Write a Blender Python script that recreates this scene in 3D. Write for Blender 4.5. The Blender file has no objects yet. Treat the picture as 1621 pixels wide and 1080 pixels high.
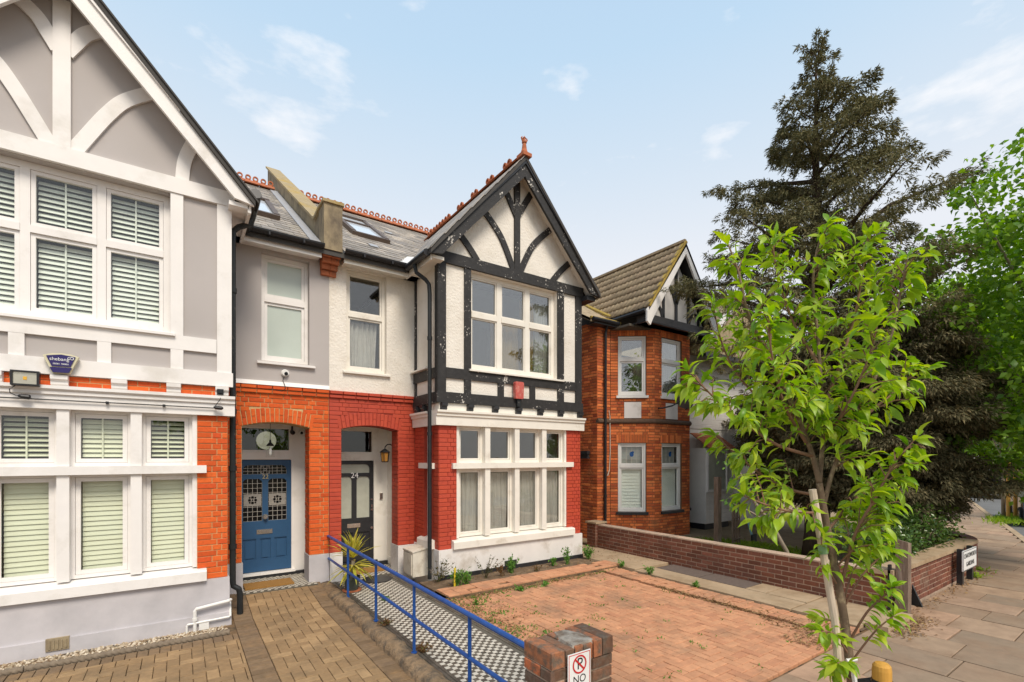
import bpy, bmesh, math, random
import numpy as np
from mathutils import Vector, Matrix

R = random.Random(11)
NR = np.random.default_rng(5)
scene = bpy.context.scene
COL = scene.collection
rad = math.radians

# ------------------------------------------------------------------ camera
cam_d = bpy.data.cameras.new("camera")
cam = bpy.data.objects.new("camera", cam_d)
COL.objects.link(cam)
YAW = math.atan(525 / 756)
cam.location = (0, 0, 2.25)
cam.rotation_euler = (rad(90), 0, -YAW)
cam_d.sensor_width = 36
cam_d.lens = 756 / 1621 * 36
cam_d.shift_y = 183 / 1621
cam_d.clip_start = 0.05
cam_d.clip_end = 3000
scene.camera = cam

# ------------------------------------------------------------------ world, sun, exposure
SUN_EL, SUN_AZ = rad(51), rad(186)     # azimuth measured clockwise from +Y
world = bpy.data.worlds.new("World")
scene.world = world
world.use_nodes = True
wn, wl = world.node_tree.nodes, world.node_tree.links
wn.clear()
out = wn.new("ShaderNodeOutputWorld")
bg = wn.new("ShaderNodeBackground")
sky = wn.new("ShaderNodeTexSky")
sky.sky_type = 'NISHITA'
sky.sun_disc = False
sky.sun_elevation = SUN_EL
sky.sun_rotation = SUN_AZ
sky.air_density = 1.0
sky.dust_density = 1.0
sky.ozone_density = 1.2
tc = wn.new("ShaderNodeTexCoord")
mp = wn.new("ShaderNodeMapping")
mp.inputs['Scale'].default_value = (1.0, 1.0, 2.6)
mp.inputs['Location'].default_value = (10.2, 5.4, 13.8)
no = wn.new("ShaderNodeTexNoise")
no.inputs['Scale'].default_value = 4.2
no.inputs['Detail'].default_value = 7
no.inputs['Roughness'].default_value = 0.55
cr = wn.new("ShaderNodeValToRGB")
cr.color_ramp.elements[0].position = 0.575
cr.color_ramp.elements[0].color = (0, 0, 0, 1)
cr.color_ramp.elements[1].position = 0.72
cr.color_ramp.elements[1].color = (1, 1, 1, 1)
sep = wn.new("ShaderNodeSeparateXYZ")
hz = wn.new("ShaderNodeValToRGB")           # thin high haze over the blue, whiter towards the horizon
el = hz.color_ramp.elements
el[0].position = .16
el[0].color = (.725, .735, .755, 1)
el[1].position = .95
el[1].color = (.33, .50, .72, 1)
for p_, c_ in ((.36, (.705, .735, .775)), (.50, (.575, .675, .77)), (.64, (.455, .62, .775))):
    q_ = el.new(p_)
    q_.color = (*c_, 1)
hsc = wn.new("ShaderNodeMixRGB")
hsc.blend_type = 'MULTIPLY'
hsc.inputs[0].default_value = 1
hsc.inputs[2].default_value = (10.4, 10.2, 10.1, 1)
base = wn.new("ShaderNodeMixRGB")
base.inputs[0].default_value = 0.86
wl.new(tc.outputs['Generated'], sep.inputs[0])
wl.new(sep.outputs['Z'], hz.inputs['Fac'])
wl.new(hz.outputs[0], hsc.inputs[1])
wl.new(hsc.outputs[0], base.inputs[2])
cl = wn.new("ShaderNodeMixRGB")
cl.inputs[2].default_value = (8.8, 8.5, 8.4, 1)
mulc = wn.new("ShaderNodeMath")
mulc.operation = 'MULTIPLY'
mulc.inputs[1].default_value = 0.75
wl.new(tc.outputs['Generated'], mp.inputs['Vector'])
wl.new(mp.outputs[0], no.inputs['Vector'])
wl.new(no.outputs['Fac'], cr.inputs['Fac'])
wl.new(sky.outputs[0], base.inputs[1])
wl.new(base.outputs[0], cl.inputs[1])
wl.new(cr.outputs[0], mulc.inputs[0])
wl.new(mulc.outputs[0], cl.inputs[0])
wl.new(cl.outputs[0], bg.inputs['Color'])
bg.inputs['Strength'].default_value = 0.10
wl.new(bg.outputs[0], out.inputs['Surface'])

sun_d = bpy.data.lights.new("sun", 'SUN')
sun = bpy.data.objects.new("sun", sun_d)
COL.objects.link(sun)
sd = Vector((math.sin(SUN_AZ) * math.cos(SUN_EL), math.cos(SUN_AZ) * math.cos(SUN_EL), math.sin(SUN_EL)))
sun.rotation_euler = sd.to_track_quat('Z', 'Y').to_euler()
sun.location = sd * 50
sun_d.energy = 2.6
sun_d.angle = rad(22)
sun_d.color = (1, 0.90, 0.77)
vs = scene.view_settings
vs.view_transform = 'Standard'
vs.look = 'None'
vs.gamma = 1
vs.exposure = 0.36
vs.use_curve_mapping = False
scene.cycles.max_bounces = 8
scene.cycles.transparent_max_bounces = 16
scene.cycles.use_denoising = True

# ------------------------------------------------------------------ helpers
WM = {}


class MB:
    """collects vertices and faces; coordinates are (u, n, z) in the frame (O, U, N)"""

    def __init__(s, O=(0, 0, 0), U=(1, 0, 0), N=(0, 1, 0), fx=None):
        s.v, s.f = [], []
        s.O, s.U, s.N, s.fx = Vector(O), Vector(U), Vector(N), fx

    def p(s, u, n, z):
        if s.fx:
            u = s.fx(u)
        return tuple(s.O + s.U * u + s.N * n + Vector((0, 0, z)))

    def add(s, pts, faces):
        k = len(s.v)
        s.v += [s.p(*q) for q in pts]
        s.f += [tuple(i + k for i in f) for f in faces]
        return s

    def box(s, u0, u1, n0, n1, z0, z1):
        return s.add([(u0, n0, z0), (u1, n0, z0), (u1, n1, z0), (u0, n1, z0),
                      (u0, n0, z1), (u1, n0, z1), (u1, n1, z1), (u0, n1, z1)],
                     [(0, 3, 2, 1), (4, 5, 6, 7), (0, 1, 5, 4), (1, 2, 6, 5), (2, 3, 7, 6), (3, 0, 4, 7)])

    def prism(s, poly, n0, n1):
        """poly in (u, z), extruded from n0 to n1"""
        m = len(poly)
        pts = [(u, n0, z) for u, z in poly] + [(u, n1, z) for u, z in poly]
        fs = [tuple(range(m)), tuple(range(2 * m - 1, m - 1, -1))]
        fs += [(i, i + m, (i + 1) % m + m, (i + 1) % m) for i in range(m)]
        return s.add(pts, fs)

    def prof(s, poly, u0, u1):
        """poly in (n, z), extruded along u"""
        m = len(poly)
        pts = [(u0, n, z) for n, z in poly] + [(u1, n, z) for n, z in poly]
        fs = [tuple(range(m)), tuple(range(2 * m - 1, m - 1, -1))]
        fs += [(i, i + m, (i + 1) % m + m, (i + 1) % m) for i in range(m)]
        return s.add(pts, fs)

    def strip(s, cl, w, n0, n1):
        """bent board: centre line in (u, z), width w"""
        L, Rr = [], []
        for i, (u, z) in enumerate(cl):
            a = cl[max(i - 1, 0)]
            b = cl[min(i + 1, len(cl) - 1)]
            t = Vector((b[0] - a[0], b[1] - a[1])).normalized()
            L.append((u - t.y * w / 2, z + t.x * w / 2))
            Rr.append((u + t.y * w / 2, z - t.x * w / 2))
        for i in range(len(cl) - 1):
            s.prism([L[i], L[i + 1], Rr[i + 1], Rr[i]], n0, n1)
        return s

    def tube(s, pts, r, k=8, cap=True):
        pts = [Vector(q) for q in pts]
        m = len(pts)
        rs = r if isinstance(r, (list, tuple)) else [r] * m
        b0 = len(s.v)
        side = None
        for i, q in enumerate(pts):
            t = (pts[min(i + 1, m - 1)] - pts[max(i - 1, 0)]).normalized()
            if side is None:
                side = t.cross(Vector((0, 0, 1)) if abs(t.z) < .9 else Vector((1, 0, 0))).normalized()
            side = (side - t * side.dot(t)).normalized()
            up = t.cross(side)
            for j in range(k):
                a = 2 * math.pi * j / k
                w = q + (side * math.cos(a) + up * math.sin(a)) * rs[i]
                s.v.append(s.p(*w))
        for i in range(m - 1):
            for j in range(k):
                a, b = b0 + i * k + j, b0 + i * k + (j + 1) % k
                s.f.append((a, b, b + k, a + k))
        if cap:
            s.f.append(tuple(range(b0 + k - 1, b0 - 1, -1)))
            s.f.append(tuple(range(b0 + (m - 1) * k, b0 + m * k)))
        return s

    def lathe(s, c, prof, k=16):
        b0 = len(s.v)
        for r, z in prof:
            for j in range(k):
                a = 2 * math.pi * j / k
                s.v.append(s.p(c[0] + r * math.cos(a), c[1] + r * math.sin(a), c[2] + z))
        for i in range(len(prof) - 1):
            for j in range(k):
                a, b = b0 + i * k + j, b0 + i * k + (j + 1) % k
                s.f.append((a, b, b + k, a + k))
        s.f.append(tuple(range(b0 + k - 1, b0 - 1, -1)))
        m = len(prof)
        s.f.append(tuple(range(b0 + (m - 1) * k, b0 + m * k)))
        return s

    def disc(s, c, r, n0, n1, k=20, rz=None):
        rz = rz or r
        return s.prism([(c[0] + r * math.cos(2 * math.pi * i / k), c[1] + rz * math.sin(2 * math.pi * i / k)) for i in range(k)], n0, n1)

    def ring(s, c, r0, r1, n0, n1, k=24, a0=0, a1=2 * math.pi):
        for i in range(k):
            a, b = a0 + (a1 - a0) * i / k, a0 + (a1 - a0) * (i + 1) / k
            s.prism([(c[0] + r0 * math.cos(a), c[1] + r0 * math.sin(a)), (c[0] + r1 * math.cos(a), c[1] + r1 * math.sin(a)),
                     (c[0] + r1 * math.cos(b), c[1] + r1 * math.sin(b)), (c[0] + r0 * math.cos(b), c[1] + r0 * math.sin(b))], n0, n1)
        return s


def setp(o, parent):
    if parent is not None:
        o.parent = parent
        o.matrix_parent_inverse = WM[parent.name].inverted()


def obj(name, mb, mat, parent=None, smooth=False, label=None, cat=None, group=None, kind=None, fixn=True):
    me = bpy.data.meshes.new(name)
    me.from_pydata(mb.v, [], mb.f)
    if fixn and len(mb.f) < 20000:
        bm = bmesh.new()
        bm.from_mesh(me)
        bmesh.ops.recalc_face_normals(bm, faces=bm.faces)
        bm.to_mesh(me)
        bm.free()
    me.materials.append(mat)
    if smooth:
        me.shade_smooth()
    o = bpy.data.objects.new(name, me)
    COL.objects.link(o)
    WM[o.name] = Matrix()
    setp(o, parent)
    tag(o, label, cat, group, kind)
    return o


def tag(o, label=None, cat=None, group=None, kind=None):
    if label:
        o["label"] = label
    if cat:
        o["category"] = cat
    if group:
        o["group"] = group
    if kind:
        o["kind"] = kind
    return o


def thing(name, label, cat, loc=(0, 0, 0), group=None):
    o = bpy.data.objects.new(name, None)
    o.location = loc
    o.empty_display_size = .2
    COL.objects.link(o)
    WM[o.name] = Matrix.Translation(Vector(loc))
    return tag(o, label, cat, group)


def copy_tree(o, dv, parent=None, label=None):
    """a copy of a thing and its parts moved by dv"""
    c = o.copy()
    COL.objects.link(c)
    if parent is None:
        c.location = Vector(o.location) + Vector(dv)
        WM[c.name] = Matrix.Translation(Vector(dv)) @ WM[o.name]
        if label:
            c["label"] = label
    else:
        c.parent = parent
        WM[c.name] = WM[o.name]
    for ch in list(o.children):
        copy_tree(ch, dv, c)
    return c


def shared(name, mb, mat):
    me = bpy.data.meshes.new(name)
    me.from_pydata(mb.v, [], mb.f)
    me.materials.append(mat)
    return me


def inst(name, me, M, parent, label=None):
    o = bpy.data.objects.new(name, me)
    COL.objects.link(o)
    o.matrix_basis = M
    WM[o.name] = M
    setp(o, parent)
    if label:
        o["label"] = label
    return o


# ---- pieces: bricks, blocks, slabs, slates. One unit mesh per look, up to 300 single ones per thing, the rest joined
CX, CY, CZ = .022, .07, .12


def unit_piece(cx, cy, cz):
    a, b = .5, .5
    v = [(-a, -b, -1), (a, -b, -1), (a, b, -1), (-a, b, -1), (-a, -b, -cz), (a, -b, -cz), (a, b, -cz), (-a, b, -cz),
         (-a + cx, -b + cy, 0), (a - cx, -b + cy, 0), (a - cx, b - cy, 0), (-a + cx, b - cy, 0)]
    f = [(0, 1, 5, 4), (1, 2, 6, 5), (2, 3, 7, 6), (3, 0, 4, 7), (4, 5, 9, 8), (5, 6, 10, 9), (6, 7, 11, 10), (7, 4, 8, 11), (8, 9, 10, 11)]
    return v, f


UNIT = {}
BUD = {}
REST = {}


def pieces(name, rects, O, U, V, N, mat, parent, key, depth=.03, proud=0., jit=.002, rot=0., limit=300, ch=(.022, .07, .12), tilt=0., rest='brickwork'):
    O, U, V, N = Vector(O), Vector(U), Vector(V), Vector(N)
    mk = (name, mat.name, ch)
    if mk not in UNIT:
        v, f = unit_piece(*ch)
        m = MB()
        m.v, m.f = v, f
        UNIT[mk] = (shared(name, m, mat), v, f)
    me, uv, uf = UNIT[mk]
    for (u0, u1, v0, v1) in rects:
        w, h = u1 - u0, v1 - v0
        if w < .012 or h < .012:
            continue
        Uq, Vq, Nq = U, V, N
        if rot or tilt:
            Q = Matrix.Rotation(R.gauss(0, rot), 3, N) @ Matrix.Rotation(R.gauss(0, rot) + tilt, 3, U) if rot else Matrix.Rotation(tilt, 3, U)
            Uq, Vq, Nq = Q @ U, Q @ V, Q @ N
        C = O + U * ((u0 + u1) / 2) + V * ((v0 + v1) / 2) + N * (proud + R.uniform(-jit, jit))
        a, b, c = Uq * w, Vq * h, Nq * depth
        M = Matrix(((a.x, b.x, c.x, C.x), (a.y, b.y, c.y, C.y), (a.z, b.z, c.z, C.z), (0, 0, 0, 1)))
        if BUD.get(key, 0) < limit:
            BUD[key] = BUD.get(key, 0) + 1
            inst(name, me, M, parent)
        else:
            rk = (parent.name, mat.name, rest)
            if rk not in REST:
                REST[rk] = (MB(), parent, mat, rest)
            mb = REST[rk][0]
            k = len(mb.v)
            mb.v += [tuple(M @ Vector(q)) for q in uv]
            mb.f += [tuple(i + k for i in f) for f in uf]


def flush_rest():
    for (mb, parent, mat, rest) in REST.values():
        o = obj(rest, mb, mat, parent, fixn=False)
        o["kind"] = "stuff"
    REST.clear()


def courses(z0, z1, allowed, c=.075, L=.225, g=.010, flem=False, off=0.):
    """rects of a brick face; allowed(zmid) -> list of (a, b)"""
    out = []
    i = 0
    n = max(1, round((z1 - z0) / c))
    c = (z1 - z0) / n
    for i in range(n):
        za, zb = z0 + i * c, z0 + (i + 1) * c
        for (a, b) in allowed((za + zb) / 2):
            u = a - (off + (L / 2 if i % 2 else 0)) % L if not flem else a - (L * .75 if i % 2 else 0)
            j = 0
            cuts = [a]
            while u < b:
                u += L if not flem or (j + i) % 2 == 0 else L / 2
                j += 1
                if a + .05 < u < b - .05:
                    cuts.append(u)
            cuts.append(b)
            out += [(s + g / 2, e - g / 2, za + g / 2, zb - g / 2) for s, e in zip(cuts, cuts[1:])]
    return out


# ------------------------------------------------------------------ materials
MATS = {}


def nm(name):
    m = bpy.data.materials.new(name)
    m.use_nodes = True
    n, l = m.node_tree.nodes, m.node_tree.links
    for x in list(n):
        if x.type != 'OUTPUT_MATERIAL':
            n.remove(x)
    o = [x for x in n if x.type == 'OUTPUT_MATERIAL'][0]
    MATS[name] = m
    return m, n, l, o


def node(n, t, **kw):
    x = n.new(t)
    for k, v in kw.items():
        if k in x.inputs:
            x.inputs[k].default_value = v
        else:
            setattr(x, k, v)
    return x


def rnd_node(n, l):
    """one random number for each piece, single or joined"""
    oi = n.new("ShaderNodeObjectInfo")
    ge = n.new("ShaderNodeNewGeometry")
    a = node(n, "ShaderNodeMath", operation='ADD')
    b = node(n, "ShaderNodeMath", operation='FRACT')
    l.new(oi.outputs['Random'], a.inputs[0])
    l.new(ge.outputs['Random Per Island'], a.inputs[1])
    l.new(a.outputs[0], b.inputs[0])
    return b.outputs[0]


def pm(name, col, rough=.75, var=.12, scale=6., bump=.0, bscale=80., col2=None, c2amt=.5, c2scale=3., c2edge=.08, isl=0., islcols=None, spec=.35, metal=0., voro=False, sx=(1, 1, 1), bdist=.01, detail=6, coat=0., c2mod=0., c2ms=2.2):
    m, n, l, o = nm(name)
    p = node(n, "ShaderNodeBsdfPrincipled", Roughness=rough, Metallic=metal)
    p.inputs['Specular IOR Level'].default_value = spec
    p.inputs['Coat Weight'].default_value = coat
    ge = n.new("ShaderNodeNewGeometry")
    mp = node(n, "ShaderNodeMapping")
    mp.inputs['Scale'].default_value = sx
    l.new(ge.outputs['Position'], mp.inputs['Vector'])
    pos = mp.outputs[0]
    nz = node(n, "ShaderNodeTexNoise", Scale=scale, Detail=detail, Roughness=.6)
    l.new(pos, nz.inputs['Vector'])
    # base colour, per piece
    if islcols:
        ramp = node(n, "ShaderNodeValToRGB")
        ramp.color_ramp.interpolation = 'LINEAR'
        while len(ramp.color_ramp.elements) < len(islcols):
            ramp.color_ramp.elements.new(.5)
        for i, c in enumerate(islcols):
            ramp.color_ramp.elements[i].position = i / (len(islcols) - 1)
            ramp.color_ramp.elements[i].color = (*c, 1)
        l.new(rnd_node(n, l), ramp.inputs['Fac'])
        cur = ramp.outputs[0]
    else:
        rgb = node(n, "ShaderNodeRGB")
        rgb.outputs[0].default_value = (*col, 1)
        cur = rgb.outputs[0]
    if isl:
        h = node(n, "ShaderNodeHueSaturation")
        mr = node(n, "ShaderNodeMapRange")
        mr.inputs[3].default_value = 1 - isl
        mr.inputs[4].default_value = 1 + isl
        l.new(rnd_node(n, l), mr.inputs[0])
        l.new(mr.outputs[0], h.inputs['Value'])
        l.new(cur, h.inputs['Color'])
        cur = h.outputs[0]
    if col2 is not None:
        n2 = node(n, "ShaderNodeTexNoise", Scale=c2scale, Detail=8, Roughness=.65)
        l.new(pos, n2.inputs['Vector'])
        r2 = node(n, "ShaderNodeMapRange")
        r2.inputs[1].default_value = 1 - c2amt - c2edge
        r2.inputs[2].default_value = 1 - c2amt + c2edge
        src = n2.outputs['Fac']
        if c2mod:
            n3 = node(n, "ShaderNodeTexNoise", Scale=c2ms, Detail=3, Roughness=.5)
            l.new(pos, n3.inputs['Vector'])
            ma = node(n, "ShaderNodeMath", operation='MULTIPLY_ADD')
            ma.inputs[1].default_value = c2mod
            ma.inputs[2].default_value = -.5 * c2mod
            l.new(n3.outputs['Fac'], ma.inputs[0])
            ad = node(n, "ShaderNodeMath", operation='ADD')
            l.new(n2.outputs['Fac'], ad.inputs[0])
            l.new(ma.outputs[0], ad.inputs[1])
            src = ad.outputs[0]
        l.new(src, r2.inputs[0])
        mx = node(n, "ShaderNodeMixRGB")
        mx.inputs[2].default_value = (*col2, 1)
        l.new(r2.outputs[0], mx.inputs[0])
        l.new(cur, mx.inputs[1])
        cur = mx.outputs[0]
    if var:
        h2 = node(n, "ShaderNodeHueSaturation")
        mr2 = node(n, "ShaderNodeMapRange")
        mr2.inputs[1].default_value = .25
        mr2.inputs[2].default_value = .75
        mr2.inputs[3].default_value = 1 - var
        mr2.inputs[4].default_value = 1 + var
        l.new(nz.outputs['Fac'], mr2.inputs[0])
        l.new(mr2.outputs[0], h2.inputs['Value'])
        l.new(cur, h2.inputs['Color'])
        cur = h2.outputs[0]
    l.new(cur, p.inputs['Base Color'])
    if bump:
        if voro:
            bz = node(n, "ShaderNodeTexVoronoi", Scale=bscale)
            bz.feature = 'SMOOTH_F1'
            hout = bz.outputs['Distance']
        else:
            bz = node(n, "ShaderNodeTexNoise", Scale=bscale, Detail=4, Roughness=.6)
            hout = bz.outputs['Fac']
        l.new(pos, bz.inputs['Vector'])
        bp = node(n, "ShaderNodeBump", Strength=bump, Distance=bdist)
        l.new(hout, bp.inputs['Height'])
        l.new(bp.outputs[0], p.inputs['Normal'])
    l.new(p.outputs[0], o.inputs['Surface'])
    return m


def leafmat(name, cols, trans=.35, rough=.5, spec=.3):
    m, n, l, o = nm(name)
    ramp = node(n, "ShaderNodeValToRGB")
    while len(ramp.color_ramp.elements) < len(cols):
        ramp.color_ramp.elements.new(.5)
    for i, c in enumerate(cols):
        ramp.color_ramp.elements[i].position = i / (len(cols) - 1)
        ramp.color_ramp.elements[i].color = (*c, 1)
    l.new(rnd_node(n, l), ramp.inputs['Fac'])
    p = node(n, "ShaderNodeBsdfPrincipled", Roughness=rough)
    p.inputs['Specular IOR Level'].default_value = spec
    t = node(n, "ShaderNodeBsdfTranslucent")
    hs = node(n, "ShaderNodeHueSaturation", Value=1.5, Saturation=1.1)
    l.new(ramp.outputs[0], p.inputs['Base Color'])
    l.new(ramp.outputs[0], hs.inputs['Color'])
    l.new(hs.outputs[0], t.inputs['Color'])
    mx = node(n, "ShaderNodeMixShader")
    mx.inputs[0].default_value = trans
    l.new(p.outputs[0], mx.inputs[1])
    l.new(t.outputs[0], mx.inputs[2])
    l.new(mx.outputs[0], o.inputs['Surface'])
    return m


def glassmat(name, tint=(.92, .95, .93), ior=1.5, rough=.0, rippl=.0, boost=1.):
    m, n, l, o = nm(name)
    tr = node(n, "ShaderNodeBsdfTransparent")
    tr.inputs['Color'].default_value = (*tint, 1)
    gl = node(n, "ShaderNodeBsdfGlossy", Roughness=rough)
    ge0 = n.new("ShaderNodeNewGeometry")
    dt = node(n, "ShaderNodeVectorMath", operation='DOT_PRODUCT')
    l.new(ge0.outputs['Normal'], dt.inputs[0])
    l.new(ge0.outputs['Incoming'], dt.inputs[1])
    ab = node(n, "ShaderNodeMath", operation='ABSOLUTE')
    l.new(dt.outputs['Value'], ab.inputs[0])
    om = node(n, "ShaderNodeMath", operation='SUBTRACT')
    om.inputs[0].default_value = 1
    l.new(ab.outputs[0], om.inputs[1])
    pw = node(n, "ShaderNodeMath", operation='POWER')
    pw.inputs[1].default_value = 5
    l.new(om.outputs[0], pw.inputs[0])
    fr = node(n, "ShaderNodeMath", operation='MULTIPLY_ADD')
    fr.inputs[1].default_value = .93
    fr.inputs[2].default_value = .05
    l.new(pw.outputs[0], fr.inputs[0])
    mu = node(n, "ShaderNodeMath", operation='MULTIPLY')
    mu.inputs[1].default_value = boost
    mx = node(n, "ShaderNodeMixShader")
    l.new(fr.outputs[0], mu.inputs[0])
    l.new(mu.outputs[0], mx.inputs[0])
    l.new(tr.outputs[0], mx.inputs[1])
    l.new(gl.outputs[0], mx.inputs[2])
    l.new(mx.outputs[0], o.inputs['Surface'])
    if rippl:
        bz = node(n, "ShaderNodeTexNoise", Scale=3.5, Detail=1)
        ge = n.new("ShaderNodeNewGeometry")
        l.new(ge.outputs['Position'], bz.inputs['Vector'])
        bp = node(n, "ShaderNodeBump", Strength=rippl, Distance=.02)
        l.new(bz.outputs['Fac'], bp.inputs['Height'])
        l.new(bp.outputs[0], gl.inputs['Normal'])
    return m


WHITE = pm('white_paint', (.82, .785, .75), .45, .05, 3, .06, 40, col2=(.62, .58, .52), c2amt=.34, c2scale=1.7, c2edge=.12)
CREAM = pm('cream_paint', (.79, .745, .66), .5, .07, 3, .08, 45, col2=(.55, .48, .38), c2amt=.33, c2scale=2.4, c2edge=.1)
GREYR = pm('grey_render', (.47, .43, .41), .8, .06, 2.2, .10, 220, col2=(.41, .375, .355), c2amt=.42, c2scale=1.1, c2edge=.15)
PLINTHG = pm('pale_grey_plinth', (.56, .53, .54), .7, .06, 2, .10, 120, col2=(.44, .42, .43), c2amt=.42, c2scale=1.6, c2edge=.14)
PLINTHW = pm('white_plinth', (.74, .70, .66), .7, .06, 2.5, .12, 90, col2=(.50, .44, .37), c2amt=.36, c2scale=2.2, c2edge=.10)
ROUGH = pm('roughcast', (.80, .745, .66), .85, .06, 2, .75, 26, col2=(.62, .55, .45), c2amt=.35, c2scale=1.2, c2edge=.14, voro=False, bdist=.02)
BLACKT = pm('black_timber', (.030, .028, .027), .6, .35, 14, .35, 60, col2=(.62, .58, .52), c2amt=.335, c2scale=23, c2edge=.015, sx=(1, 1, 1), c2mod=.55, c2ms=2.6)
BLACKP = pm('black_paint', (.028, .028, .030), .35, .25, 10, .1, 60)
BLACKPL = pm('black_plastic', (.022, .022, .024), .38, .2, 8)
IRON = pm('black_iron', (.02, .022, .023), .45, .3, 9, .2, 50, col2=(.16, .13, .11), c2amt=.33, c2scale=9, c2edge=.04)
ORANGE = pm('orange_brick', (.50, .12, .03), .8, .16, 25, .3, 130, isl=.12, islcols=[(.60, .085, .014), (.68, .115, .018), (.70, .13, .022), (.54, .072, .014)])
MORTB = pm('buff_mortar', (.58, .40, .19), .9, .14, 30, .3, 150)
REDP = pm('red_painted_brick', (.36, .062, .042), .55, .10, 14, .25, 70, isl=.07, islcols=[(.455, .060, .029), (.50, .072, .033), (.43, .058, .031)], col2=(.42, .055, .028), c2amt=.4, c2scale=2, c2edge=.1)
REDPM = pm('red_painted_joint', (.36, .046, .024), .6, .10, 14, .2, 70)
BRICK26 = pm('red_stock_brick', (.40, .10, .04), .85, .2, 30, .3, 120, isl=.22, islcols=[(.50, .115, .034), (.66, .17, .046), (.38, .075, .028), (.70, .21, .06), (.58, .14, .042)], col2=(.22, .105, .05), c2amt=.36, c2scale=1.3, c2edge=.12)
MORT26 = pm('dark_mortar', (.15, .078, .04), .9, .2, 30, .3, 120)
BROWNB = pm('brown_brick', (.18, .065, .04), .85, .2, 30, .35, 110, isl=.25, islcols=[(.17, .062, .036), (.23, .082, .046), (.13, .052, .034), (.20, .075, .046)], col2=(.20, .14, .095), c2amt=.34, c2scale=2.2, c2edge=.08)
MORTP = pm('pinkish_mortar', (.50, .36, .26), .9, .18, 20, .3, 120, col2=(.24, .19, .14), c2amt=.4, c2scale=2, c2edge=.1)
PIERB = pm('weathered_brick', (.28, .10, .05), .88, .3, 26, .5, 70, isl=.3, islcols=[(.17, .095, .06), (.235, .11, .06), (.14, .085, .06), (.27, .12, .06), (.42, .12, .045)], col2=(.15, .11, .08), c2amt=.47, c2scale=12, c2edge=.08)
SLATE = pm('grey_slate', (.24, .22, .20), .6, .15, 12, .3, 60, isl=.26, islcols=[(.30, .265, .225), (.36, .315, .265), (.23, .205, .185), (.40, .345, .28)], col2=(.36, .31, .23), c2amt=.36, c2scale=2, c2edge=.1)
SLATEB = pm('slate_bed', (.07, .065, .06), .9, .1)
TERRA = pm('terracotta', (.42, .13, .055), .8, .2, 12, .3, 60, col2=(.20, .11, .07), c2amt=.37, c2scale=7, c2edge=.08)
TILE26 = pm('concrete_tile', (.27, .20, .12), .9, .18, 16, .5, 60, isl=.16, islcols=[(.34, .255, .16), (.39, .30, .185), (.30, .22, .14)], col2=(.20, .145, .09), c2amt=.4, c2scale=5, c2edge=.1)
MOSS = pm('yellow_moss', (.42, .29, .06), .95, .3, 30, .8, 60, col2=(.22, .16, .06), c2amt=.42, c2scale=14, c2edge=.06)
CEMENT = pm('stained_cement', (.33, .26, .16), .92, .2, 9, .5, 60, col2=(.14, .11, .08), c2amt=.44, c2scale=2.6, c2edge=.12, sx=(1, 1, .6))
COPING = pm('mossy_coping', (.36, .28, .16), .92, .2, 9, .5, 60, col2=(.40, .27, .07), c2amt=.42, c2scale=2.2, c2edge=.1)
LEAD = pm('lead_sheet', (.42, .42, .43), .5, .12, 6, .15, 12, metal=.2)
FLASHW = pm('white_flashing', (.70, .69, .66), .6, .15, 9, .3, 30)
CONC = pm('concrete', (.42, .305, .19), .92, .14, 5, .35, 90, col2=(.31, .21, .12), c2amt=.43, c2scale=2.4, c2edge=.12)
KERBC = pm('rough_concrete_kerb', (.28, .19, .11), .95, .25, 12, 1.0, 22, col2=(.12, .095, .07), c2amt=.45, c2scale=7, c2edge=.1, bdist=.03)
ASPH = pm('asphalt', (.17, .165, .16), .9, .15, 8, .4, 120, col2=(.13, .125, .12), c2amt=.45, c2scale=.6, c2edge=.15)
SLAB = pm('paving_slab', (.34, .27, .21), .85, .14, 7, .25, 110, isl=.10, islcols=[(.37, .245, .155), (.28, .205, .14), (.41, .275, .175), (.32, .225, .155), (.42, .26, .165)], col2=(.27, .175, .11), c2amt=.42, c2scale=1.9, c2edge=.12)
SAND = pm('joint_sand', (.20, .125, .065), .95, .3, 20, .4, 80, col2=(.07, .055, .035), c2amt=.45, c2scale=8, c2edge=.08)
BUFFB = pm('buff_block', (.30, .21, .12), .88, .16, 14, .3, 120, isl=.10, islcols=[(.33, .21, .105), (.29, .185, .092), (.36, .235, .12)], col2=(.21, .14, .075), c2amt=.42, c2scale=2.1, c2edge=.12, c2mod=.2, c2ms=.6)
CHARB = pm('charcoal_block', (.17, .13, .09), .88, .2, 14, .3, 120, isl=.12, islcols=[(.19, .125, .07), (.225, .15, .085), (.16, .108, .065)], col2=(.27, .165, .08), c2amt=.38, c2scale=3, c2edge=.1)
REDB = pm('red_block', (.38, .18, .11), .88, .15, 12, .3, 120, isl=.10, islcols=[(.53, .255, .135), (.60, .30, .16), (.47, .215, .115), (.56, .275, .145)], col2=(.27, .165, .10), c2amt=.40, c2scale=1.3, c2edge=.12, c2mod=.25, c2ms=.7)
SOIL = pm('soil', (.13, .085, .05), .97, .35, 25, .7, 60, col2=(.22, .15, .09), c2amt=.45, c2scale=6, c2edge=.1)
DIRT = pm('dry_ground', (.33, .24, .14), .97, .2, 6, .5, 50, col2=(.24, .17, .09), c2amt=.45, c2scale=1.2, c2edge=.14)
TILEW = pm('white_tile', (.60, .55, .46), .5, .15, 9, .1, 60, isl=.08)
TILEK = pm('black_tile', (.11, .092, .07), .5, .3, 9, .1, 60, isl=.25)
GROUT = pm('tile_grout', (.13, .115, .09), .9, .2, 12)
BLUER = pm('blue_rail_paint', (.018, .085, .31), .38, .18, 9, .1, 60, col2=(.010, .045, .17), c2amt=.36, c2scale=10, c2edge=.05)
BLUED = pm('blue_door_paint', (.030, .090, .19), .35, .06, 4, .04, 40)
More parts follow.
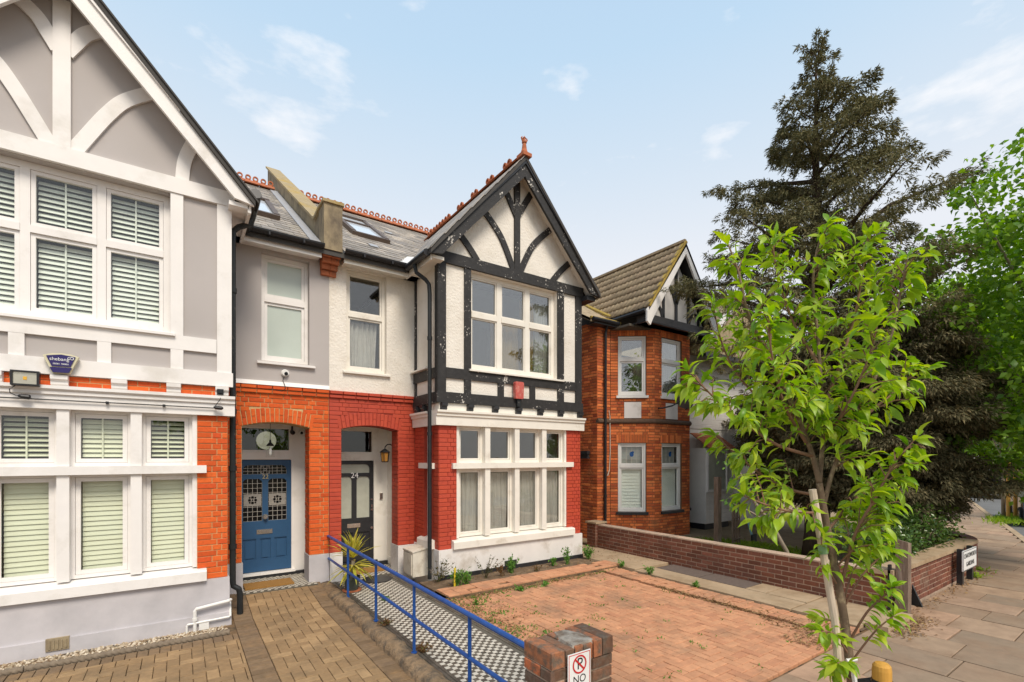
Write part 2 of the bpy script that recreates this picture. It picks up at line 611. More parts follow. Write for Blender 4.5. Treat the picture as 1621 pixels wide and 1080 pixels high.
CHROME = pm('chrome', (.62, .60, .57), .22, .06, 8, metal=1.)
BRASS = pm('brass_number', (.62, .50, .28), .3, .1, 8, metal=.8)
COIR = pm('coir_mat', (.33, .17, .045), .98, .25, 60, .8, 160)
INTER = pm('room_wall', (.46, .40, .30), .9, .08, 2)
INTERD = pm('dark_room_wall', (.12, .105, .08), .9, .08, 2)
BLIND = pm('blind_slat', (.82, .84, .76), .55, .05, 3)
BLINDG = pm('sage_blind_slat', (.78, .78, .60), .55, .05, 3)
NET = pm('net_curtain', (.52, .50, .475), .9, .10, 8)
YCURT = pm('ochre_curtain', (.36, .24, .07), .9, .12, 5)
GLASS = glassmat('window_glass', tint=(.975, .99, .98), boost=1.0)
GLASSO = glassmat('old_glass', tint=(.93, .94, .92), rippl=.08, boost=2.0)
GLASSR = glassmat('sky_lit_glass', tint=(.9, .92, .9), rippl=.05, boost=4.0)
GLASSD = glassmat('dark_glass', tint=(.52, .54, .50), boost=1.2, rippl=.03)
FROST = pm('frosted_glass', (.44, .45, .37), .25, .12, 5, .3, 120, spec=.5)
FROSTG = pm('obscure_glass', (.50, .56, .50), .14, .06, 2.0, .05, 60, spec=.6)
LEADC = pm('lead_came', (.50, .47, .42), .5, .1, 9, metal=.3)
BLKGL = pm('night_glass', (.006, .006, .006), .12, 0, 1, spec=.25)
PLAST = pm('white_plastic', (.78, .76, .72), .35, .04, 4)
GRP = pm('aged_white_box', (.66, .60, .50), .6, .10, 5, .1, 40, col2=(.42, .34, .25), c2amt=.36, c2scale=4, c2edge=.1)
NAVY = pm('navy_plastic', (.03, .022, .12), .35, .05, 4)
REDA = pm('faded_red_plastic', (.50, .10, .08), .5, .12, 12, .1, 30, col2=(.62, .30, .24), c2amt=.42, c2scale=9, c2edge=.1)
SIGNW = pm('white_sign', (.80, .80, .78), .35, .03, 4)
SIGNR = pm('red_sign_ink', (.56, .018, .02), .4, .03, 4)
SIGNK = pm('black_sign_ink', (.012, .012, .012), .4, .03, 4)
PALEW = pm('pale_stake', (.62, .50, .38), .85, .2, 12, .3, 60, sx=(4, 4, .4))
YELW = pm('ochre_post', (.58, .30, .055), .7, .16, 8, .2, 40, sx=(6, 6, .7))
OLDW = pm('weathered_post', (.20, .14, .10), .9, .3, 10, .5, 40, sx=(4, 4, .5), col2=(.38, .30, .24), c2amt=.4, c2scale=4, c2edge=.1)
BARKC = pm('cherry_bark', (.19, .13, .085), .9, .35, 18, .6, 60, col2=(.34, .26, .16), c2amt=.42, c2scale=20, c2edge=.06, sx=(1, 1, .7))
TWIGC = pm('cherry_twig', (.24, .13, .08), .8, .2, 12)
BARKD = pm('dark_bark', (.055, .035, .022), .95, .4, 10, .8, 30, sx=(3, 3, .5))
BARKG = pm('grey_bark', (.27, .22, .16), .9, .25, 10, .5, 40)
GRAVEL = pm('gravel', (.52, .42, .29), .85, .1, 20, isl=.3, islcols=[(.55, .45, .32), (.42, .32, .20), (.66, .58, .46), (.30, .21, .13)])
ROPE = pm('rope_edging', (.20, .155, .11), .92, .25, 20, .4, 60)
RUST = pm('manhole', (.14, .105, .085), .85, .2, 20, .3, 120)
WBOARD = pm('white_weatherboard', (.72, .68, .63), .6, .06, 4, .1, 40)
LITTER = pm('dead_leaf', (.22, .12, .05), .95, .2, 20, isl=.3, islcols=[(.24, .13, .055), (.32, .18, .07), (.15, .08, .035), (.36, .24, .11)])
POTM = pm('grey_green_pot', (.055, .062, .05), .7, .2, 10, .1, 40)
CARK = pm('dark_car_paint', (.012, .013, .015), .2, .05, 3, coat=.6)
CARS = pm('silver_car_paint', (.40, .41, .42), .25, .05, 3, coat=.6)
RUBBER = pm('tyre_rubber', (.018, .018, .018), .85, .1, 9)
TAILR = pm('tail_lamp', (.35, .015, .015), .2, .05, 3)
REFLECT = pm('lamp_reflector', (.55, .52, .42), .25, .1, 5, metal=.6)
LEDY = pm('led_yellow', (.75, .42, .05), .4, .05, 4)
AMBER = pm('amber_glass', (.40, .19, .04), .2, .2, 10)
GLOBE, _n, _l, _o = nm('lit_globe')
_e = node(_n, 'ShaderNodeEmission', Strength=.75)
_e.inputs['Color'].default_value = (1, .90, .74, 1)
_l.new(_e.outputs[0], _o.inputs['Surface'])
CORDW = pm('white_cable', (.62, .56, .46), .6, .1, 9)
L_CHERRY = leafmat('cherry_leaf', [(.15, .30, .018), (.24, .40, .024), (.33, .48, .03), (.44, .54, .045), (.19, .34, .024)], .42, .38, .4)
L_CYP = leafmat('cypress_spray', [(.10, .105, .05), (.16, .15, .07), (.22, .19, .09), (.075, .082, .04), (.27, .225, .115)], .18, .75, .15)
L_CON = leafmat('conifer_spray', [(.085, .085, .042), (.14, .125, .062), (.20, .165, .088), (.06, .062, .03), (.25, .20, .105)], .15, .75, .15)
L_LAU = leafmat('laurel_leaf', [(.045, .10, .022), (.075, .145, .028), (.12, .20, .036), (.03, .07, .018)], .15, .28, .5)
L_LAUY = leafmat('golden_laurel_leaf', [(.12, .20, .03), (.20, .28, .045), (.07, .14, .025), (.28, .32, .08)], .25, .35, .4)
L_LIME = leafmat('lime_tree_leaf', [(.11, .235, .022), (.17, .31, .03), (.24, .38, .038), (.075, .17, .02)], .42, .42, .35)
L_BRIGHT = leafmat('spring_leaf', [(.20, .36, .02), (.28, .44, .03), (.15, .28, .02), (.33, .48, .045)], .42, .5, .25)
L_WEED = leafmat('weed_leaf', [(.08, .21, .03), (.13, .28, .045), (.17, .33, .05), (.06, .14, .03)], .35, .5, .3)
L_BROWNW = leafmat('dry_weed_leaf', [(.20, .10, .04), (.13, .07, .03), (.28, .15, .06), (.10, .13, .04)], .3, .7, .2)
L_YUCCA = leafmat('yucca_leaf', [(.50, .45, .05), (.62, .54, .09), (.38, .40, .05), (.70, .60, .16)], .3, .45, .35)
L_GRASS = leafmat('grass_blade', [(.20, .33, .02), (.30, .42, .03), (.14, .25, .02), (.36, .44, .06)], .35, .6, .2)
L_ROSE = leafmat('climber_leaf', [(.08, .10, .03), (.14, .10, .05), (.05, .07, .025), (.19, .15, .06)], .3, .6, .25)

# ------------------------------------------------------------------ the setting: ground, road, pavement, drives
def sheet(name, poly, z, mat, kind='structure', parent=None, thick=.0, label=None):
    mb = MB()
    m = len(poly)
    if thick:
        mb.v = [(x, y, z) for x, y in poly] + [(x, y, z - thick) for x, y in poly]
        mb.f = [tuple(range(m)), tuple(range(2 * m - 1, m - 1, -1))] + [(i, i + m, (i + 1) % m + m, (i + 1) % m) for i in range(m)]
    else:
        mb.v = [(x, y, z) for x, y in poly]
        mb.f = [tuple(range(m))]
    return obj(name, mb, mat, parent, kind=kind, label=label)


KERBL = [(-60, -2.4), (-8, -2.2), (6, -1.0), (12, .75), (17.5, 2.35), (20.3, 3.1), (26.5, 4.85), (34, 6.9), (60, 14), (160, 42)]
PROPL = [(-60, 2.4), (-8, 2.4), (6, 2.4), (12.45, 2.42), (13.4, 2.75), (17.6, 3.75), (26, 6.6), (34, 9.3), (60, 19), (160, 56)]


def lerp_line(L, x):
    for (a, b), (c, d) in zip(L, L[1:]):
        if a <= x <= c:
            return b + (d - b) * (x - a) / (c - a)


sheet('ground', [(-400, -400), (400, -400), (400, 400), (-400, 400)], -.20, DIRT)
sheet('road', [(-60, -14), (-8, -13.5), (10, -9), (20, -6), (34, -2.5), (60, 4), (160, 30)] + [(x, y + .02) for x, y in reversed(KERBL)], -.10, ASPH)
pave = sheet('pavement', KERBL + list(reversed(PROPL)), .03, SAND, thick=.18)
kb = MB()
for (a, b), (c, d) in zip(KERBL[1:-1], KERBL[2:]):
    t = Vector((c - a, d - b)).normalized()
    nx, ny = -t.y * .15, t.x * .15
    k = len(kb.v)
    kb.v += [(a, b, -.2), (c, d, -.2), (c + nx, d + ny, -.2), (a + nx, b + ny, -.2), (a, b, .062), (c, d, .062), (c + nx, d + ny, .066), (a + nx, b + ny, .066)]
    kb.f += [tuple(i + k for i in f) for f in [(0, 3, 2, 1), (4, 5, 6, 7), (0, 1, 5, 4), (1, 2, 6, 5), (2, 3, 7, 6), (3, 0, 4, 7)]]
obj('kerb', kb, CONC, kind='structure')
x = 1.9
rows = []
while x < 21:
    w = R.choice([.58, .62, .62, .66, .70])
    ya, yb = lerp_line(KERBL, x + w / 2) + .17, lerp_line(PROPL, x + w / 2) - .01
    y = yb + R.uniform(0, .5)
    while y > ya:
        L = R.choice([.62, .75, .9, .9, 1.05, 1.2])
        e, s = min(y, yb), max(y - L, ya)
        if e - s > .1:
            rows.append((x + .006, x + w - .006, s + .006, e - .006))
        y -= L
    x += w
pieces('slab', rows, (0, 0, .058), (1, 0, 0), (0, 1, 0), (0, 0, 1), SLAB, pave, 'pave', depth=.05, jit=.004, rot=.004, ch=(.008, .006, .06), rest='paving')
# far pavement past the slabs one can pick out
sheet('far_pavement', [(21, 3.45), (26.5, 5.02), (34, 7.07), (60, 14.2), (60, 18.9), (34, 9.2), (26, 6.5), (21, 4.86)], .058, SLAB)

# left drive: buff blocks with charcoal bands
drive = MB()
drive.add([(-6, 2.4, -.03), (1.97, 2.4, -.03), (1.97, 7.5, -.03), (-6, 7.5, -.03), (.5, 7.5, -.03), (.5, 8.66, .095), (1.97, 8.66, .095)], [(0, 1, 2, 3), (4, 2, 6, 5)])
drive = obj('driveway', drive, SAND, kind='structure', label='buff block paved driveway beside the left house')
rects, dark = [], []


def seen_left(x, y):
    return x * .5707 + y * .8211 > 4.35


def herring(x0, x1, y0, y1, q, out, test):
    for k in range(-120, 120):
        for m in range(-40, 40):
            for (a, b, c, d) in ((k + 4 * m, k + 4 * m + 2, k, k + 1), (k + 4 * m, k + 4 * m + 1, k + 1, k + 3)):
                xa, xb, ya, yb = max(x0 + a * q, x0), min(x0 + b * q, x1), max(y0 + c * q, y0), min(y0 + d * q, y1)
                if xb - xa > .03 and yb - ya > .03 and test(xa, ya):
                    out.append((xa + .003, xb - .003, ya + .003, yb - .003))


herring(.83, 1.74, 3.6, 7.495, .114, rects, seen_left)
herring(-2.4, .60, 4.8, 6.79, .114, rects, seen_left)
for (a, b, va, vb) in [(.60, .83, 4.5, 7.495), (1.74, 1.96, 3.2, 7.495)]:
    v = va
    while v < vb - .02:
        e = min(v + .105, vb)
        dark.append((a + .004, b - .004, v + .004, e - .004))
        v = e
v = -2.4
while v < .58:
    dark.append((v + .004, min(v + .105, .6) - .004, 6.795, 6.995))
    v += .105
pieces('paving_block', rects, (0, 0, 0), (1, 0, 0), (0, 1, 0), (0, 0, 1), BUFFB, drive, 'drive1', depth=.05, jit=.003, rot=.006, ch=(.03, .03, .08), rest='block_paving')
pieces('paving_block', dark, (0, 0, .0), (1, 0, 0), (0, 1, 0), (0, 0, 1), CHARB, drive, 'drive1b', depth=.05, jit=.003, rot=.006, ch=(.03, .03, .08), rest='block_paving')
sl = Vector((0, 1.16, .125)).normalized()
nl = Vector((0, -sl.z, sl.y))
rects, dark = [], []
herring(.83, 1.74, 0, .95, .114, rects, lambda x, y: True)
for i in range(9):
    dark.append((.604, .826, i * .1055 + .004, i * .1055 + .1))
    dark.append((1.744, 1.956, i * .1055 + .004, i * .1055 + .1))
u = .6
while u < 1.95:
    dark.append((u + .004, min(u + .105, 1.96) - .004, .955, 1.16))
    u += .105
pieces('paving_block', rects, (0, 7.5, 0), (1, 0, 0), sl, nl, BUFFB, drive, 'drive1', depth=.05, jit=.003, rot=.006, ch=(.03, .03, .08), rest='block_paving')
pieces('paving_block', dark, (0, 7.5, 0), (1, 0, 0), sl, nl, CHARB, drive, 'drive1b', depth=.05, jit=.003, rot=.006, ch=(.03, .03, .08), rest='block_paving')

# right drive: red blocks, herringbone
forecourt = sheet('forecourt', [(3.26, 2.4), (7.25, 2.4), (7.25, 6.52), (3.26, 6.52)], .035, SAND, label='red block paved forecourt in front of the middle bay')
rects = []
q = .105
for k in range(-60, 90):
    for m in range(-30, 30):
        for (a, b, c, d) in ((k + 4 * m, k + 4 * m + 2, k, k + 1), (k + 4 * m, k + 4 * m + 1, k + 1, k + 3)):
            x0, x1, y0, y1 = 3.28 + a * q, 3.28 + b * q, 2.42 + c * q, 2.42 + d * q
            x0, x1, y0, y1 = max(x0, 3.28), min(x1, 6.56), max(y0, 2.42), min(y1, 6.5)
            if x1 - x0 > .03 and y1 - y0 > .03 and seen_left(x0, y0):
                rects.append((x0 + .003, x1 - .003, y0 + .003, y1 - .003))
rects.sort(key=lambda r: r[0] * .57 + r[2] * .82)
pieces('paving_block', rects, (0, 0, .07), (1, 0, 0), (0, 1, 0), (0, 0, 1), REDB, forecourt, 'drive2', depth=.05, jit=.003, rot=.006, ch=(.03, .03, .08), rest='block_paving')
rects = []
v = 2.44
while v < 6.5:
    rects.append((6.60, 7.02 + R.uniform(-.02, .02), v + .004, v + .1))
    v += .104
pieces('paving_block', [(a, (a + b) / 2, c, d) for a, b, c, d in rects] + [((a + b) / 2 + .004, b, c, d) for a, b, c, d in rects],
       (0, 0, .085), (1, 0, 0), (0, 1, 0), (0, 0, 1), REDB, forecourt, 'drive2b', depth=.06, jit=.008, rot=.03, ch=(.03, .05, .08))
# flower bed along the bay, raised on a row of red edging
bed = MB().box(3.35, 7.1, 6.60, 7.6, -.05, .10)
obj('flower_bed', bed, SOIL, kind='structure')
fb = sheet('bed_edging', [(3.35, 6.52), (7.15, 6.52), (7.15, 6.98), (3.35, 6.98)], .104, SAND, thick=.1)
rects = []
u = 3.36
while u < 7.1:
    rects.append((u + .003, u + .197, 6.53, 6.625))
    for j in range(3):
        if R.random() < .93:
            rects.append((u + .003 + .1 * (j % 2) * 0, u + .197, 6.635 + j * .108, 6.735 + j * .108))
    u += .2
pieces('paving_block', rects, (0, 0, .13), (1, 0, 0), (0, 1, 0), (0, 0, 1), REDB, fb, 'bed', depth=.05, jit=.004, rot=.012, ch=(.03, .05, .08))
# concrete side path with manhole covers
cp = sheet('side_path', [(7.03, 2.42), (8.18, 2.42), (8.18, 8.9), (7.1, 8.9)], .06, SOIL)
pieces('slab', [(7.10, 8.10, 6.12, 8.8), (7.06, 7.55, 3.3, 6.08), (7.57, 8.10, 3.9, 4.22), (7.06, 8.10, 2.46, 3.27), (7.57, 8.1, 3.3, 3.88)],
       (0, 0, .105), (1, 0, 0), (0, 1, 0), (0, 0, 1), CONC, cp, 'sidepath', depth=.08, jit=.006, rot=.004, ch=(.01, .006, .06))
pieces('manhole_cover', [(7.60, 8.10, 4.26, 5.1), (7.60, 8.10, 5.13, 6.0)], (0, 0, .098), (1, 0, 0), (0, 1, 0), (0, 0, 1), RUST, cp, 'sidepath', depth=.05, jit=.001, ch=(.01, .01, .1))

# tiled path to the black door, with its rough kerb
path = sheet('tiled_path', [(2.10, 2.6), (3.24, 2.6), (3.24, 8.6), (2.10, 8.6)], .068, GROUT, thick=.1, label='chequered tiled path leading to the black door')
tw, tk = [], []
ts = .056
ni, nj = int(.88 / ts), int(5.9 / ts)
for i in range(ni):
    for j in range(nj):
        a, b = 2.235 + i * ts, 2.66 + j * ts
        if a * .5707 + b * .8211 < 3.2:
            continue
        r = (a + .002, a + ts - .002, b + .002, b + ts - .002)
        (tw if (i + j) % 2 else tk).append(r)
for rr, mm, nmx in ((tw, TILEW, 'white_tiles'), (tk, TILEK, 'black_tiles')):
    pieces('tile', rr, (0, 0, .075), (1, 0, 0), (0, 1, 0), (0, 0, 1), mm, path, 'path', depth=.012, jit=.0012, limit=0, ch=(.03, .03, .1), rest=nmx)
bd = []
for (a, b) in ((2.155, 2.19), (2.198, 2.232), (3.135, 3.17), (3.178, 3.212)):
    v = 2.66
    while v < 8.55:
        bd.append((a, b, v + .002, v + .148))
        v += .15
bk = []
pieces('tile', [r for r in bd if r not in bk], (0, 0, .075), (1, 0, 0), (0, 1, 0), (0, 0, 1), TILEK, path, 'path', depth=.012, jit=.001, limit=0, rest='black_tiles')
pieces('tile', bk, (0, 0, .075), (1, 0, 0), (0, 1, 0), (0, 0, 1), TILEW, path, 'path', depth=.012, jit=.001, limit=0, rest='white_tiles')
kp = MB()
n = 60
ring = []
for i in range(n + 1):
    y = 2.65 + (8.5 - 2.65) * i / n
    w0, w1, h = R.uniform(-.02, .02), R.uniform(-.015, .015), R.uniform(-.022, .018)
    if i == n:
        h += .02
    ring.append([(1.93 + w0, y, -.08), (1.935 + w0, y, .045 + h), (1.975 + w1 * .5, y, .10 + h), (2.07 + w1, y, .115 + h), (2.135 + w1, y, .085 + h * .5), (2.16, y, .03)])
for rw in ring:
    kp.v += rw
for i in range(n):
    for j in range(5):
        a = i * 6 + j
        kp.f.append((a, a + 1, a + 7, a + 6))
kp.f += [tuple(range(6)), tuple(range(n * 6 + 5, n * 6 - 1, -1))]
obj('path_kerb', kp, KERBC, smooth=True, kind='structure')

# porch floors
for nme, xa, xb, ya, yb, z in (('porch_floor', .78, 1.90, 8.44, 9.40, .128), ('porch_floor', 2.30, 3.47, 8.6, 9.40, .085)):
    pf = sheet(nme, [(xa, ya), (xb, ya), (xb, yb), (xa, yb)], z - .006, GROUT, thick=.2, label='chequered porch floor')
    a, b = [], []
    for i in range(int((xb - xa) / .05)):
        for j in range(int((yb - ya) / .05)):
            r = (xa + .01 + i * .05, xa + .057 + i * .05, ya + .005 + j * .05, ya + .052 + j * .05)
            (a if (i + j) % 2 else b).append(r)
    pieces('tile', a, (0, 0, z), (1, 0, 0), (0, 1, 0), (0, 0, 1), TILEW, pf, 'pf', depth=.012, jit=.0008, limit=0, rest='white_tiles')
    pieces('tile', b, (0, 0, z), (1, 0, 0), (0, 1, 0), (0, 0, 1), TILEK, pf, 'pf', depth=.012, jit=.0008, limit=0, rest='black_tiles')

# gravel strip and rope edging under the left bay
gs = sheet('gravel_strip', [(-3.4, 7.08), (.5, 7.08), (.5, 7.55), (-3.4, 7.55)], -.035, SOIL, thick=.05)
gm = MB()
for i in range(1500):
    x, y, s = R.uniform(-2.1, .5), R.uniform(7.10, 7.5), R.uniform(.010, .022)
    v0 = Vector((x, y, -.028))
    k = len(gm.v)
    for q in ((1, 0, 0), (-1, 0, 0), (0, 1, 0), (0, -1, 0), (0, 0, 1), (0, 0, -1)):
        gm.v.append(tuple(v0 + Vector(q) * s * R.uniform(.6, 1.1)))
    gm.f += [tuple(k + i for i in f) for f in [(0, 2, 4), (2, 1, 4), (1, 3, 4), (3, 0, 4), (2, 0, 5), (1, 2, 5), (3, 1, 5), (0, 3, 5)]]
obj('gravel', gm, GRAVEL, kind='stuff', label='pale gravel in a strip under the left bay', cat='gravel', fixn=False)
gap = [-2.4, -1.35, -.42, .52]
for a, b in zip(gap, gap[1:]):
    rp = MB()
    nseg = int((b - a) / .012)
    for i in range(nseg + 1):
        x = a + .004 + (b - a - .008) * i / nseg
        for j in range(12):
            th = 2 * math.pi * j / 12
            rr = .036 + .008 * math.cos(3 * (th - x * 36))
            rp.v.append((x, 7.055 + rr * math.cos(th), .012 + rr * math.sin(th)))
    for i in range(nseg):
        for j in range(12):
            p0, p1 = i * 12 + j, i * 12 + (j + 1) % 12
            rp.f.append((p0, p1, p1 + 12, p0 + 12))
    rp.f += [tuple(range(12)), tuple(range(nseg * 12 + 11, nseg * 12 - 1, -1))]
    rp.box(a + .004, b - .004, 7.03, 7.08, -.1, .0)
    obj('rope_edging_stone', rp, ROPE, smooth=True, cat='edging', group='rope edging along the gravel strip',
        label='length of rope twist edging stone, ' + {-2.4: 'leftmost, cut by the picture edge', -1.35: 'middle one below the air vent', -.42: 'nearest the white pipes'}[a])

# the garden of the brick house
sheet('garden', [(8.3, 2.5), (12.45, 2.5), (13.3, 2.8), (17.6, 3.8), (26, 6.7), (34, 9.4), (34, 30), (8.3, 30)], .09, DIRT, thick=.2)
flush_rest()

# ------------------------------------------------------------------ building helpers
def holes_wall(mb, u0, u1, z0, z1, holes, n0, n1):
    """solid wall with rectangular openings; n0 back, n1 front"""
    us = sorted({u0, u1, *[h[0] for h in holes], *[h[1] for h in holes]})
    zs = sorted({z0, z1, *[h[2] for h in holes], *[h[3] for h in holes]})

    def solid(i, j):
        if i < 0 or j < 0 or i >= len(us) - 1 or j >= len(zs) - 1:
            return False
        u, z = (us[i] + us[i + 1]) / 2, (zs[j] + zs[j + 1]) / 2
        return not any(h[0] < u < h[1] and h[2] < z < h[3] for h in holes)
    for i in range(len(us) - 1):
        for j in range(len(zs) - 1):
            if not solid(i, j):
                continue
            a, b, c, d = us[i], us[i + 1], zs[j], zs[j + 1]
            mb.add([(a, n1, c), (b, n1, c), (b, n1, d), (a, n1, d)], [(0, 1, 2, 3)])
            mb.add([(a, n0, c), (b, n0, c), (b, n0, d), (a, n0, d)], [(3, 2, 1, 0)])
            if not solid(i - 1, j):
                mb.add([(a, n0, c), (a, n1, c), (a, n1, d), (a, n0, d)], [(0, 1, 2, 3)])
            if not solid(i + 1, j):
                mb.add([(b, n0, c), (b, n1, c), (b, n1, d), (b, n0, d)], [(3, 2, 1, 0)])
            if not solid(i, j - 1):
                mb.add([(a, n0, c), (b, n0, c), (b, n1, c), (a, n1, c)], [(0, 1, 2, 3)])
            if not solid(i, j + 1):
                mb.add([(a, n0, d), (b, n0, d), (b, n1, d), (a, n1, d)], [(3, 2, 1, 0)])
    return mb


UBOX = MB().box(-.5, .5, -.5, .5, -.5, .5)
UMESH = {}


def ubox(name, mat):
    k = (name, mat.name)
    if k not in UMESH:
        UMESH[k] = shared(name, UBOX, mat)
    return UMESH[k]


def slats(parent, F, u0, u1, z0, z1, n, pitch, chord, ang, mat):
    """each slat of a blind is a piece of its own"""
    me = ubox('slat', mat)
    mb = F()
    ua, ub = (u0, u1) if not mb.fx else sorted((mb.fx(u0), mb.fx(u1)))
    U, N = mb.U, mb.N
    z = z1 - pitch / 2
    V = (N * math.cos(ang) + Vector((0, 0, 1)) * -math.sin(ang))
    W = U.cross(V)
    while z > z0:
        C = mb.O + U * ((ua + ub) / 2) + N * n + Vector((0, 0, z))
        a, b, c = U * (ub - ua), V * chord, W * .004
        M = Matrix(((a.x, b.x, c.x, C.x), (a.y, b.y, c.y, C.y), (a.z, b.z, c.z, C.z), (0, 0, 0, 1)))
        inst('slat', me, M, parent)
        z -= pitch


def curtain(parent, F, u0, u1, z0, z1, n, mat, folds=5, amp=.02, spread=0., name='curtain'):
    mb = F()
    m = 48
    ph = R.uniform(0, 6)
    for j in range(6):
        t = j / 5
        for i in range(m + 1):
            s = i / m
            uu = u0 + (u1 - u0) * s + .03 * math.sin(s * 9 + ph + t * 1.5) * (1 - t)
            nn = n + amp * (math.sin(s * folds * 6.28 + ph + .6 * math.sin(t * 2 + ph)) + .5 * math.sin(s * folds * 14 + ph * 2))
            mb.v.append(mb.p(min(max(uu, min(u0, u1)), max(u0, u1)), nn, z0 + (z1 - z0) * t))
    for j in range(5):
        for i in range(m):
            a = j * (m + 1) + i
            mb.f.append((a, a + 1, a + m + 2, a + m + 1))
    return obj(name, mb, mat, parent, smooth=True, fixn=False)


def window(house, F, u0, u1, z0, z1, mull, tran, n, fw, bw, fmat, gmat, cas=0., dep=.07, fill=None, name='window', label=None, casmat=None):
    """frame with mullions and transoms; every light has a pane of its own. n = front of the frame"""
    mb = F()
    mb.box(u0, u0 + fw, n - dep, n, z0, z1)
    mb.box(u1 - fw, u1, n - dep, n, z0, z1)
    mb.box(u0 + fw, u1 - fw, n - dep, n - .001, z1 - fw, z1)
    mb.box(u0 + fw, u1 - fw, n - dep, n + .004, z0, z0 + fw * 1.2)
    ue = [u0 + fw] + [x for m in mull for x in (m - bw / 2, m + bw / 2)] + [u1 - fw]
    ze = [z0 + fw * 1.2] + [x for t in tran for x in (t - bw / 2, t + bw / 2)] + [z1 - fw]
    for m in mull:
        mb.box(m - bw / 2, m + bw / 2, n - dep, n - .002, z0 + fw * 1.2, z1 - fw)
    for t in tran:
        for i in range(0, len(ue), 2):
            mb.box(ue[i], ue[i + 1], n - dep, n + .010, t - bw / 2, t + bw / 2)
    lights = []
    for i in range(0, len(ue), 2):
        for j in range(0, len(ze), 2):
            a, b, c, d = ue[i], ue[i + 1], ze[j], ze[j + 1]
            if cas:
                e = .003
                mb.box(a + e, a + cas, n - dep + .01, n - .014, c + e, d - e)
                mb.box(b - cas, b - e, n - dep + .01, n - .014, c + e, d - e)
                mb.box(a + cas, b - cas, n - dep + .01, n - .015, c + e, c + cas)
                mb.box(a + cas, b - cas, n - dep + .01, n - .015, d - cas, d - e)
            lights.append((a + cas, b - cas, c + cas, d - cas, i // 2, j // 2))
    w = obj(name, mb, fmat, house, label=label)
    for (a, b, c, d, i, j) in lights:
        pm_ = F()
        pm_.box(a - .004, b + .004, n - dep * .55 - .004, n - dep * .55, c - .004, d + .004)
        obj('pane', pm_, gmat, w)
        if fill:
            fill(w, F, (a, b, c, d, i, j), n - dep)
    return w


def text(body, size, M, mat, parent, name='lettering', ext=.001):
    cu = bpy.data.curves.new(name, 'FONT')
    cu.body = body
    cu.size = size
    cu.align_x = 'CENTER'
    cu.align_y = 'CENTER'
    cu.extrude = ext
    cu.materials.append(mat)
    tmp = bpy.data.objects.new(name, cu)
    COL.objects.link(tmp)
    dg = bpy.context.evaluated_depsgraph_get()
    me = bpy.data.meshes.new_from_object(tmp.evaluated_get(dg))
    bpy.data.objects.remove(tmp)
    o = bpy.data.objects.new(name, me)
    COL.objects.link(o)
    if not me.materials:
        me.materials.append(mat)
    o.matrix_basis = M
    WM[o.name] = M
    setp(o, parent)
    return o


def face_mat(x, y, z, ux=(1, 0, 0), sx=1., sy=1.):
    """text frame: reads along ux, upright"""
    u = Vector(ux).normalized()
    v = Vector((0, 0, 1))
    nn = u.cross(v)
    return Matrix(((u.x * sx, v.x * sy, nn.x, x), (u.y * sx, v.y * sy, nn.y, y), (u.z * sx, v.z * sy, nn.z, z), (0, 0, 0, 1)))


def arc_pts(pts, n=8):
    """smooth line through three or four measured points"""
    out = []
    P = [pts[0]] + list(pts) + [pts[-1]]
    for i in range(1, len(P) - 2):
        p0, p1, p2, p3 = P[i - 1], P[i], P[i + 1], P[i + 2]
        for k in range(n):
            t = k / n
            out.append(tuple(.5 * ((2 * p1[d]) + (-p0[d] + p2[d]) * t + (2 * p0[d] - 5 * p1[d] + 4 * p2[d] - p3[d]) * t * t + (-p0[d] + 3 * p1[d] - 3 * p2[d] + p3[d]) * t ** 3) for d in (0, 1)))
    return out + [pts[-1]]


# ------------------------------------------------------------------ the pair: left house (22) and middle house (24), mirrored about the party line
ROOFP = .65
EAVE_Y, EAVE_Z = 8.28, 5.705
RIDGE_Y = 12.9
RIDGE_Z = EAVE_Z + (RIDGE_Y - EAVE_Y) * ROOFP


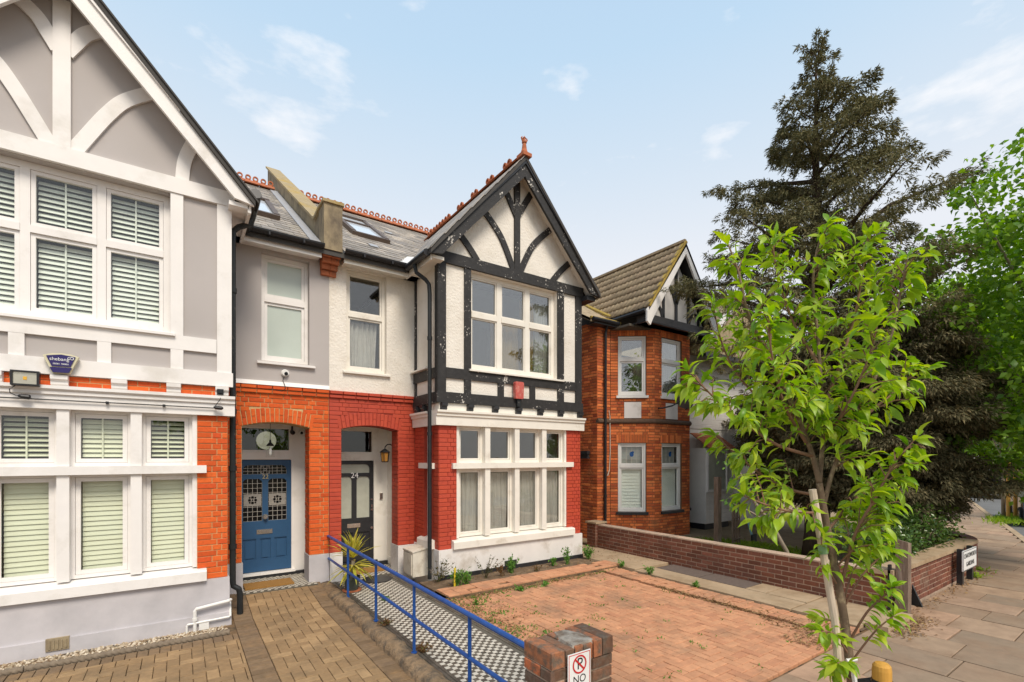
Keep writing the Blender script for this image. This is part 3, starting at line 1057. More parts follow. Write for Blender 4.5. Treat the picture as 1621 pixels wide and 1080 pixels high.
def build_house(num):
    left = num == 22
    fx = (lambda x: 4.23 - x) if left else None
    X = (lambda x: 4.23 - x) if left else (lambda x: x)
    F = lambda Y: (lambda: MB((0, Y, 0), (1, 0, 0), (0, -1, 0), fx))
    if left:
        h = thing('semi_detached_house', 'grey rendered house with white half timbering, orange brick porch and blue door', 'house', (X(4.5), 9, 0), 'facing pair of half timbered houses')
        TIM, PAN, TRIM, PL, BR, MO, FR = WHITE, GREYR, WHITE, PLINTHG, ORANGE, MORTB, WHITE
    else:
        h = thing('semi_detached_house', 'white roughcast house with black half timbering, red painted brick and black door', 'house', (X(4.5), 9, 0), 'facing pair of half timbered houses')
        TIM, PAN, TRIM, PL, BR, MO, FR = BLACKT, ROUGH, CREAM, PLINTHW, REDP, REDPM, CREAM
    key = 'house%d' % num
    UX = Vector((1, 0, 0))
    FN = Vector((0, -1, 0))
    Z = Vector((0, 0, 1))

    # ---- walls
    w = F(7.57)()
    holes_wall(w, 3.70, 7.03, 3.19, 5.85, [(4.335, 6.385, 3.84, 5.645)], -.22, 0)
    w.prism([(3.55, 5.85), (7.17, 5.85), (5.36, 7.80)], -.2, 0)
    w.box(3.702, 3.85, -1.03, -.225, 3.19, 5.80)                 # side of the bay
    w.box(6.88, 7.028, -7, -.225, -.1, 5.80)
    if left:
        w2 = F(8.60)()
        holes_wall(w2, 2.115, 3.70, 3.47, 5.85, [(2.435, 3.16, 3.80, 5.55)], -.25, 0)
    else:
        w2 = F(8.60)()
        holes_wall(w2, 2.117, 3.70, 3.40, 5.85, [(2.41, 3.14, 3.78, 5.585)], -.25, 0)
    w.v += [v for v in w2.v]
    k = len(w.v) - len(w2.v)
    w.f += [tuple(i + k for i in f) for f in w2.f]
    wall = obj('wall', w, PAN, h)

    # inside: floors, ceiling, back wall
    it = F(7.6)()
    it.box(2.2, 6.87, -3.6, -3.5, -.1, 5.8)
    it.box(3.86, 6.87, -3.5, -.26, 2.95, 3.1)
    it.box(2.2, 3.855, -3.5, -1.27, 2.95, 3.1)
    it.box(3.86, 6.87, -3.5, -.26, 5.72, 5.8)
    it.box(2.2, 3.855, -3.5, -1.27, 5.72, 5.8)
    it.box(3.86, 6.87, -3.5, -.36, -.05, .05)
    it.box(3.56, 3.68, -3.5, -1.27, -.1, 5.72)
    it.box(2.12, 2.2, -6, -1.27, -.1, 5.8)
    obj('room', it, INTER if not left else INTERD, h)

    # ---- ground floor of the bay: plinth, brick piers, sills, stone mullions
    p = F(7.55)()
    p.box(3.68, 7.05, -.35, .03, -.15, .615)
    pl = obj('plinth', p, PL, h)
    p = F(7.55)()
    p.box(3.682, 3.95, -1.05, -.352, -.15, .615)
    obj('side_plinth', p, PL, h)
    if left:
        p = F(7.55)()
        p.box(3.66, 7.07, -.3, .055, -.15, .15)
        obj('plinth_step', p, PL, h)
    if left:
        av = F(7.492)()
        av.box(4.23 + 1.06, 4.23 + 1.26, -.03, .012, .025, .165)
        for i in range(5):
            av.box(4.23 + 1.08 + i * .035, 4.23 + 1.095 + i * .035, .0, .022, .045, .145)
        obj('air_brick', av, CEMENT, pl)
    else:
        dp = F(7.518)()
        dp.box(3.67, 7.06, .0, .014, .0, .175)
        dp.box(5.05, 5.32, .0, .02, .16, .27)
        obj('damp_course', dp, BLACKP, pl)
    m = F(7.565)()
    m.box(3.702, 4.05, -.3, 0, .615, 2.80)
    pier = obj('brick_pier', m, MO, h)
    m = F(7.565)()
    m.box(6.64, 7.028, -.3, 0, .615, 2.80)
    pier2 = obj('brick_pier', m, MO, h)
    m = F(7.565)()
    m.box(3.702, 3.9, -1.04, -.60, .615, 2.80)
    pier3 = obj('brick_pier', m, MO, h)
    allow = lambda z: [(X(4.05), X(3.70))] if left else [(X(3.70), X(4.05))]
    r1 = courses(.615, 2.80, (lambda z: [(min(X(3.70), X(4.05)), max(X(3.70), X(4.05)))] if z > .77 else [(min(X(3.70), X(3.94)), max(X(3.70), X(3.94)))]), c=.0755, flem=True)
    pieces('brick', r1, (0, 7.555, 0), UX, Z, FN, BR, pier, key, depth=.02, jit=.003 if left else .0025, rot=.003)
    r2 = courses(.615, 2.80, (lambda z: [(min(X(6.64), X(7.03)), max(X(6.64), X(7.03)))] if z > .77 else [(min(X(6.80), X(7.03)), max(X(6.80), X(7.03)))]), c=.0755, flem=True)
    if not left:
        pieces('brick', r2, (0, 7.555, 0), UX, Z, FN, BR, pier2, key, depth=.02, jit=.0025, rot=.003)
        r3 = courses(.615, 2.80, lambda z: [(7.565, 7.78), (8.17, 8.60)], c=.0755, flem=True)
        pieces('brick', r3, (3.695, 0, 0), (0, 1, 0), Z, (-1, 0, 0), BR, pier3, key, depth=.02, jit=.0025, rot=.003)

    st = F(7.55)()
    st.prof([(-.22, .615), (.085, .615), (.085, .735), (.07, .755), (-.22, .80)], 3.945, 6.795)
    sill = obj('sill', st, TRIM, h)
    st = F(7.55)()
    st.box(3.945, 6.785, -.2, .055, 2.035, 2.135)
    for mx in (4.68, 5.35, 6.02):
        st.box(mx - .055, mx + .055, -.2, .025, .79, 2.034)
        st.box(mx - .055, mx + .055, -.2, .025, 2.136, 2.80)
    st.box(4.05, 4.10, -.2, -.02, .79, 2.80)
    st.box(6.59, 6.64, -.2, -.02, .79, 2.80)
    obj('stone_mullions', st, TRIM, h)
    # cornice and frieze
    c = F(7.55)()
    c.prof([(-.3, 2.80), (.05, 2.80), (.05, 2.955), (.075, 2.965), (.075, 3.0), (.105, 3.025), (.105, 3.062), (-.3, 3.062)], 3.62, 7.09)
    if not left:
        c.prof([(-.3, 3.063), (-.005, 3.063), (-.005, 3.195), (-.3, 3.195)], 3.70, 7.03)
        sd_ = MB((3.70, 0, 0), (0, 1, 0), (-1, 0, 0))
        sd_.prof([(-.1, 2.80), (.05, 2.80), (.05, 2.955), (.075, 2.965), (.075, 3.0), (.105, 3.025), (.105, 3.062), (-.1, 3.062)], 7.852, 8.61)
        kk = len(c.v)
        c.v += sd_.v
        c.f += [tuple(i + kk for i in f) for f in sd_.f]
    obj('cornice', c, TRIM, h)
    if left:
        bm_ = F(7.565)()
        bm_.box(3.70, 7.03, -.2, 0, 3.062, 3.19)
        fr = obj('brick_frieze', bm_, MO, h)
        pieces('brick', courses(3.064, 3.192, lambda z: [(X(7.03), X(3.70))], c=.064), (0, 7.557, 0), UX, Z, FN, BR, fr, key, depth=.02, jit=.003, limit=320)
    for i, cx in enumerate((3.77, 4.30, 4.84, 5.375, 5.91, 6.44, 6.98)):
        d = F(7.55)()
        wd = .055 if not left else .075
        d.prof([(-.05, 3.064), (.035, 3.064), (.06, 3.085), (.06, 3.12), (.09, 3.14), (.09, 3.187), (-.05, 3.187)], cx - wd, cx + wd)
        obj('corbel', d, BLACKP if not left else TRIM, h)
    if not left:
        for yy in (8.42, 8.12):
            d = MB((3.70, 0, 0), (0, 1, 0), (-1, 0, 0))
            d.prof([(-.05, 3.064), (.035, 3.064), (.06, 3.085), (.06, 3.12), (.09, 3.14), (.09, 3.187), (-.05, 3.187)], yy - .055, yy + .055)
            obj('corbel', d, BLACKP, h)

    # ---- half timbering: every board is a piece of its own
    def timber(fn, name='timber', mat=None):
        t = F(7.57)()
        fn(t)
        return obj(name, t, mat or TIM, wall)
    timber(lambda t: t.box(3.64, 7.07, 0, .055, 3.197, 3.385))
    timber(lambda t: t.box(3.83, 6.88, 0, .036, 3.637, 3.82))
    timber(lambda t: t.box(3.62, 7.08, 0, .050, 5.65, 5.85))
    for a, b in ((3.655, 3.825), (6.882, 7.045)):
        timber(lambda t: t.box(a, b, 0, .040, 3.386, 5.649))
    for a, b in ((4.198, 4.334), (6.386, 6.552)):
        timber(lambda t: t.box(a, b, 0, .034, 3.821, 5.649))
        timber(lambda t: t.box(a, b, 0, .034, 3.386, 3.636))
    for a, b in ((4.92, 5.05), (5.67, 5.80)):
        timber(lambda t: t.box(a, b, 0, .034, 3.386, 3.636))
    bw = .125 if not left else .155
    timber(lambda t: t.box(5.36 - bw / 2, 5.36 + bw / 2, 0, .045, 5.851, 7.56))
    if left:
        arcs = [[(5.33, 5.70), (5.16, 6.02), (4.95, 6.40), (4.765, 6.65), (4.42, 6.92)], [(4.215, 5.75), (4.18, 6.12), (4.03, 6.52)], [(5.33, 6.96), (5.25, 7.10), (5.135, 7.28), (4.90, 7.46)]]
    else:
        arcs = [[(5.34, 5.72), (5.09, 6.24), (4.90, 6.52), (4.50, 6.90)], [(4.55, 5.74), (4.30, 6.04), (3.98, 6.34)], [(5.34, 6.92), (5.195, 7.16), (5.02, 7.44)]]
    for a in arcs:
        for mir in (False, True):
            pts = [((10.72 - u) if mir else u, z) for u, z in arc_pts(a)]
            timber(lambda t: t.strip(pts, bw * .95, 0, .034), 'brace')
    # upper bay side (only the side that shows)
    if not left:
        sdm = lambda: MB((3.702, 0, 0), (0, 1, 0), (-1, 0, 0))
        for (a, b, c0, c1, nn) in ((7.53, 8.60, 3.197, 3.385, .05), (7.53, 8.60, 3.637, 3.82, .035), (7.52, 7.66, 3.386, 5.64, .036), (8.50, 8.56, 3.386, 5.6, .03)):
            t = sdm()
            t.box(a, b, 0.001, nn, c0, c1)
            obj('timber', t, TIM, wall)
        t = sdm()
        t.prof([(0, 3.83), (.10, 3.83), (.10, 3.86), (0, 3.90)], 7.9, 8.62)
        obj('sill', t, TRIM, wall)

    # ---- gable roof, bargeboards, soffit
    EZ, AZ = 5.70, 7.93
    sl_ = (AZ - EZ) / (5.36 - 3.40)
    g = F(7.24)()
    th = .055
    for s in (-1, 1):
        e = 5.36 + s * 1.96
        g.prism([(5.36, AZ), (e, EZ), (e, EZ - th * 1.4), (5.36, AZ - th * 1.4)], -4.4, 0)
    roof = obj('gable_roof', g, SLATEB, h)
    lsl = math.hypot(1.96, AZ - EZ)
    if not left:
        V = Vector(((5.36 - 3.40) / lsl, 0, (AZ - EZ) / lsl))
        N2 = Vector((-V.z, 0, V.x))
        rr = []
        for i in range(15):
            u = 7.22 + (.06 if i % 2 else 0)
            zmid = EZ + (i + .5) / 15 * (AZ - EZ)
            yend = EAVE_Y + (zmid - EAVE_Z) / ROOFP + .1
            while u < yend:
                rr.append((u + .003, u + .247, i * lsl / 15, i * lsl / 15 + .235))
                u += .25
        pieces('slate', rr, (3.40, 0, EZ), (0, 1, 0), V, N2, SLATE, roof, key + 'g', depth=.012, proud=.022, jit=.002, ch=(.01, .01, .2), tilt=-.05, rest='slating')
    else:
        g2 = F(7.22)()
        for s in (-1, 1):
            e = 5.36 + s * 2.0
            ez = AZ + .03 - 2.0 * sl_
            g2.prism([(5.36, AZ + .03), (e, ez), (e, ez - .03), (5.36, AZ - .001)], -.3, 0)
        obj('verge', g2, SLATEB, roof)
    for s in (-1, 1):
        b = F(7.30)()
        q = lambda u: 5.36 + s * (5.36 - u)
        b.prism([(q(5.36), 7.845), (q(3.41), 5.735), (q(3.41), 5.635), (q(3.64), 5.675), (q(5.36), 7.555)], -.03, .02)
        bb = obj('bargeboard', b, TIM if left else BLACKT, h)
        mo = F(7.30)()
        mo.prism([(q(5.36), 7.862), (q(3.405), 5.745), (q(3.405), 5.675), (q(5.36), 7.79)], .021, .048)
        obj('moulding', mo, WHITE if left else BLACKP, bb)
        so = F(7.33)()
        so.prism([(q(5.36), 7.84), (q(3.45), 5.667), (q(3.45), 5.64), (q(5.36), 7.81)], -.24, -.002)
        obj('soffit', so, TRIM, bb)
    if not left:                                                  # boxed eaves of the gable, cream on the left, black end on the right
        s_ = MB((0, 0, 0), (1, 0, 0), (0, 1, 0))
        s_.box(3.47, 3.70, 7.36, 8.6, 5.60, 5.655)
        s_.box(3.45, 3.48, 7.36, 8.45, 5.56, 5.70)
        obj('eaves_board', s_, CREAM, h)
        s_ = MB()
        s_.box(7.04, 7.27, 7.36, 8.9, 5.56, 5.66)
        obj('eaves_board', s_, BLACKP, h)
    else:
        s_ = MB()
        s_.box(.53, .76, 7.34, 8.6, 5.60, 5.655)
        s_.box(.75, .79, 7.34, 8.45, 5.55, 5.72)
        obj('eaves_board', s_, WHITE, h)

    # ---- main roof of slates
    mr = F(0)()
    a, b = 2.115, 7.05
    mr.prof([(-EAVE_Y, EAVE_Z), (-RIDGE_Y, RIDGE_Z), (-RIDGE_Y, RIDGE_Z - .1), (-EAVE_Y, EAVE_Z - .09)], a, b)
    mr.prof([(-RIDGE_Y - .001, RIDGE_Z), (-RIDGE_Y - 5, RIDGE_Z - 3.2), (-RIDGE_Y - 5, RIDGE_Z - 3.3), (-RIDGE_Y - .001, RIDGE_Z - .1)], a, b)
    mroof = obj('main_roof', mr, SLATEB, h)
    V = Vector((0, RIDGE_Y - EAVE_Y, RIDGE_Z - EAVE_Z))
    LL = V.length
    V = V.normalized()
    N3 = Vector((0, -V.z, V.y))
    sk = (1.02, 1.42, 1.55, 3.0) if left else (2.98, 3.66, 2.15, 4.0)
    rr = []
    nrow = int(LL / .2)
    for i in range(nrow):
        v0 = i * LL / nrow
        zz = EAVE_Z + (v0 + .1) * V.z
        lo, hi = (.62, 1.92) if left else (2.30, 5.36)
        if not left:
            hi = min(5.4, 5.36 - (AZ - zz) / sl_ + .05) if zz < AZ else 6.2
            hi = max(hi, 3.5)
        else:
            lo = .1
        u = lo - (.12 if i % 2 else 0)
        while u < hi:
            s, e = max(u, lo), min(u + .245, hi)
            if e - s > .05 and not (sk[0] - .02 < (s + e) / 2 < sk[1] + .02 and sk[2] - .1 < v0 + .1 < sk[3]):
                rr.append((s + .003, e - .003, v0, v0 + LL / nrow + .04))
            u += .245
    pieces('slate', rr, (0, EAVE_Y, EAVE_Z), UX, V, N3, SLATE, mroof, key + 'r', depth=.010, proud=.022, jit=.002, rot=.006, ch=(.012, .012, .2), tilt=-.045, rest='slating')
    # roof window
    skw = MB((0, 0, 0), (1, 0, 0), (0, 1, 0))
    P = lambda u, v, n: tuple(Vector((u, EAVE_Y, EAVE_Z)) + V * v + N3 * n)

    def rbox(mb, u0, u1, v0, v1, n0, n1):
        k = len(mb.v)
        mb.v += [P(u0, v0, n0), P(u1, v0, n0), P(u1, v1, n0), P(u0, v1, n0), P(u0, v0, n1), P(u1, v0, n1), P(u1, v1, n1), P(u0, v1, n1)]
        mb.f += [tuple(i + k for i in f) for f in [(0, 3, 2, 1), (4, 5, 6, 7), (0, 1, 5, 4), (1, 2, 6, 5), (2, 3, 7, 6), (3, 0, 4, 7)]]
    u0, u1, v0, v1 = sk
    rbox(skw, u0 - .06, u0 + .03, v0, v1, 0, .11)
    rbox(skw, u1 - .03, u1 + .06, v0, v1, 0, .11)
    rbox(skw, u0 - .06, u1 + .06, v0 - .1, v0 - .001, 0, .10)
    rbox(skw, u0 - .06, u1 + .06, v1 + .001, v1 + .09, 0, .12)
    if not left:
        rbox(skw, u0 + .031, u1 - .031, (v0 + v1) / 2 + .3, (v0 + v1) / 2 + .36, 0, .105)
    sw = obj('roof_window', skw, pm('skylight_frame_%d' % num, (.12, .085, .065), .5, .2, 9), mroof)
    gp = MB()
    rbox(gp, u0 + .03, u1 - .03, v0, v1, .06, .07)
    obj('pane', gp, pm('skylight_glass_%d' % num, (.62, .66, .70), .12, .03, 2, spec=.7), mroof)
    if not left:
        fl = MB()
        pts = []
        for t in (0, .22, .45, .7):
            z = EZ + .06 + t * (AZ - EZ)
            x = 5.36 - (AZ - z) / sl_
            y = EAVE_Y + (z - EAVE_Z) / ROOFP
            pts.append((x, y, z))
        for (p0, p1) in zip(pts[:1], pts[1:2]):
            k = len(fl.v)
            fl.v += [(p0[0] - .20, p0[1] + .02, p0[2] + .03), (p0[0] + .05, p0[1] - .02, p0[2] + .07), (p1[0] + .05, p1[1], p1[2] + .07), (p1[0] - .11, p1[1] + .03, p1[2] + .05)]
            fl.f.append((k, k + 1, k + 2, k + 3))
        obj('valley_flashing', fl, FLASHW, mroof)
        f2 = MB()
        rbox(f2, 3.05, 3.22, 1.15, 1.33, .03, .045)
        rbox(f2, 4.1, 4.28, 3.6, 3.75, .03, .045)
        obj('slate_patch', f2, LEAD, mroof)
    else:
        f2 = MB()
        rbox(f2, 1.78, 1.95, 0.05, LL, .028, .045)
        obj('lead_flashing', f2, LEAD, mroof)

    # ridge crest tiles
    cm = MB()
    cm.prof([(-.12, -.06), (-.03, .035), (.03, .035), (.12, -.06), (.09, -.07), (0, .0), (-.09, -.07)], -.158, .158)
    for cxx in (-.078, .078):
        a_ = [(cxx + .062 * math.cos(t), .10 + .062 * math.sin(t)) for t in [i * math.pi / 8 for i in range(16)]]
        for i in range(16):
            o0, o1 = a_[i], a_[(i + 1) % 16]
            i0 = (cxx + (o0[0] - cxx) * .55, .10 + (o0[1] - .10) * .55)
            i1 = (cxx + (o1[0] - cxx) * .55, .10 + (o1[1] - .10) * .55)
            cm.prism([o0, o1, i1, i0], -.02, .02)
    crest = shared('crest_tile', cm, TERRA)
    xs = [.1 + .325 * i for i in range(6)] if left else [2.42 + .325 * i for i in range(12)]
    for xx in xs:
        inst('crest_tile', crest, Matrix.Translation((xx, RIDGE_Y, RIDGE_Z + .08)) @ Matrix.Rotation(R.gauss(0, .015), 4, 'Y'), mroof)
    if not left:
        pm2 = MB()
        pm2.prof([(-.12, -.06), (-.03, .035), (.03, .035), (.12, -.06), (.09, -.07), (0, .0), (-.09, -.07)], -.158, .158)
        plain = shared('ridge_tile', pm2, TERRA)
        y = 7.56
        i = 0
        while y < 11.6:
            M = Matrix.Translation((5.36, y, AZ + .055)) @ Matrix.Rotation(math.pi / 2 + R.gauss(0, .01), 4, 'Z')
            if i % 2 == 1 or i > 9:
                inst('crest_tile', crest, M, roof)
            else:
                inst('ridge_tile', plain, M, roof)
            y += .325
            i += 1
        fi = MB()
        fi.prof([(-.14, -.12), (-.03, .02), (.03, .02), (.14, -.12)], 0, .2)
        fm = MB()
        fm.box(5.36 - .10, 5.36 + .10, 7.20, 7.42, AZ - .02, AZ + .045)
        fm.lathe((5.36, 7.31, AZ + .045), [(.085, 0), (.075, .03), (.05, .10), (.038, .19), (.032, .215), (.048, .225), (.048, .24), (.03, .25), (.025, .30), (.035, .315), (.02, .335)], 10)
        for sx in (-1, 1):
            fm.tube([(5.36, 7.31, AZ + .27), (5.36 + sx * .04, 7.31, AZ + .30), (5.36 + sx * .065, 7.31, AZ + .35), (5.36 + sx * .05, 7.31, AZ + .375)], [.018, .018, .016, .01], 6)
        fm.tube([(5.36, 7.31, AZ + .3), (5.36, 7.31, AZ + .40)], [.022, .008], 6)
        obj('finial', fm, TERRA, h)

    # ---- recess above the doors: fascia, gutter, string course
    e = F(8.6)()
    e.box(2.32 if not left else 2.3, 3.72, .0, .26, 5.60, 5.66)
    e.box(2.30, 3.46, .245, .275, 5.56, 5.74)
    obj('eaves_board', e, TRIM if left else CREAM, h)
    gt = F(8.6)()
    prof = [(.29 + .065 * math.cos(t) + .065, 5.75 + .065 * math.sin(t)) for t in [math.pi + i * math.pi / 8 for i in range(9)]]
    prof = prof + [(n_ * .88 + .042, z_ + .006) for n_, z_ in reversed(prof)]
    gt.prof(prof, 2.28, 3.50)
    gut = obj('gutter', gt, BLACKPL, h)
    for u in (2.6, 3.1, 3.42):
        br = F(8.6)()
        br.box(u - .012, u + .012, .283, .43, 5.675, 5.72)
        obj('bracket', br, BLACKPL, gut)
    if not left:
        g3 = MB()
        g3.tube([(3.385, 8.20, 5.68), (3.37, 7.34, 5.66)], .06, 8)
        obj('gutter', g3, BLACKPL, h)
    else:
        g3 = MB()
        g3.tube([(.84, 8.25, 5.72), (.85, 7.9, 5.74), (.845, 7.50, 5.76), (.84, 7.26, 5.80)], [.06, .06, .065, .07], 8)
        obj('gutter', g3, BLACKPL, h)

    # ---- brick porch front
    if left:
        oL, oR, jl, jr = .795, 1.80, .55, 2.112
    else:
        oL, oR, jl, jr = 2.325, 3.37, 2.118, 3.70
    ZS, ZC, ZT = 2.735, 2.81, 3.27
    cc, hw = (oL + oR) / 2, (oR - oL) / 2
    atop = lambda u: ZS + (ZC - ZS) * (1 - ((u - cc) / hw) ** 2)
    Fm = lambda Y: MB((0, Y, 0), (1, 0, 0), (0, -1, 0))
    m = Fm(8.612)
    m.box(jl, oL, -.33, 0, .1, ZT)
    m.box(oR, jr, -.33, 0, .1, ZT)
    nn_ = 12
    for i in range(nn_):
        a, b = oL + (oR - oL) * i / nn_, oL + (oR - oL) * (i + 1) / nn_
        m.prism([(a, atop(a)), (b, atop(b)), (b, ZT), (a, ZT)], -.33, 0)
    m.box(jl, jr, -.25, .02, ZT, 3.40)
    porch = obj('porch_arch', m, MO, h)
    VS = .235
    span = hw + .05

    def allow2(z):
        if z < ZS - .01:
            return [(jl, oL), (oR, jr)]
        if z < ZS + VS + .01:
            return [(jl, cc - span), (cc + span, jr)]
        if z < ZC + VS - .005:
            k_ = hw * math.sqrt(max(0., 1 - (z - VS - ZS - .01) / (ZC - ZS)))
            return [(jl, cc - k_), (cc + k_, jr)]
        return [(jl, jr)]
    pieces('brick', courses(.58, ZT, allow2, c=.0747, flem=True, g=.011 if left else .008), (0, 8.60, 0), UX, Z, FN, BR, porch, key, depth=.02, jit=.003, rot=.003, limit=320)
    for (za, zb, prd) in ((ZT, ZT + .062, .035), (ZT + .066, 3.398, .055)):
        pieces('brick', courses(za, zb, lambda z: [(jl, jr)], c=.066), (0, 8.6, 0), UX, Z, FN, BR, porch, key, depth=.07, proud=prd, jit=.002, limit=340)
    nv = 17
    for i in range(nv):
        u = cc - span + (i + .5) * 2 * span / nv
        zb_ = atop(min(max(u, oL), oR))
        ang = -(u - cc) * .32
        Vv = Vector((math.sin(-ang), 0, math.cos(ang)))
        Uu = Vector((Vv.z, 0, -Vv.x))
        L = VS * (1 if left else 1)
        segs = [(0, .11), (.115, .23)] if i % 2 else [(0, .225)]
        pieces('brick', [(-.028, .028, a_, b_) for a_, b_ in segs], (u, 8.60, zb_ + .004), Uu, Vv, FN, BR, porch, key, depth=.02, jit=.003, limit=370, ch=(.06, .03, .12))
    pieces('brick', courses(.58, ZS - .01, lambda z: [(8.605, 8.93)], c=.0747), (oR + .0, 0, 0), (0, 1, 0), Z, (-1, 0, 0), BR, porch, key, depth=.02, proud=.008, jit=.003, limit=420)
    pb = Fm(8.6)
    pb.box(jl - (.0 if left else -.004), oL + .012, -.34, .03, -.1, .575)
    obj('plinth', pb, PL, porch)
    pb = Fm(8.6)
    pb.box(oR - .018, jr + (-.001 if left else 0), -.34, .03, -.1, .575)
    obj('plinth', pb, PL, porch)
    if left:
        wb = Fm(8.6)
        wb.prof([(-.1, 3.401), (.06, 3.401), (.03, 3.47), (-.1, 3.47)], .55, 2.112)
        obj('white_band', wb, WHITE, h)

    # ---- porch inside, door frame, fanlight
    DY = 9.40
    if left:
        dl, dr, fr_r = .80, 1.652, 1.88
        dz0, dz1 = .235, 2.19
    else:
        dl, dr, fr_r = 2.40, 3.165, 3.45
        dz0, dz1 = .215, 2.165
    pi_ = MB()
    pi_.box(fr_r, fr_r + .08, 8.945, DY + .1, .0, 2.95)
    pi_.box(jl + .05, dl - .08, 8.945, DY + .1, .0, 2.95)
    pi_.box(jl + .05, fr_r + .08, 8.945, DY + .1, 2.86, 2.95)
    pi_.box(fr_r - .012, fr_r + .001, 8.95, DY - .03, 1.02, 1.06)
    pi_.box(fr_r - .012, fr_r + .001, 8.95, DY - .03, .1, .25)
    obj('porch_lining', pi_, WHITE if left else CREAM, h)
    df = Fm(DY)
    df.box(dl - .08, dl, -.1, .02, .1, 2.86)
    df.box(dr, dr + .055, -.1, .02, .1, 2.86)
    df.box(dr + .056, fr_r, -.1, .0, .1, 2.86)
    df.box(dl, dr, -.1, .025, dz1 + .008, dz1 + .14)
    df.box(dl, dr, -.1, .015, 2.745, 2.86)
    df.box(dl, dr, -.08, .01, dz1 + .141, dz1 + .175)
    df.box(dr - .035, dr, -.08, .01, dz1 + .176, 2.744)
    df.box(dl, dl + .035, -.08, .01, dz1 + .176, 2.744)
    frame = obj('door_frame', df, WHITE if left else CREAM, h)
    fl_ = Fm(DY)
    fl_.box(dl + .03, dr - .03, -.045, -.035, dz1 + .17, 2.75)
    obj('fanlight', fl_, GLASSD, frame)
    hall = MB()
    hall.box(dl - .3, dl - .25, DY + .12, DY + 1.5, 0, 2.9)
    hall.box(fr_r + .02, fr_r + .07, DY + .12, DY + 1.5, 0, 2.9)
    hall.box(dl - .3, fr_r + .07, DY + 1.5, DY + 1.55, 0, 2.9)
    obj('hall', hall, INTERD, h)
    th_ = Fm(DY)
    th_.box(dl - .08, fr_r, -.1, .06, .08, dz0 - .055)
    obj('step', th_, BLACKP, frame)
    th_ = Fm(DY)
    th_.box(dl - .02, dr + .06, -.08, .075, dz0 - .054, dz0 - .012)
    obj('threshold', th_, WHITE if left else BLACKP, frame)

    # ---- the door itself
    W = dr - dl
    dm = Fm(DY)
    T0, T1 = -.055, -.012
    gz = [1.12, 1.86, 1.94, 2.10] if left else [1.05, 1.86, 1.93, 2.10]       # lower lights, top light
    mid = .095
    dm.box(dl, dr, T0, -.040, dz0, dz1)                                       # core
    dm.box(dl, dl + .085, T0, T1, dz0, dz1)
    dm.box(dr - .075, dr, T0, T1, dz0, dz1)
    dm.box(dl + .085, dr - .075, T0, T1 - .001, gz[3], dz1)
    dm.box(dl + .085, dr - .075, T0, T1 - .001, gz[1], gz[2])
    ca, cb = dl + .085, dr - .075
    mc = (ca + cb) / 2
    dm.box(mc - mid / 2, mc + mid / 2, T0, T1 - .002, gz[0], gz[1])
    dm.box(ca, cb, T0, T1 - .001, .82 if left else .78, gz[0])
    dm.box(ca, cb, T0, T1 - .001, dz0, dz0 + .2)
    # shaped corners of the lights
    def corner(u, z, su, s, rr_):
        pts = [(u, z)] + [(u + su * rr_ * (1 - math.sin(t)), z - s * rr_ * (1 - math.cos(t))) for t in [i * math.pi / 2 / 6 for i in range(7)]]
        dm.prism(pts, T0, T1 - .002)
    for (a, b, zt, rr_) in ((ca, mc - mid / 2, gz[1], .07), (mc + mid / 2, cb, gz[1], .07), (ca, cb, gz[3], .09)):
        corner(a, zt, 1, 1, rr_)
        corner(b, zt, -1, 1, rr_)
    npan = 3 if left else 2
    pw = (cb - ca) / npan
    z0p, z1p = dz0 + .2, (.82 if left else .78)
    for i in range(npan):
        a, b = ca + i * pw, ca + (i + 1) * pw
        if i:
            dm.box(a - .03, a + .03, T0, T1 - .002, z0p, z1p)
    door = obj('door', dm, BLUED if left else BLACKP, h)
    for i in range(npan):
        a, b = ca + i * pw + (.03 if i else 0), ca + (i + 1) * pw - (.03 if i < npan - 1 else 0)
        pn = Fm(DY)
        pn.prism([(a, z0p), (b, z0p), (b, z1p), (a, z1p)], -.04, -.034)
        pn.prism([(a + .035, z0p + .04), (b - .035, z0p + .04), (b - .035, z1p - .04), (a + .035, z1p - .04)], -.034, -.020)
        pn.box(a, b, -.034, -.012, z0p, z0p + .018)
        pn.box(a, b, -.034, -.015, z1p - .012, z1p)
        obj('panel', pn, BLUED if left else BLACKP, door)
    lights = [(ca, mc - mid / 2, gz[0], gz[1]), (mc + mid / 2, cb, gz[0], gz[1]), (ca, cb, gz[2], gz[3])]
    for li, (a, b, c_, d_) in enumerate(lights):
        pn = Fm(DY)
        pn.box(a, b, -.039, -.036, c_, d_)
        obj('pane', pn, BLKGL if left else FROST, door)
        if left:
            cmn = Fm(DY)
            n0, n1 = -.036, -.029
            nu = 4 if li < 2 else 9
            nz_ = 9 if li < 2 else 3
            for i in range(nu + 1):
                u = a + (b - a) * i / nu
                cmn.box(u - .003, u + .003, n0, n1, c_, d_)
            for j in range(nz_ + 1):
                z = c_ + (d_ - c_) * j / nz_
                cmn.box(a, b, n0, n1 - .001, z - .003, z + .003)
            obj('came', cmn, LEADC, door)
            # ornamental square
            fm_ = Fm(DY)
            uc, zc = (a + b) / 2, (c_ + d_) / 2
            hs = (b - a) * .46 if li < 2 else .075
            hz = .105 if li < 2 else .075
            fm_.box(uc - hs, uc + hs, -.028, -.026, zc - hz, zc + hz)
            om = obj('ornament', fm_, pm('etched_glass_%d' % li, (.30, .28, .25), .5, .3, 60), door)
            f2 = Fm(DY)
            for q in range(4):
                t = q * math.pi / 2
                f2.disc((uc + .048 * math.cos(t), zc + .048 * math.sin(t)), .023, -.026, -.022, 10)
                t += math.pi / 4
                f2.disc((uc + .062 * math.cos(t), zc + .062 * math.sin(t)), .015, -.026, -.022, 8)
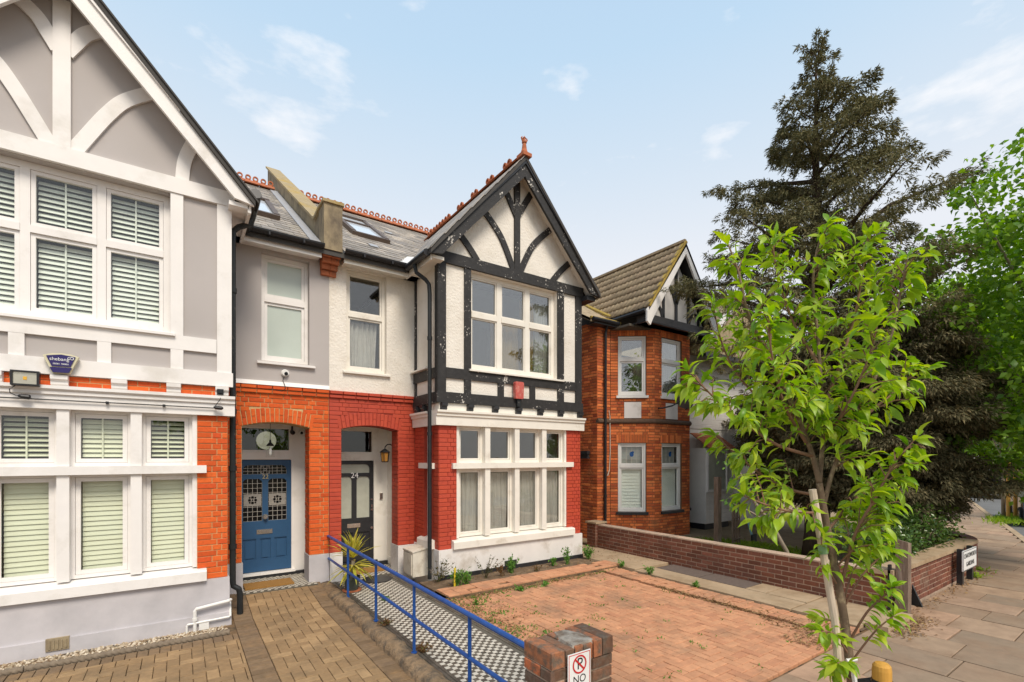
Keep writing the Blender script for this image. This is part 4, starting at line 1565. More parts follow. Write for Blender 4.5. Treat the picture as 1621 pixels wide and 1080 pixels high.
            f2.disc((uc, zc), .014, -.026, -.021, 10)
            obj('flower', f2, BLKGL, door)
            f3 = Fm(DY)
            f3.ring((uc, zc), .017, .022, -.026, -.020, 12)
            obj('flower_ring', f3, LEADC, door)
    lb = Fm(DY)
    lu = mc - .01
    lz = (.93 if left else .905)
    lb.box(lu - .125, lu + .125, -.013, -.004, lz - .04, lz + .04)
    lb.box(lu - .095, lu + .095, -.004, .002, lz - .022, lz + .022)
    obj('letter_plate', lb, CHROME, door)
    kn = Fm(DY)
    if left:
        kn.disc((mc, 1.19), .045, -.013, -.006, 16)
        kn.disc((mc, 1.19), .022, -.006, .03, 12)
        kn.disc((mc, 1.19), .036, .03, .05, 14)
    else:
        kn.disc((dr - .038, 1.20), .022, -.012, .012, 12)
        kn.box(dr - .05, dr - .026, -.012, .02, 1.24, 1.30)
        kn.disc((dr - .038, 1.40), .018, -.012, .004, 12)
        kn.disc((dr - .038, .84), .026, -.012, .012, 12)
        kn.disc((dr - .06, .42), .018, -.012, .004, 12)
    obj('door_furniture', kn, CHROME, door)
    text(str(num), .105 if left else .15, face_mat(mc, DY + .008 - .018, gz[1] + (.035 if left else .02)), BRASS if left else SIGNW, door, 'door_number', .002)

    # ---- windows
    if left:
        def blind_open(w_, F_, L, n):
            a, b, c_, d_, i, j = L
            slats(w_, F_, a + .005, b - .005, c_ + .01, d_ - .01, n - .05, .062, .064, rad(52) if j else rad(58), BLIND)
            t = F_()
            t.box((a + b) / 2 - .008, (a + b) / 2 + .008, n - .018, n - .008, c_, d_)
            obj('tilt_rod', t, BLIND, w_)

        def blind_gf(w_, F_, L, n):
            a, b, c_, d_, i, j = L
            if j:
                slats(w_, F_, a + .005, b - .005, c_ + .01, d_ - .01, n - .05, .058, .060, rad(36) if i != 1 else rad(62), BLINDG)
            else:
                slats(w_, F_, a + .005, b - .005, c_ + .005, d_ - .005, n - .05, .060, .066, rad(74), BLINDG)
            if j:
                t = F_()
                t.box((a + b) / 2 - .008, (a + b) / 2 + .008, n - .018, n - .008, c_, d_)
                obj('tilt_rod', t, BLINDG, w_)
        gfill, ufill = blind_gf, blind_open
    else:
        def gfill(w_, F_, L, n):
            a, b, c_, d_, i, j = L
            if j == 0:
                curtain(w_, F_, a - .03, b + .03, c_ - .03, d_ - .02, n - .04, NET, folds=R.choice([3, 4, 5]), amp=.018)

        def ufill(w_, F_, L, n):
            a, b, c_, d_, i, j = L
            if j == 0 and i == 2:
                curtain(w_, F_, a + .20, b + .05, c_ - .05, d_ + .6, n - .08, NET, folds=4, amp=.02)
                curtain(w_, F_, a - .15, a + .2, c_ - .05, d_ + .6, n - .10, YCURT, folds=3, amp=.02)
            if j == 0 and i == 1:
                curtain(w_, F_, a - .15, b + .12, c_ - .05, d_ + .1, n - .16, YCURT, folds=5, amp=.02)
    GL = GLASS if left else GLASSO
    edges = [4.10, 4.625, 4.735, 5.295, 5.405, 5.965, 6.075, 6.59]
    for i in range(0, 8, 2):
        a, b = edges[i], edges[i + 1]
        cs = .05 if left else .03
        for (c_, d_) in ((.795, 2.035), (2.135, 2.80)):
            top = c_ > 2
            j0 = i // 2
            fill_ = (lambda w_, F_, L, n, jj=int(top), ii=j0: gfill(w_, F_, (*L[:4], ii, jj), n))
            window(h, F(7.55), a, b, c_, d_, [], [], -.085, .035 if left else .045, .05, FR, GL, cas=cs, dep=.06, fill=fill_)
    window(h, F(7.57), 4.336, 6.384, 3.842, 5.643, [5.36 - .335, 5.36 + .335], [4.88], -.10 if not left else -.12, .075, .10 if not left else .085, FR, GL if left else GLASSR, cas=.045 if left else .028, dep=.07, fill=ufill)
    s1 = F(7.57)()
    s1.prof([(-.2, 3.80), (.075, 3.80), (.075, 3.83), (-.09, 3.875), (-.2, 3.875)], 4.285, 6.53)
    obj('sill', s1, TRIM, h)
    if left:
        window(h, F(8.60), 2.437, 3.158, 3.80, 5.548, [], [4.83], -.11, .055, .09, WHITE, FROSTG, cas=.045, dep=.07)
        s1 = F(8.60)()
        s1.prof([(-.15, 3.745), (.06, 3.745), (.06, 3.775), (-.1, 3.815), (-.15, 3.815)], 2.35, 3.225)
        obj('sill', s1, TRIM, h)
    else:
        def f24(w_, F_, L, n):
            a, b, c_, d_, i, j = L
            if j == 0:
                curtain(w_, F_, a - .02, b - .03, c_ + .02, d_ - .02, n - .05, NET, folds=6, amp=.022)
        window(h, F(8.60), 2.412, 3.138, 3.78, 5.583, [], [4.80], -.09, .055, .08, FR, GLASSO, cas=.035, dep=.07, fill=f24)
        s1 = F(8.60)()
        s1.prof([(-.15, 3.725), (.055, 3.725), (.055, 3.755), (-.1, 3.80), (-.15, 3.80)], 2.345, 3.205)
        obj('sill', s1, TRIM, h)
        # narrow side light of the bay
        SF = lambda: MB((3.70, 0, 0), (0, 1, 0), (-1, 0, 0))
        for (c_, d_) in ((.80, 2.035), (2.135, 2.80)):
            window(h, SF, 7.79, 8.165, c_, d_, [], [], -.06, .05, .05, FR, GLASSO, cas=.03, dep=.06)
        s1 = SF()
        s1.box(7.72, 8.31, -.1, .055, 2.035, 2.135)
        s1.prof([(-.1, .615), (.085, .615), (.085, .735), (.07, .755), (-.1, .80)], 7.72, 8.31)
        obj('sill', s1, TRIM, h)
    return h


h22 = build_house(22)
h24 = build_house(24)
flush_rest()

# party wall parapet between the two roofs, with its brick corbel
pp = thing('party_wall_parapet', 'stained cement party wall parapet rising between the two slate roofs', 'parapet', (2.1, 8.3, 5.4))
pr = lambda y: EAVE_Z + (y - EAVE_Y) * ROOFP
m = MB()
m.box(1.95, 2.25, 8.26, 8.62, 5.70, 6.47)
k = len(m.v)
yy = [8.621, 8.86, 9.0, 14.6]
zt = [6.47, 6.53 - .1, pr(9.0) + .30, pr(14.6) + .34]
for x in (1.97, 2.23):
    m.v += [(x, y, pr(y) - .15) for y in yy] + [(x, y, z) for y, z in zip(yy, zt)]
for i in range(3):
    a = k + i
    m.f += [(a, a + 1, a + 5, a + 4), (a + 8, a + 12, a + 13, a + 9), (a + 4, a + 5, a + 13, a + 12), (a, a + 8, a + 9, a + 1)]
m.f += [(k + 3, k + 11, k + 15, k + 7), (k, k + 4, k + 12, k + 8)]
obj('parapet_wall', m, CEMENT, pp)
m = MB()
m.box(1.925, 2.275, 8.23, 8.64, 6.471, 6.52)
k = len(m.v)
ys = [8.641, 8.90, 9.0, 14.64]
zb = [6.47, 6.44, pr(9.0) + .302, pr(14.64) + .345]
for x in (1.925, 2.275):
    m.v += [(x, y, z) for y, z in zip(ys, zb)] + [(x, y, z + .05) for y, z in zip(ys, zb)]
for i in range(3):
    a = k + i
    m.f += [(a, a + 1, a + 5, a + 4), (a + 8, a + 12, a + 13, a + 9), (a + 4, a + 5, a + 13, a + 12), (a, a + 8, a + 9, a + 1)]
m.f += [(k + 3, k + 11, k + 15, k + 7), (k, k + 4, k + 12, k + 8)]
obj('coping', m, COPING, pp)
for i, (za, zb_, yf) in enumerate(((5.36, 5.44, 8.53), (5.445, 5.525, 8.47), (5.53, 5.61, 8.40), (5.615, 5.72, 8.32))):
    m = MB()
    m.box(1.97 - i * .005, 2.10, yf, 8.62, za, zb_)
    m.box(2.106, 2.22 + i * .008, yf + .004, 8.62, za, zb_)
    obj('brick_corbel', m, TERRA, pp)

# ------------------------------------------------------------------ the brick house on the right (26)
h26 = thing('brick_house', 'orange red brick house with canted bay and white edged gable, right of the pair', 'house', (10.2, 9, 0))
PA, PB, PC, PD, PE_ = (8.81, 8.84), (9.29, 8.84), (10.20, 8.13), (11.70, 8.13), (12.61, 8.84)
ZT26 = 5.62


def frame_of(p, q):
    U = Vector((q[0] - p[0], q[1] - p[1], 0))
    L = U.length
    U.normalize()
    N = Vector((U.y, -U.x, 0))
    return Vector((p[0], p[1], 0)), U, N, L


win26 = {1: [(.20, .93, .80, 2.61), (.20, .93, 3.86, 5.42)], 2: [(.28, 1.14, .80, 2.61), (.28, 1.14, 3.86, 5.42)], 0: [], 3: [(.22, .95, .80, 2.61), (.22, .95, 3.86, 5.42)]}
panel26 = {1: (.36, .80, 3.26, 3.68), 2: (.45, .95, 3.26, 3.68), 3: (.36, .80, 3.26, 3.68)}
facets = [(PA, PB), (PB, PC), (PC, PD), (PD, PE_)]
for fi, (p, q) in enumerate(facets):
    O, U, N, L = frame_of(p, q)
    FF = lambda: MB(O, U, N)
    mb = FF()
    hl = win26[fi]
    holes_wall(mb, .03 if fi == 0 else 0, L, -.1, ZT26, hl, -.2, -.008)
    wl_ = obj('brick_wall', mb, MORT26, h26)
    pn = panel26.get(fi)
    arch_z = [(h[0] - .05, h[1] + .05, h[3], h[3] + .22) for h in hl]

    def allow(z):
        blocks = [(h[0], h[1]) for h in hl if h[2] - .06 < z < h[3]] + [(a[0], a[1]) for a in arch_z if a[2] < z < a[3]]
        if pn and pn[2] < z < pn[3]:
            blocks.append((pn[0], pn[1]))
        out, a = [], 0
        for b in sorted(blocks):
            if b[0] > a:
                out.append((a, b[0]))
            a = max(a, b[1])
        out.append((a, L))
        return out
    if fi < 3:
        pieces('brick', courses(3.24, ZT26 - .02, allow, c=.075, flem=True, g=.013), O, U, (0, 0, 1), N, BRICK26, wl_, 'h26', depth=.02, jit=.003, rot=.003, limit=230)
        pieces('brick', courses(.05, 3.12, allow, c=.075, flem=True, g=.013), O, U, (0, 0, 1), N, BRICK26, wl_, 'h26', depth=.02, jit=.003, rot=.003)
        sr = []
        for a in arch_z:
            n_ = 12
            w_ = (a[1] - a[0]) / n_
            sr += [(a[0] + i * w_ + .004, a[0] + (i + 1) * w_ - .004, a[2] + .004, a[3] - .004) for i in range(n_)]
        pieces('brick', sr, O, U, (0, 0, 1), N, BRICK26, wl_, 'h26a', depth=.02, jit=.003, ch=(.06, .03, .1))
    for wi, hh in enumerate(hl):
        def fill26(w_, F_, LL_, n, wi=wi):
            a, b, c_, d_, i, j = LL_
            if wi == 1 and fi == 2:
                curtain(w_, F_, a - .02, b + .02, c_ - .02, d_ + .02, n - .05, NET, folds=5, amp=.012)
            if wi == 0 and j == 0:
                slats(w_, F_, a, b, c_, d_, n - .03, .085, .088, rad(80), BLIND)
            if wi == 0 and j == 1:
                slats(w_, F_, a, b, c_, d_, n - .06, .11, .108, rad(82), pm('net_blind_%d' % fi, (.42, .42, .38), .8, .1, 4))
                t = F_()
                for s in range(1, 4):
                    t.box(a + (b - a) * s / 4 - .005, a + (b - a) * s / 4 + .005, n + .045, n + .052, c_, d_)
                    t.box(a, b, n + .045, n + .051, c_ + (d_ - c_) * s / 4 - .005, c_ + (d_ - c_) * s / 4 + .005)
                obj('came', t, LEADC, w_)
                t = F_()
                t.disc(((a + b) / 2, (c_ + d_) / 2 + .02), .055, n + .052, n + .056, 10, .07)
                t.disc(((a + b) / 2 + .03, (c_ + d_) / 2 + .07), .03, n + .052, n + .056, 10)
                obj('stained_glass', t, pm('blue_glass_%d' % fi, (.02, .09, .28), .2, .2, 20), w_)
        tz = hh[2] + (hh[3] - hh[2]) * (.66 if wi == 0 else .60)
        window(h26, FF, hh[0] + .004, hh[1] - .004, hh[2] + .004, hh[3] - .004, [], [tz], -.05, .05, .07, PLAST, GLASS if wi == 0 else GLASSR, cas=.045, dep=.07, fill=fill26)
        sm = FF()
        sm.prof([(-.15, hh[2] - .075), (.05, hh[2] - .075), (.05, hh[2] - .01), (-.05, hh[2] + .003), (-.15, hh[2] + .003)], hh[0] - .05, hh[1] + .05)
        obj('sill', sm, PLAST if wi else BLACKP, h26)
    if pn:
        t = FF()
        t.box(pn[0], pn[1], -.02, .004, pn[2], pn[3])
        obj('stone_panel', t, PLINTHW, h26)
    t = FF()
    t.prof([(-.05, 3.12), (.03, 3.12), (.05, 3.15), (.05, 3.19), (.02, 3.235), (-.05, 3.235)], -.01 if fi else 0, L + .012)
    obj('string_course', t, pm('sooty_moulding_%d' % fi, (.12, .075, .05), .9, .25, 14, .4, 60), h26)
    if fi in (1, 2, 3):                       # room behind the bay
        pass
# side wall, facing the alley
O, U, N = Vector((8.81, 0, 0)), Vector((0, 1, 0)), Vector((-1, 0, 0))
mb = MB(O, U, N)
mb.box(8.87, 15, -.2, -.008, -.1, 5.75)
sw26 = obj('brick_wall', mb, MORT26, h26)
pieces('brick', courses(.05, 5.75, lambda z: [(8.842, 10.6)], c=.075, flem=True, g=.013), O, U, (0, 0, 1), N, BRICK26, sw26, 'h26', depth=.02, jit=.004, rot=.003)
mb = MB()
mb.box(9.02, 13.9, 10.9, 11.0, -.1, 5.6)
mb.box(9.02, 13.9, 9.05, 10.9, 2.85, 3.0)
mb.box(9.02, 13.9, 9.05, 10.9, -.1, .1)
mb.box(10.25, 11.65, 8.35, 9.05, 2.85, 3.0)
mb.box(13.8, 13.9, 9.05, 15, -.1, 5.6)
mb.box(9.3, 12.6, 8.2, 9.2, 5.56, 5.615)
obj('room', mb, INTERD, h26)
# roof: gable over the bay with rows of interlocking tiles
AX, AZ6, EX, EZ6 = 10.95, 7.90, 9.46, 5.93
pit = (AZ6 - EZ6) / (AX - EX)
m = MB((0, 7.72, 0), (1, 0, 0), (0, 1, 0))
for s in (-1, 1):
    e = AX + s * (AX - EX)
    m.prism([(AX, AZ6), (e, EZ6), (e, EZ6 - .08), (AX, AZ6 - .12)], 0, 5)
rf = obj('gable_roof', m, SLATEB, h26)
tm = MB()                                     # a tile with two rolls, local: x along the ridge, y up the slope, z out
prof = []
for i in range(17):
    s = i / 16
    prof.append((-.15 + .30 * s, .012 + .018 * max(0, math.cos(s * 4 * math.pi)) ** 1.5))
k = 0
for y, dz in ((-.18, .022), (.20, -.006)):
    for (x, z) in prof:
        tm.v.append((x, y, z + dz))
for (x, z) in prof:
    tm.v.append((x, -.18, z + .004))
for i in range(16):
    tm.f.append((i, i + 1, i + 18, i + 17))
    tm.f.append((i + 34, i + 35, i + 1, i))
tile26 = shared('roof_tile', tm, TILE26)
tile26.shade_smooth()
lsl = math.hypot(AX - EX, AZ6 - EZ6)
Vv = Vector(((AX - EX) / lsl, 0, (AZ6 - EZ6) / lsl))
Nn = Vector((-Vv.z, 0, Vv.x))
nrow = 8
g = lsl / nrow
for i in range(nrow):
    y = 7.86
    zz = EZ6 + (i + .5) * g * Vv.z
    yend = 9.15 + max(0, (zz - 5.95)) / .545 + .35
    while y < min(yend, 12.4):
        C = Vector((EX, y, EZ6)) + Vv * ((i + .5) * g) + Nn * (.01 + R.uniform(-.002, .003))
        Uu = Vector((0, -1, 0))
        sc = g / .335
        M = Matrix(((Uu.x, Vv.x * sc, Nn.x, C.x), (Uu.y, Vv.y * sc, Nn.y, C.y), (Uu.z, Vv.z * sc, Nn.z, C.z), (0, 0, 0, 1)))
        inst('roof_tile', tile26, M, rf)
        y += .302
m = MB((0, 7.74, 0), (1, 0, 0), (0, 1, 0))
m.prof([(0, AZ6 + .05), (0, AZ6 + .0), (4.8, AZ6), (4.8, AZ6 + .05)], AX - .09, AX + .09)
m.prof([(0, AZ6 + .0), (4.8, AZ6), (4.8, AZ6 + .09), (0, AZ6 + .09)], AX - .04, AX + .04)
obj('ridge_tiles', m, TILE26, rf)
m = MB()
m.prism([(8.45, 0), (9.6, 0)], 0, 0) if False else None
m.add([(8.42, 8.68, 5.72), (9.52, 8.68, 5.72), (9.56, 9.1, 5.97), (10.3, 11.0, 7.0), (8.42, 11.0, 7.0)], [(0, 1, 2, 3, 4)])
m.add([(8.42, 8.68, 5.64), (9.52, 8.68, 5.64), (10.3, 11.0, 6.9), (8.42, 11.0, 6.9)], [(3, 2, 1, 0)])
m.add([(8.42, 8.68, 5.64), (9.52, 8.68, 5.64), (9.52, 8.68, 5.72), (8.42, 8.68, 5.72)], [(0, 1, 2, 3)])
obj('main_roof', m, TILE26, h26)
m = MB()
m.tube([(9.50, 9.02, 6.0), (9.62, 9.35, 6.16), (9.95, 10.2, 6.6), (10.3, 11.0, 7.03)], [.05, .06, .06, .05], 7)
m.tube([(8.42, 8.68, 5.74), (9.0, 8.68, 5.75), (9.5, 8.69, 5.75)], [.035, .045, .04], 6)
obj('valley_moss', m, MOSS, rf)
m = MB((0, 7.70, 0), (1, 0, 0), (0, 1, 0))
m.strip([(EX + .02, EZ6 + .03), (AX, AZ6 + .03)], .05, 0, .12)
obj('verge_moss', m, MOSS, rf)
for s in (-1, 1):
    b = MB((0, 7.74, 0), (1, 0, 0), (0, -1, 0))
    q = lambda u: AX + s * (AX - u)
    b.prism([(q(AX), 7.90), (q(9.40), 5.855), (q(9.40), 5.58), (q(9.52), 5.50), (q(9.62), 5.68), (q(AX), 7.60)], -.03, .02)
    bb = obj('bargeboard', b, WHITE, h26)
    b = MB((0, 7.76, 0), (1, 0, 0), (0, -1, 0))
    b.prism([(q(AX), 7.83), (q(9.46), 5.82), (q(9.46), 5.78), (q(AX), 7.79)], -.5, -.012)
    obj('soffit', b, BLACKP, bb)
m = MB((0, 8.05, 0), (1, 0, 0), (0, -1, 0))
m.prism([(9.5, 5.6), (12.4, 5.6), (AX, 7.60)], -.1, 0)
gw = obj('gable_panel', m, WHITE, h26)
for pts, w in (([(AX, 5.8), (AX, 7.5)], .10), (arc_pts([(AX - .02, 6.35), (AX - .2, 6.72), (AX - .48, 6.84)]), .09), (arc_pts([(AX + .02, 6.35), (AX + .2, 6.72), (AX + .48, 6.84)]), .09),
               ([(10.42, 5.8), (10.42, 6.85)], .08), ([(11.48, 5.8), (11.48, 6.85)], .08), (arc_pts([(11.5, 5.85), (11.62, 6.12), (11.85, 6.22)]), .08), (arc_pts([(10.4, 5.85), (10.28, 6.12), (10.05, 6.22)]), .08),
               ([(11.95, 5.8), (11.95, 6.2)], .08)):
    t = MB((0, 8.05, 0), (1, 0, 0), (0, -1, 0))
    t.strip(pts, w, .001, .035)
    obj('timber', t, BLACKP, gw)
t = MB((0, 8.05, 0), (1, 0, 0), (0, -1, 0))
t.prof([(-.1, 5.60), (.16, 5.60), (.16, 5.64), (.19, 5.66), (.19, 5.70), (.12, 5.73), (.12, 5.86), (-.1, 5.86)], 9.52, 12.38)
obj('gable_beam', t, pm('grey_black_paint', (.07, .065, .065), .5, .3, 8), h26)
t = MB()
t.add([(9.44, 7.80, 5.60), (12.46, 7.80, 5.60), (12.46, 9.0, 5.60), (9.44, 9.0, 5.60), (9.44, 7.80, 5.63), (12.46, 7.80, 5.63), (12.46, 9.0, 5.63), (9.44, 9.0, 5.63)],
      [(0, 3, 2, 1), (4, 5, 6, 7), (0, 1, 5, 4), (1, 2, 6, 5), (2, 3, 7, 6), (3, 0, 4, 7)])
t.box(8.5, 9.43, 8.62, 8.9, 5.60, 5.635)
obj('eaves_soffit', t, BLACKP, h26)
t = MB()
t.tube([(9.40, 7.78, 5.86), (9.39, 9.06, 5.84)], .055, 8)
t.tube([(9.36, 8.62, 5.70), (8.45, 8.62, 5.70)], .055, 8)
obj('gutter', t, BLACKPL, h26)
t = MB()
t.tube([(9.03, 8.70, 5.62), (9.03, 8.76, 5.45), (9.03, 8.77, .3)], .034, 8)
for z in (4.2, 2.8, 1.2):
    t.tube([(9.03, 8.77, z), (9.03, 8.77, z + .05)], .044, 8)
obj('drainpipe', t, BLACKPL, h26)
t = MB()
t.tube([(9.19, 8.80, 3.45), (9.24, 8.81, 3.3), (9.25, 8.81, 2.4), (9.22, 8.81, 1.9), (9.14, 8.80, 1.75)], .012, 6)
obj('cable', t, CORDW, h26)
t = MB()
t.box(8.70, 8.80, 9.1, 9.5, 2.32, 2.40)
t.box(8.70, 8.80, 9.1, 9.5, 2.20, 2.23)
t.box(8.74, 8.80, 9.12, 9.48, 2.23, 2.32)
obj('vent_cowl', t, BLACKP, h26)

# white boarded house beyond
hb = thing('boarded_house', 'white weatherboarded house half hidden behind the cherry tree', 'house', (14, 9, 0))
m = MB()
m.box(12.66, 16.2, 8.85, 14, .35, 5.35)
bw_ = obj('wall', m, WBOARD, hb)
m = MB()
m.box(12.66, 14.0, 8.27, 8.84, .27, 2.50)
porch_b = obj('porch', m, WBOARD, hb)
bds = []
z = .28
while z < 1.15:
    bds.append((12.64, 14.02, z, z + .125))
    z += .13
pieces('board', bds, (0, 8.25, 0), (1, 0, 0), (0, 0, 1), (0, -1, 0), WBOARD, porch_b, 'hb', depth=.03, jit=.001, tilt=.06, ch=(.001, .05, .3))
bds = []
z = 3.1
while z < 5.2:
    bds.append((12.64, 16.2, z, z + .145))
    z += .15
pieces('board', bds, (0, 8.83, 0), (1, 0, 0), (0, 0, 1), (0, -1, 0), WBOARD, bw_, 'hb', depth=.03, jit=.001, tilt=.06, ch=(.001, .05, .3))
window(hb, lambda: MB((0, 8.26, 0), (1, 0, 0), (0, -1, 0)), 12.68, 13.72, 1.20, 2.45, [], [], .05, .06, .05, WHITE, FROST, dep=.06)
bds = []
for i in range(6):
    bds += [(12.62 + j * .2, 12.81 + j * .2, i * .13, i * .13 + .14) for j in range(7)]
pieces('tile', bds, (0, 8.12, 2.50), (1, 0, 0), Vector((0, .7, .5)).normalized(), Vector((0, -.5, .7)).normalized(), TERRA, bw_, 'hbt', depth=.03, proud=.02, ch=(.02, .02, .2), tilt=-.08)
m = MB()
m.box(14.3, 15.2, 7.7, 8.84, .27, 1.5)
obj('low_store', m, WBOARD, hb)
m = MB()
m.box(12.72, 13.95, 8.34, 8.8, .0, .268)
obj('dark_base', m, BLACKP, hb)
m = MB((0, 8.3, 0), (1, 0, 0), (0, 1, 0))
m.box(12.5, 16.4, 0, 1, 5.36, 5.6)
m.prism([(12.7, 5.6), (16.4, 5.6), (14.55, 7.4)], 0, 6)
obj('roof', m, TILE26, hb)
for s in (-1, 1):
    m = MB((0, 8.2, 0), (1, 0, 0), (0, 1, 0))
    q = lambda u: 14.55 + s * (14.55 - u)
    m.prism([(q(14.55), 7.5), (q(12.55), 5.58), (q(12.55), 5.36), (q(14.55), 7.2)], 0, .06)
    obj('bargeboard', m, WHITE, hb)
m = MB((0, 8.22, 0), (1, 0, 0), (0, 1, 0))
m.box(12.6, 16.5, 0, .2, 5.2, 5.34)
obj('gutter', m, BLACKPL, hb)

# ------------------------------------------------------------------ pipes on the pair (parts of their houses)
t = MB()
t.tube([(.83, 7.72, 5.70), (.80, 7.74, 5.56), (.68, 7.76, 5.50), (.61, 7.76, 5.42), (.605, 7.76, 5.2), (.605, 7.76, .50), (.615, 7.76, .43), (.68, 7.755, .38), (.695, 7.755, .30), (.695, 7.755, -.05)], .040, 10)
for z in (4.55, 2.85, 2.05, .95):
    t.tube([(.605, 7.76, z), (.605, 7.76, z + .07)], .052, 10)
obj('drainpipe', t, IRON, h22, smooth=False)
t = MB()
t.tube([(3.38, 7.86, 5.62), (3.40, 7.84, 5.48), (3.54, 7.76, 5.36), (3.59, 7.73, 5.28), (3.60, 7.72, 5.1), (3.60, 7.72, .10)], .036, 10)
for z in (4.3, 2.62):
    t.tube([(3.60, 7.72, z), (3.60, 7.72, z + .06)], .046, 10)
obj('drainpipe', t, IRON, h24)
t = MB()
t.tube([(.56, 7.50, .31), (.54, 7.46, .31), (.17, 7.46, .262), (.155, 7.46, .24), (.155, 7.46, -.04)], .022, 8)
t.tube([(.155, 7.46, .15), (.155, 7.46, .11)], .030, 8)
obj('waste_pipe', t, PLAST, h22)
t = MB()
t.tube([(.56, 7.60, .26), (.555, 7.47, .10), (.54, 7.455, .095), (.075, 7.455, .078), (.068, 7.455, .06), (.068, 7.455, -.04)], .014, 8)
obj('waste_pipe', t, PLAST, h22)
t = MB()
t.box(.20, .31, 7.45, 7.50, -.02, .085)
obj('cover_plate', t, PLAST, h22)

# ------------------------------------------------------------------ fittings on the walls
al = thing('alarm_box', 'navy tapered alarm box with white lettering on the left house', 'alarm box', (-1.12, 7.5, 3.3))
F0 = lambda: MB((0, 7.50, 0), (1, 0, 0), (0, -1, 0))
t = F0()
t.prism([(-1.275, 3.40), (-1.20, 3.428), (-1.12, 3.436), (-1.04, 3.43), (-.97, 3.408), (-1.05, 3.205), (-1.195, 3.20)], 0, .06)
obj('case', t, pm('ivory_plastic', (.66, .61, .42), .4, .05, 4), al)
t = F0()
t.prism([(-1.245, 3.395), (-1.12, 3.418), (-.998, 3.40), (-1.04, 3.285), (-1.20, 3.28)], .06, .072)
t.prism([(-1.218, 3.268), (-1.03, 3.272), (-1.056, 3.213), (-1.19, 3.21)], .06, .075)
obj('badge', t, NAVY, al)
text('shebang', .052, face_mat(-1.135, 7.426, 3.362), SIGNW, al)
text('08081 780801', .024, face_mat(-1.12, 7.426, 3.308), SIGNW, al)
t = F0()
t.ring((-1.028, 3.380), .012, .018, .072, .076, 12)
t.ring((-1.052, 3.378), .010, .015, .072, .076, 12)
obj('emblem', t, SIGNW, al)

fl = thing('floodlight', 'black rectangular floodlight with cable under the left window', 'floodlight', (-1.4, 7.45, 3.1))
F0 = lambda: MB((0, 7.46, 0), (1, 0, 0), (0, -1, 0))
t = F0()
a, b, c_, d_ = -1.525, -1.295, 3.035, 3.20
t.box(a, b, 0, .05, c_, d_)
for (p0, p1, q0, q1) in ((a, b, c_, c_ + .018), (a, b, d_ - .018, d_), (a, a + .02, c_ + .018, d_ - .018), (b - .02, b, c_ + .018, d_ - .018)):
    t.box(p0, p1, .05, .075, q0, q1)
obj('housing', t, BLACKPL, fl)
t = F0()
t.box(a + .02, b - .02, .051, .056, c_ + .018, d_ - .018)
obj('reflector', t, REFLECT, fl)
t = F0()
t.box(-1.425, -1.395, .056, .062, 3.10, 3.135)
obj('diode', t, LEDY, fl)
t = MB()
t.tube([(-1.49, 7.42, 3.03), (-1.53, 7.40, 2.99), (-1.53, 7.42, 2.95), (-1.49, 7.44, 2.925), (-1.45, 7.44, 2.922)], .005, 6)
t.tube([(-1.47, 7.43, 2.92), (-1.455, 7.43, 2.92), (-1.445, 7.43, 2.918), (-1.38, 7.43, 2.912), (-1.37, 7.43, 2.91)], [.012, .018, .028, .028, .016], 10)
t.tube([(-2.3, 7.47, 2.90), (-1.0, 7.47, 2.898), (.40, 7.47, 2.895)], .008, 6)
for x in (-.72, -.17):
    t.box(x - .014, x + .014, 7.455, 7.5, 2.88, 2.91)
t.tube([(.36, 7.43, 2.90), (.38, 7.43, 2.90), (.45, 7.43, 2.895), (.47, 7.43, 2.895)], [.012, .026, .026, .012], 10)
t.tube([(.38, 7.44, 2.92), (.41, 7.43, 2.97), (.44, 7.44, 3.02), (.44, 7.46, 3.05)], .005, 6)
obj('cable', t, BLACKPL, fl)
t = MB()
t.box(.40, .475, 7.44, 7.50, 3.08, 3.15)
t.box(.415, .46, 7.42, 7.44, 3.095, 3.135)
obj('wall_sensor', t, BLACKPL, None, label='small black sensor box on the brick band by the drainpipe', cat='sensor')

al2 = thing('alarm_box', 'faded red alarm box below the upper window of the black timbered house', 'alarm box', (5.34, 7.5, 3.5))
t = MB((0, 7.51, 0), (1, 0, 0), (0, -1, 0))
t.prism([(5.245, 3.66), (5.26, 3.685), (5.43, 3.685), (5.447, 3.66), (5.437, 3.375), (5.42, 3.36), (5.265, 3.36), (5.25, 3.375)], 0, .075)
obj('case', t, REDA, al2)
t = MB((0, 7.515, 0), (1, 0, 0), (0, -1, 0))
t.box(5.31, 5.40, 0, .05, 3.21, 3.358)
obj('conduit', t, IRON, al2)

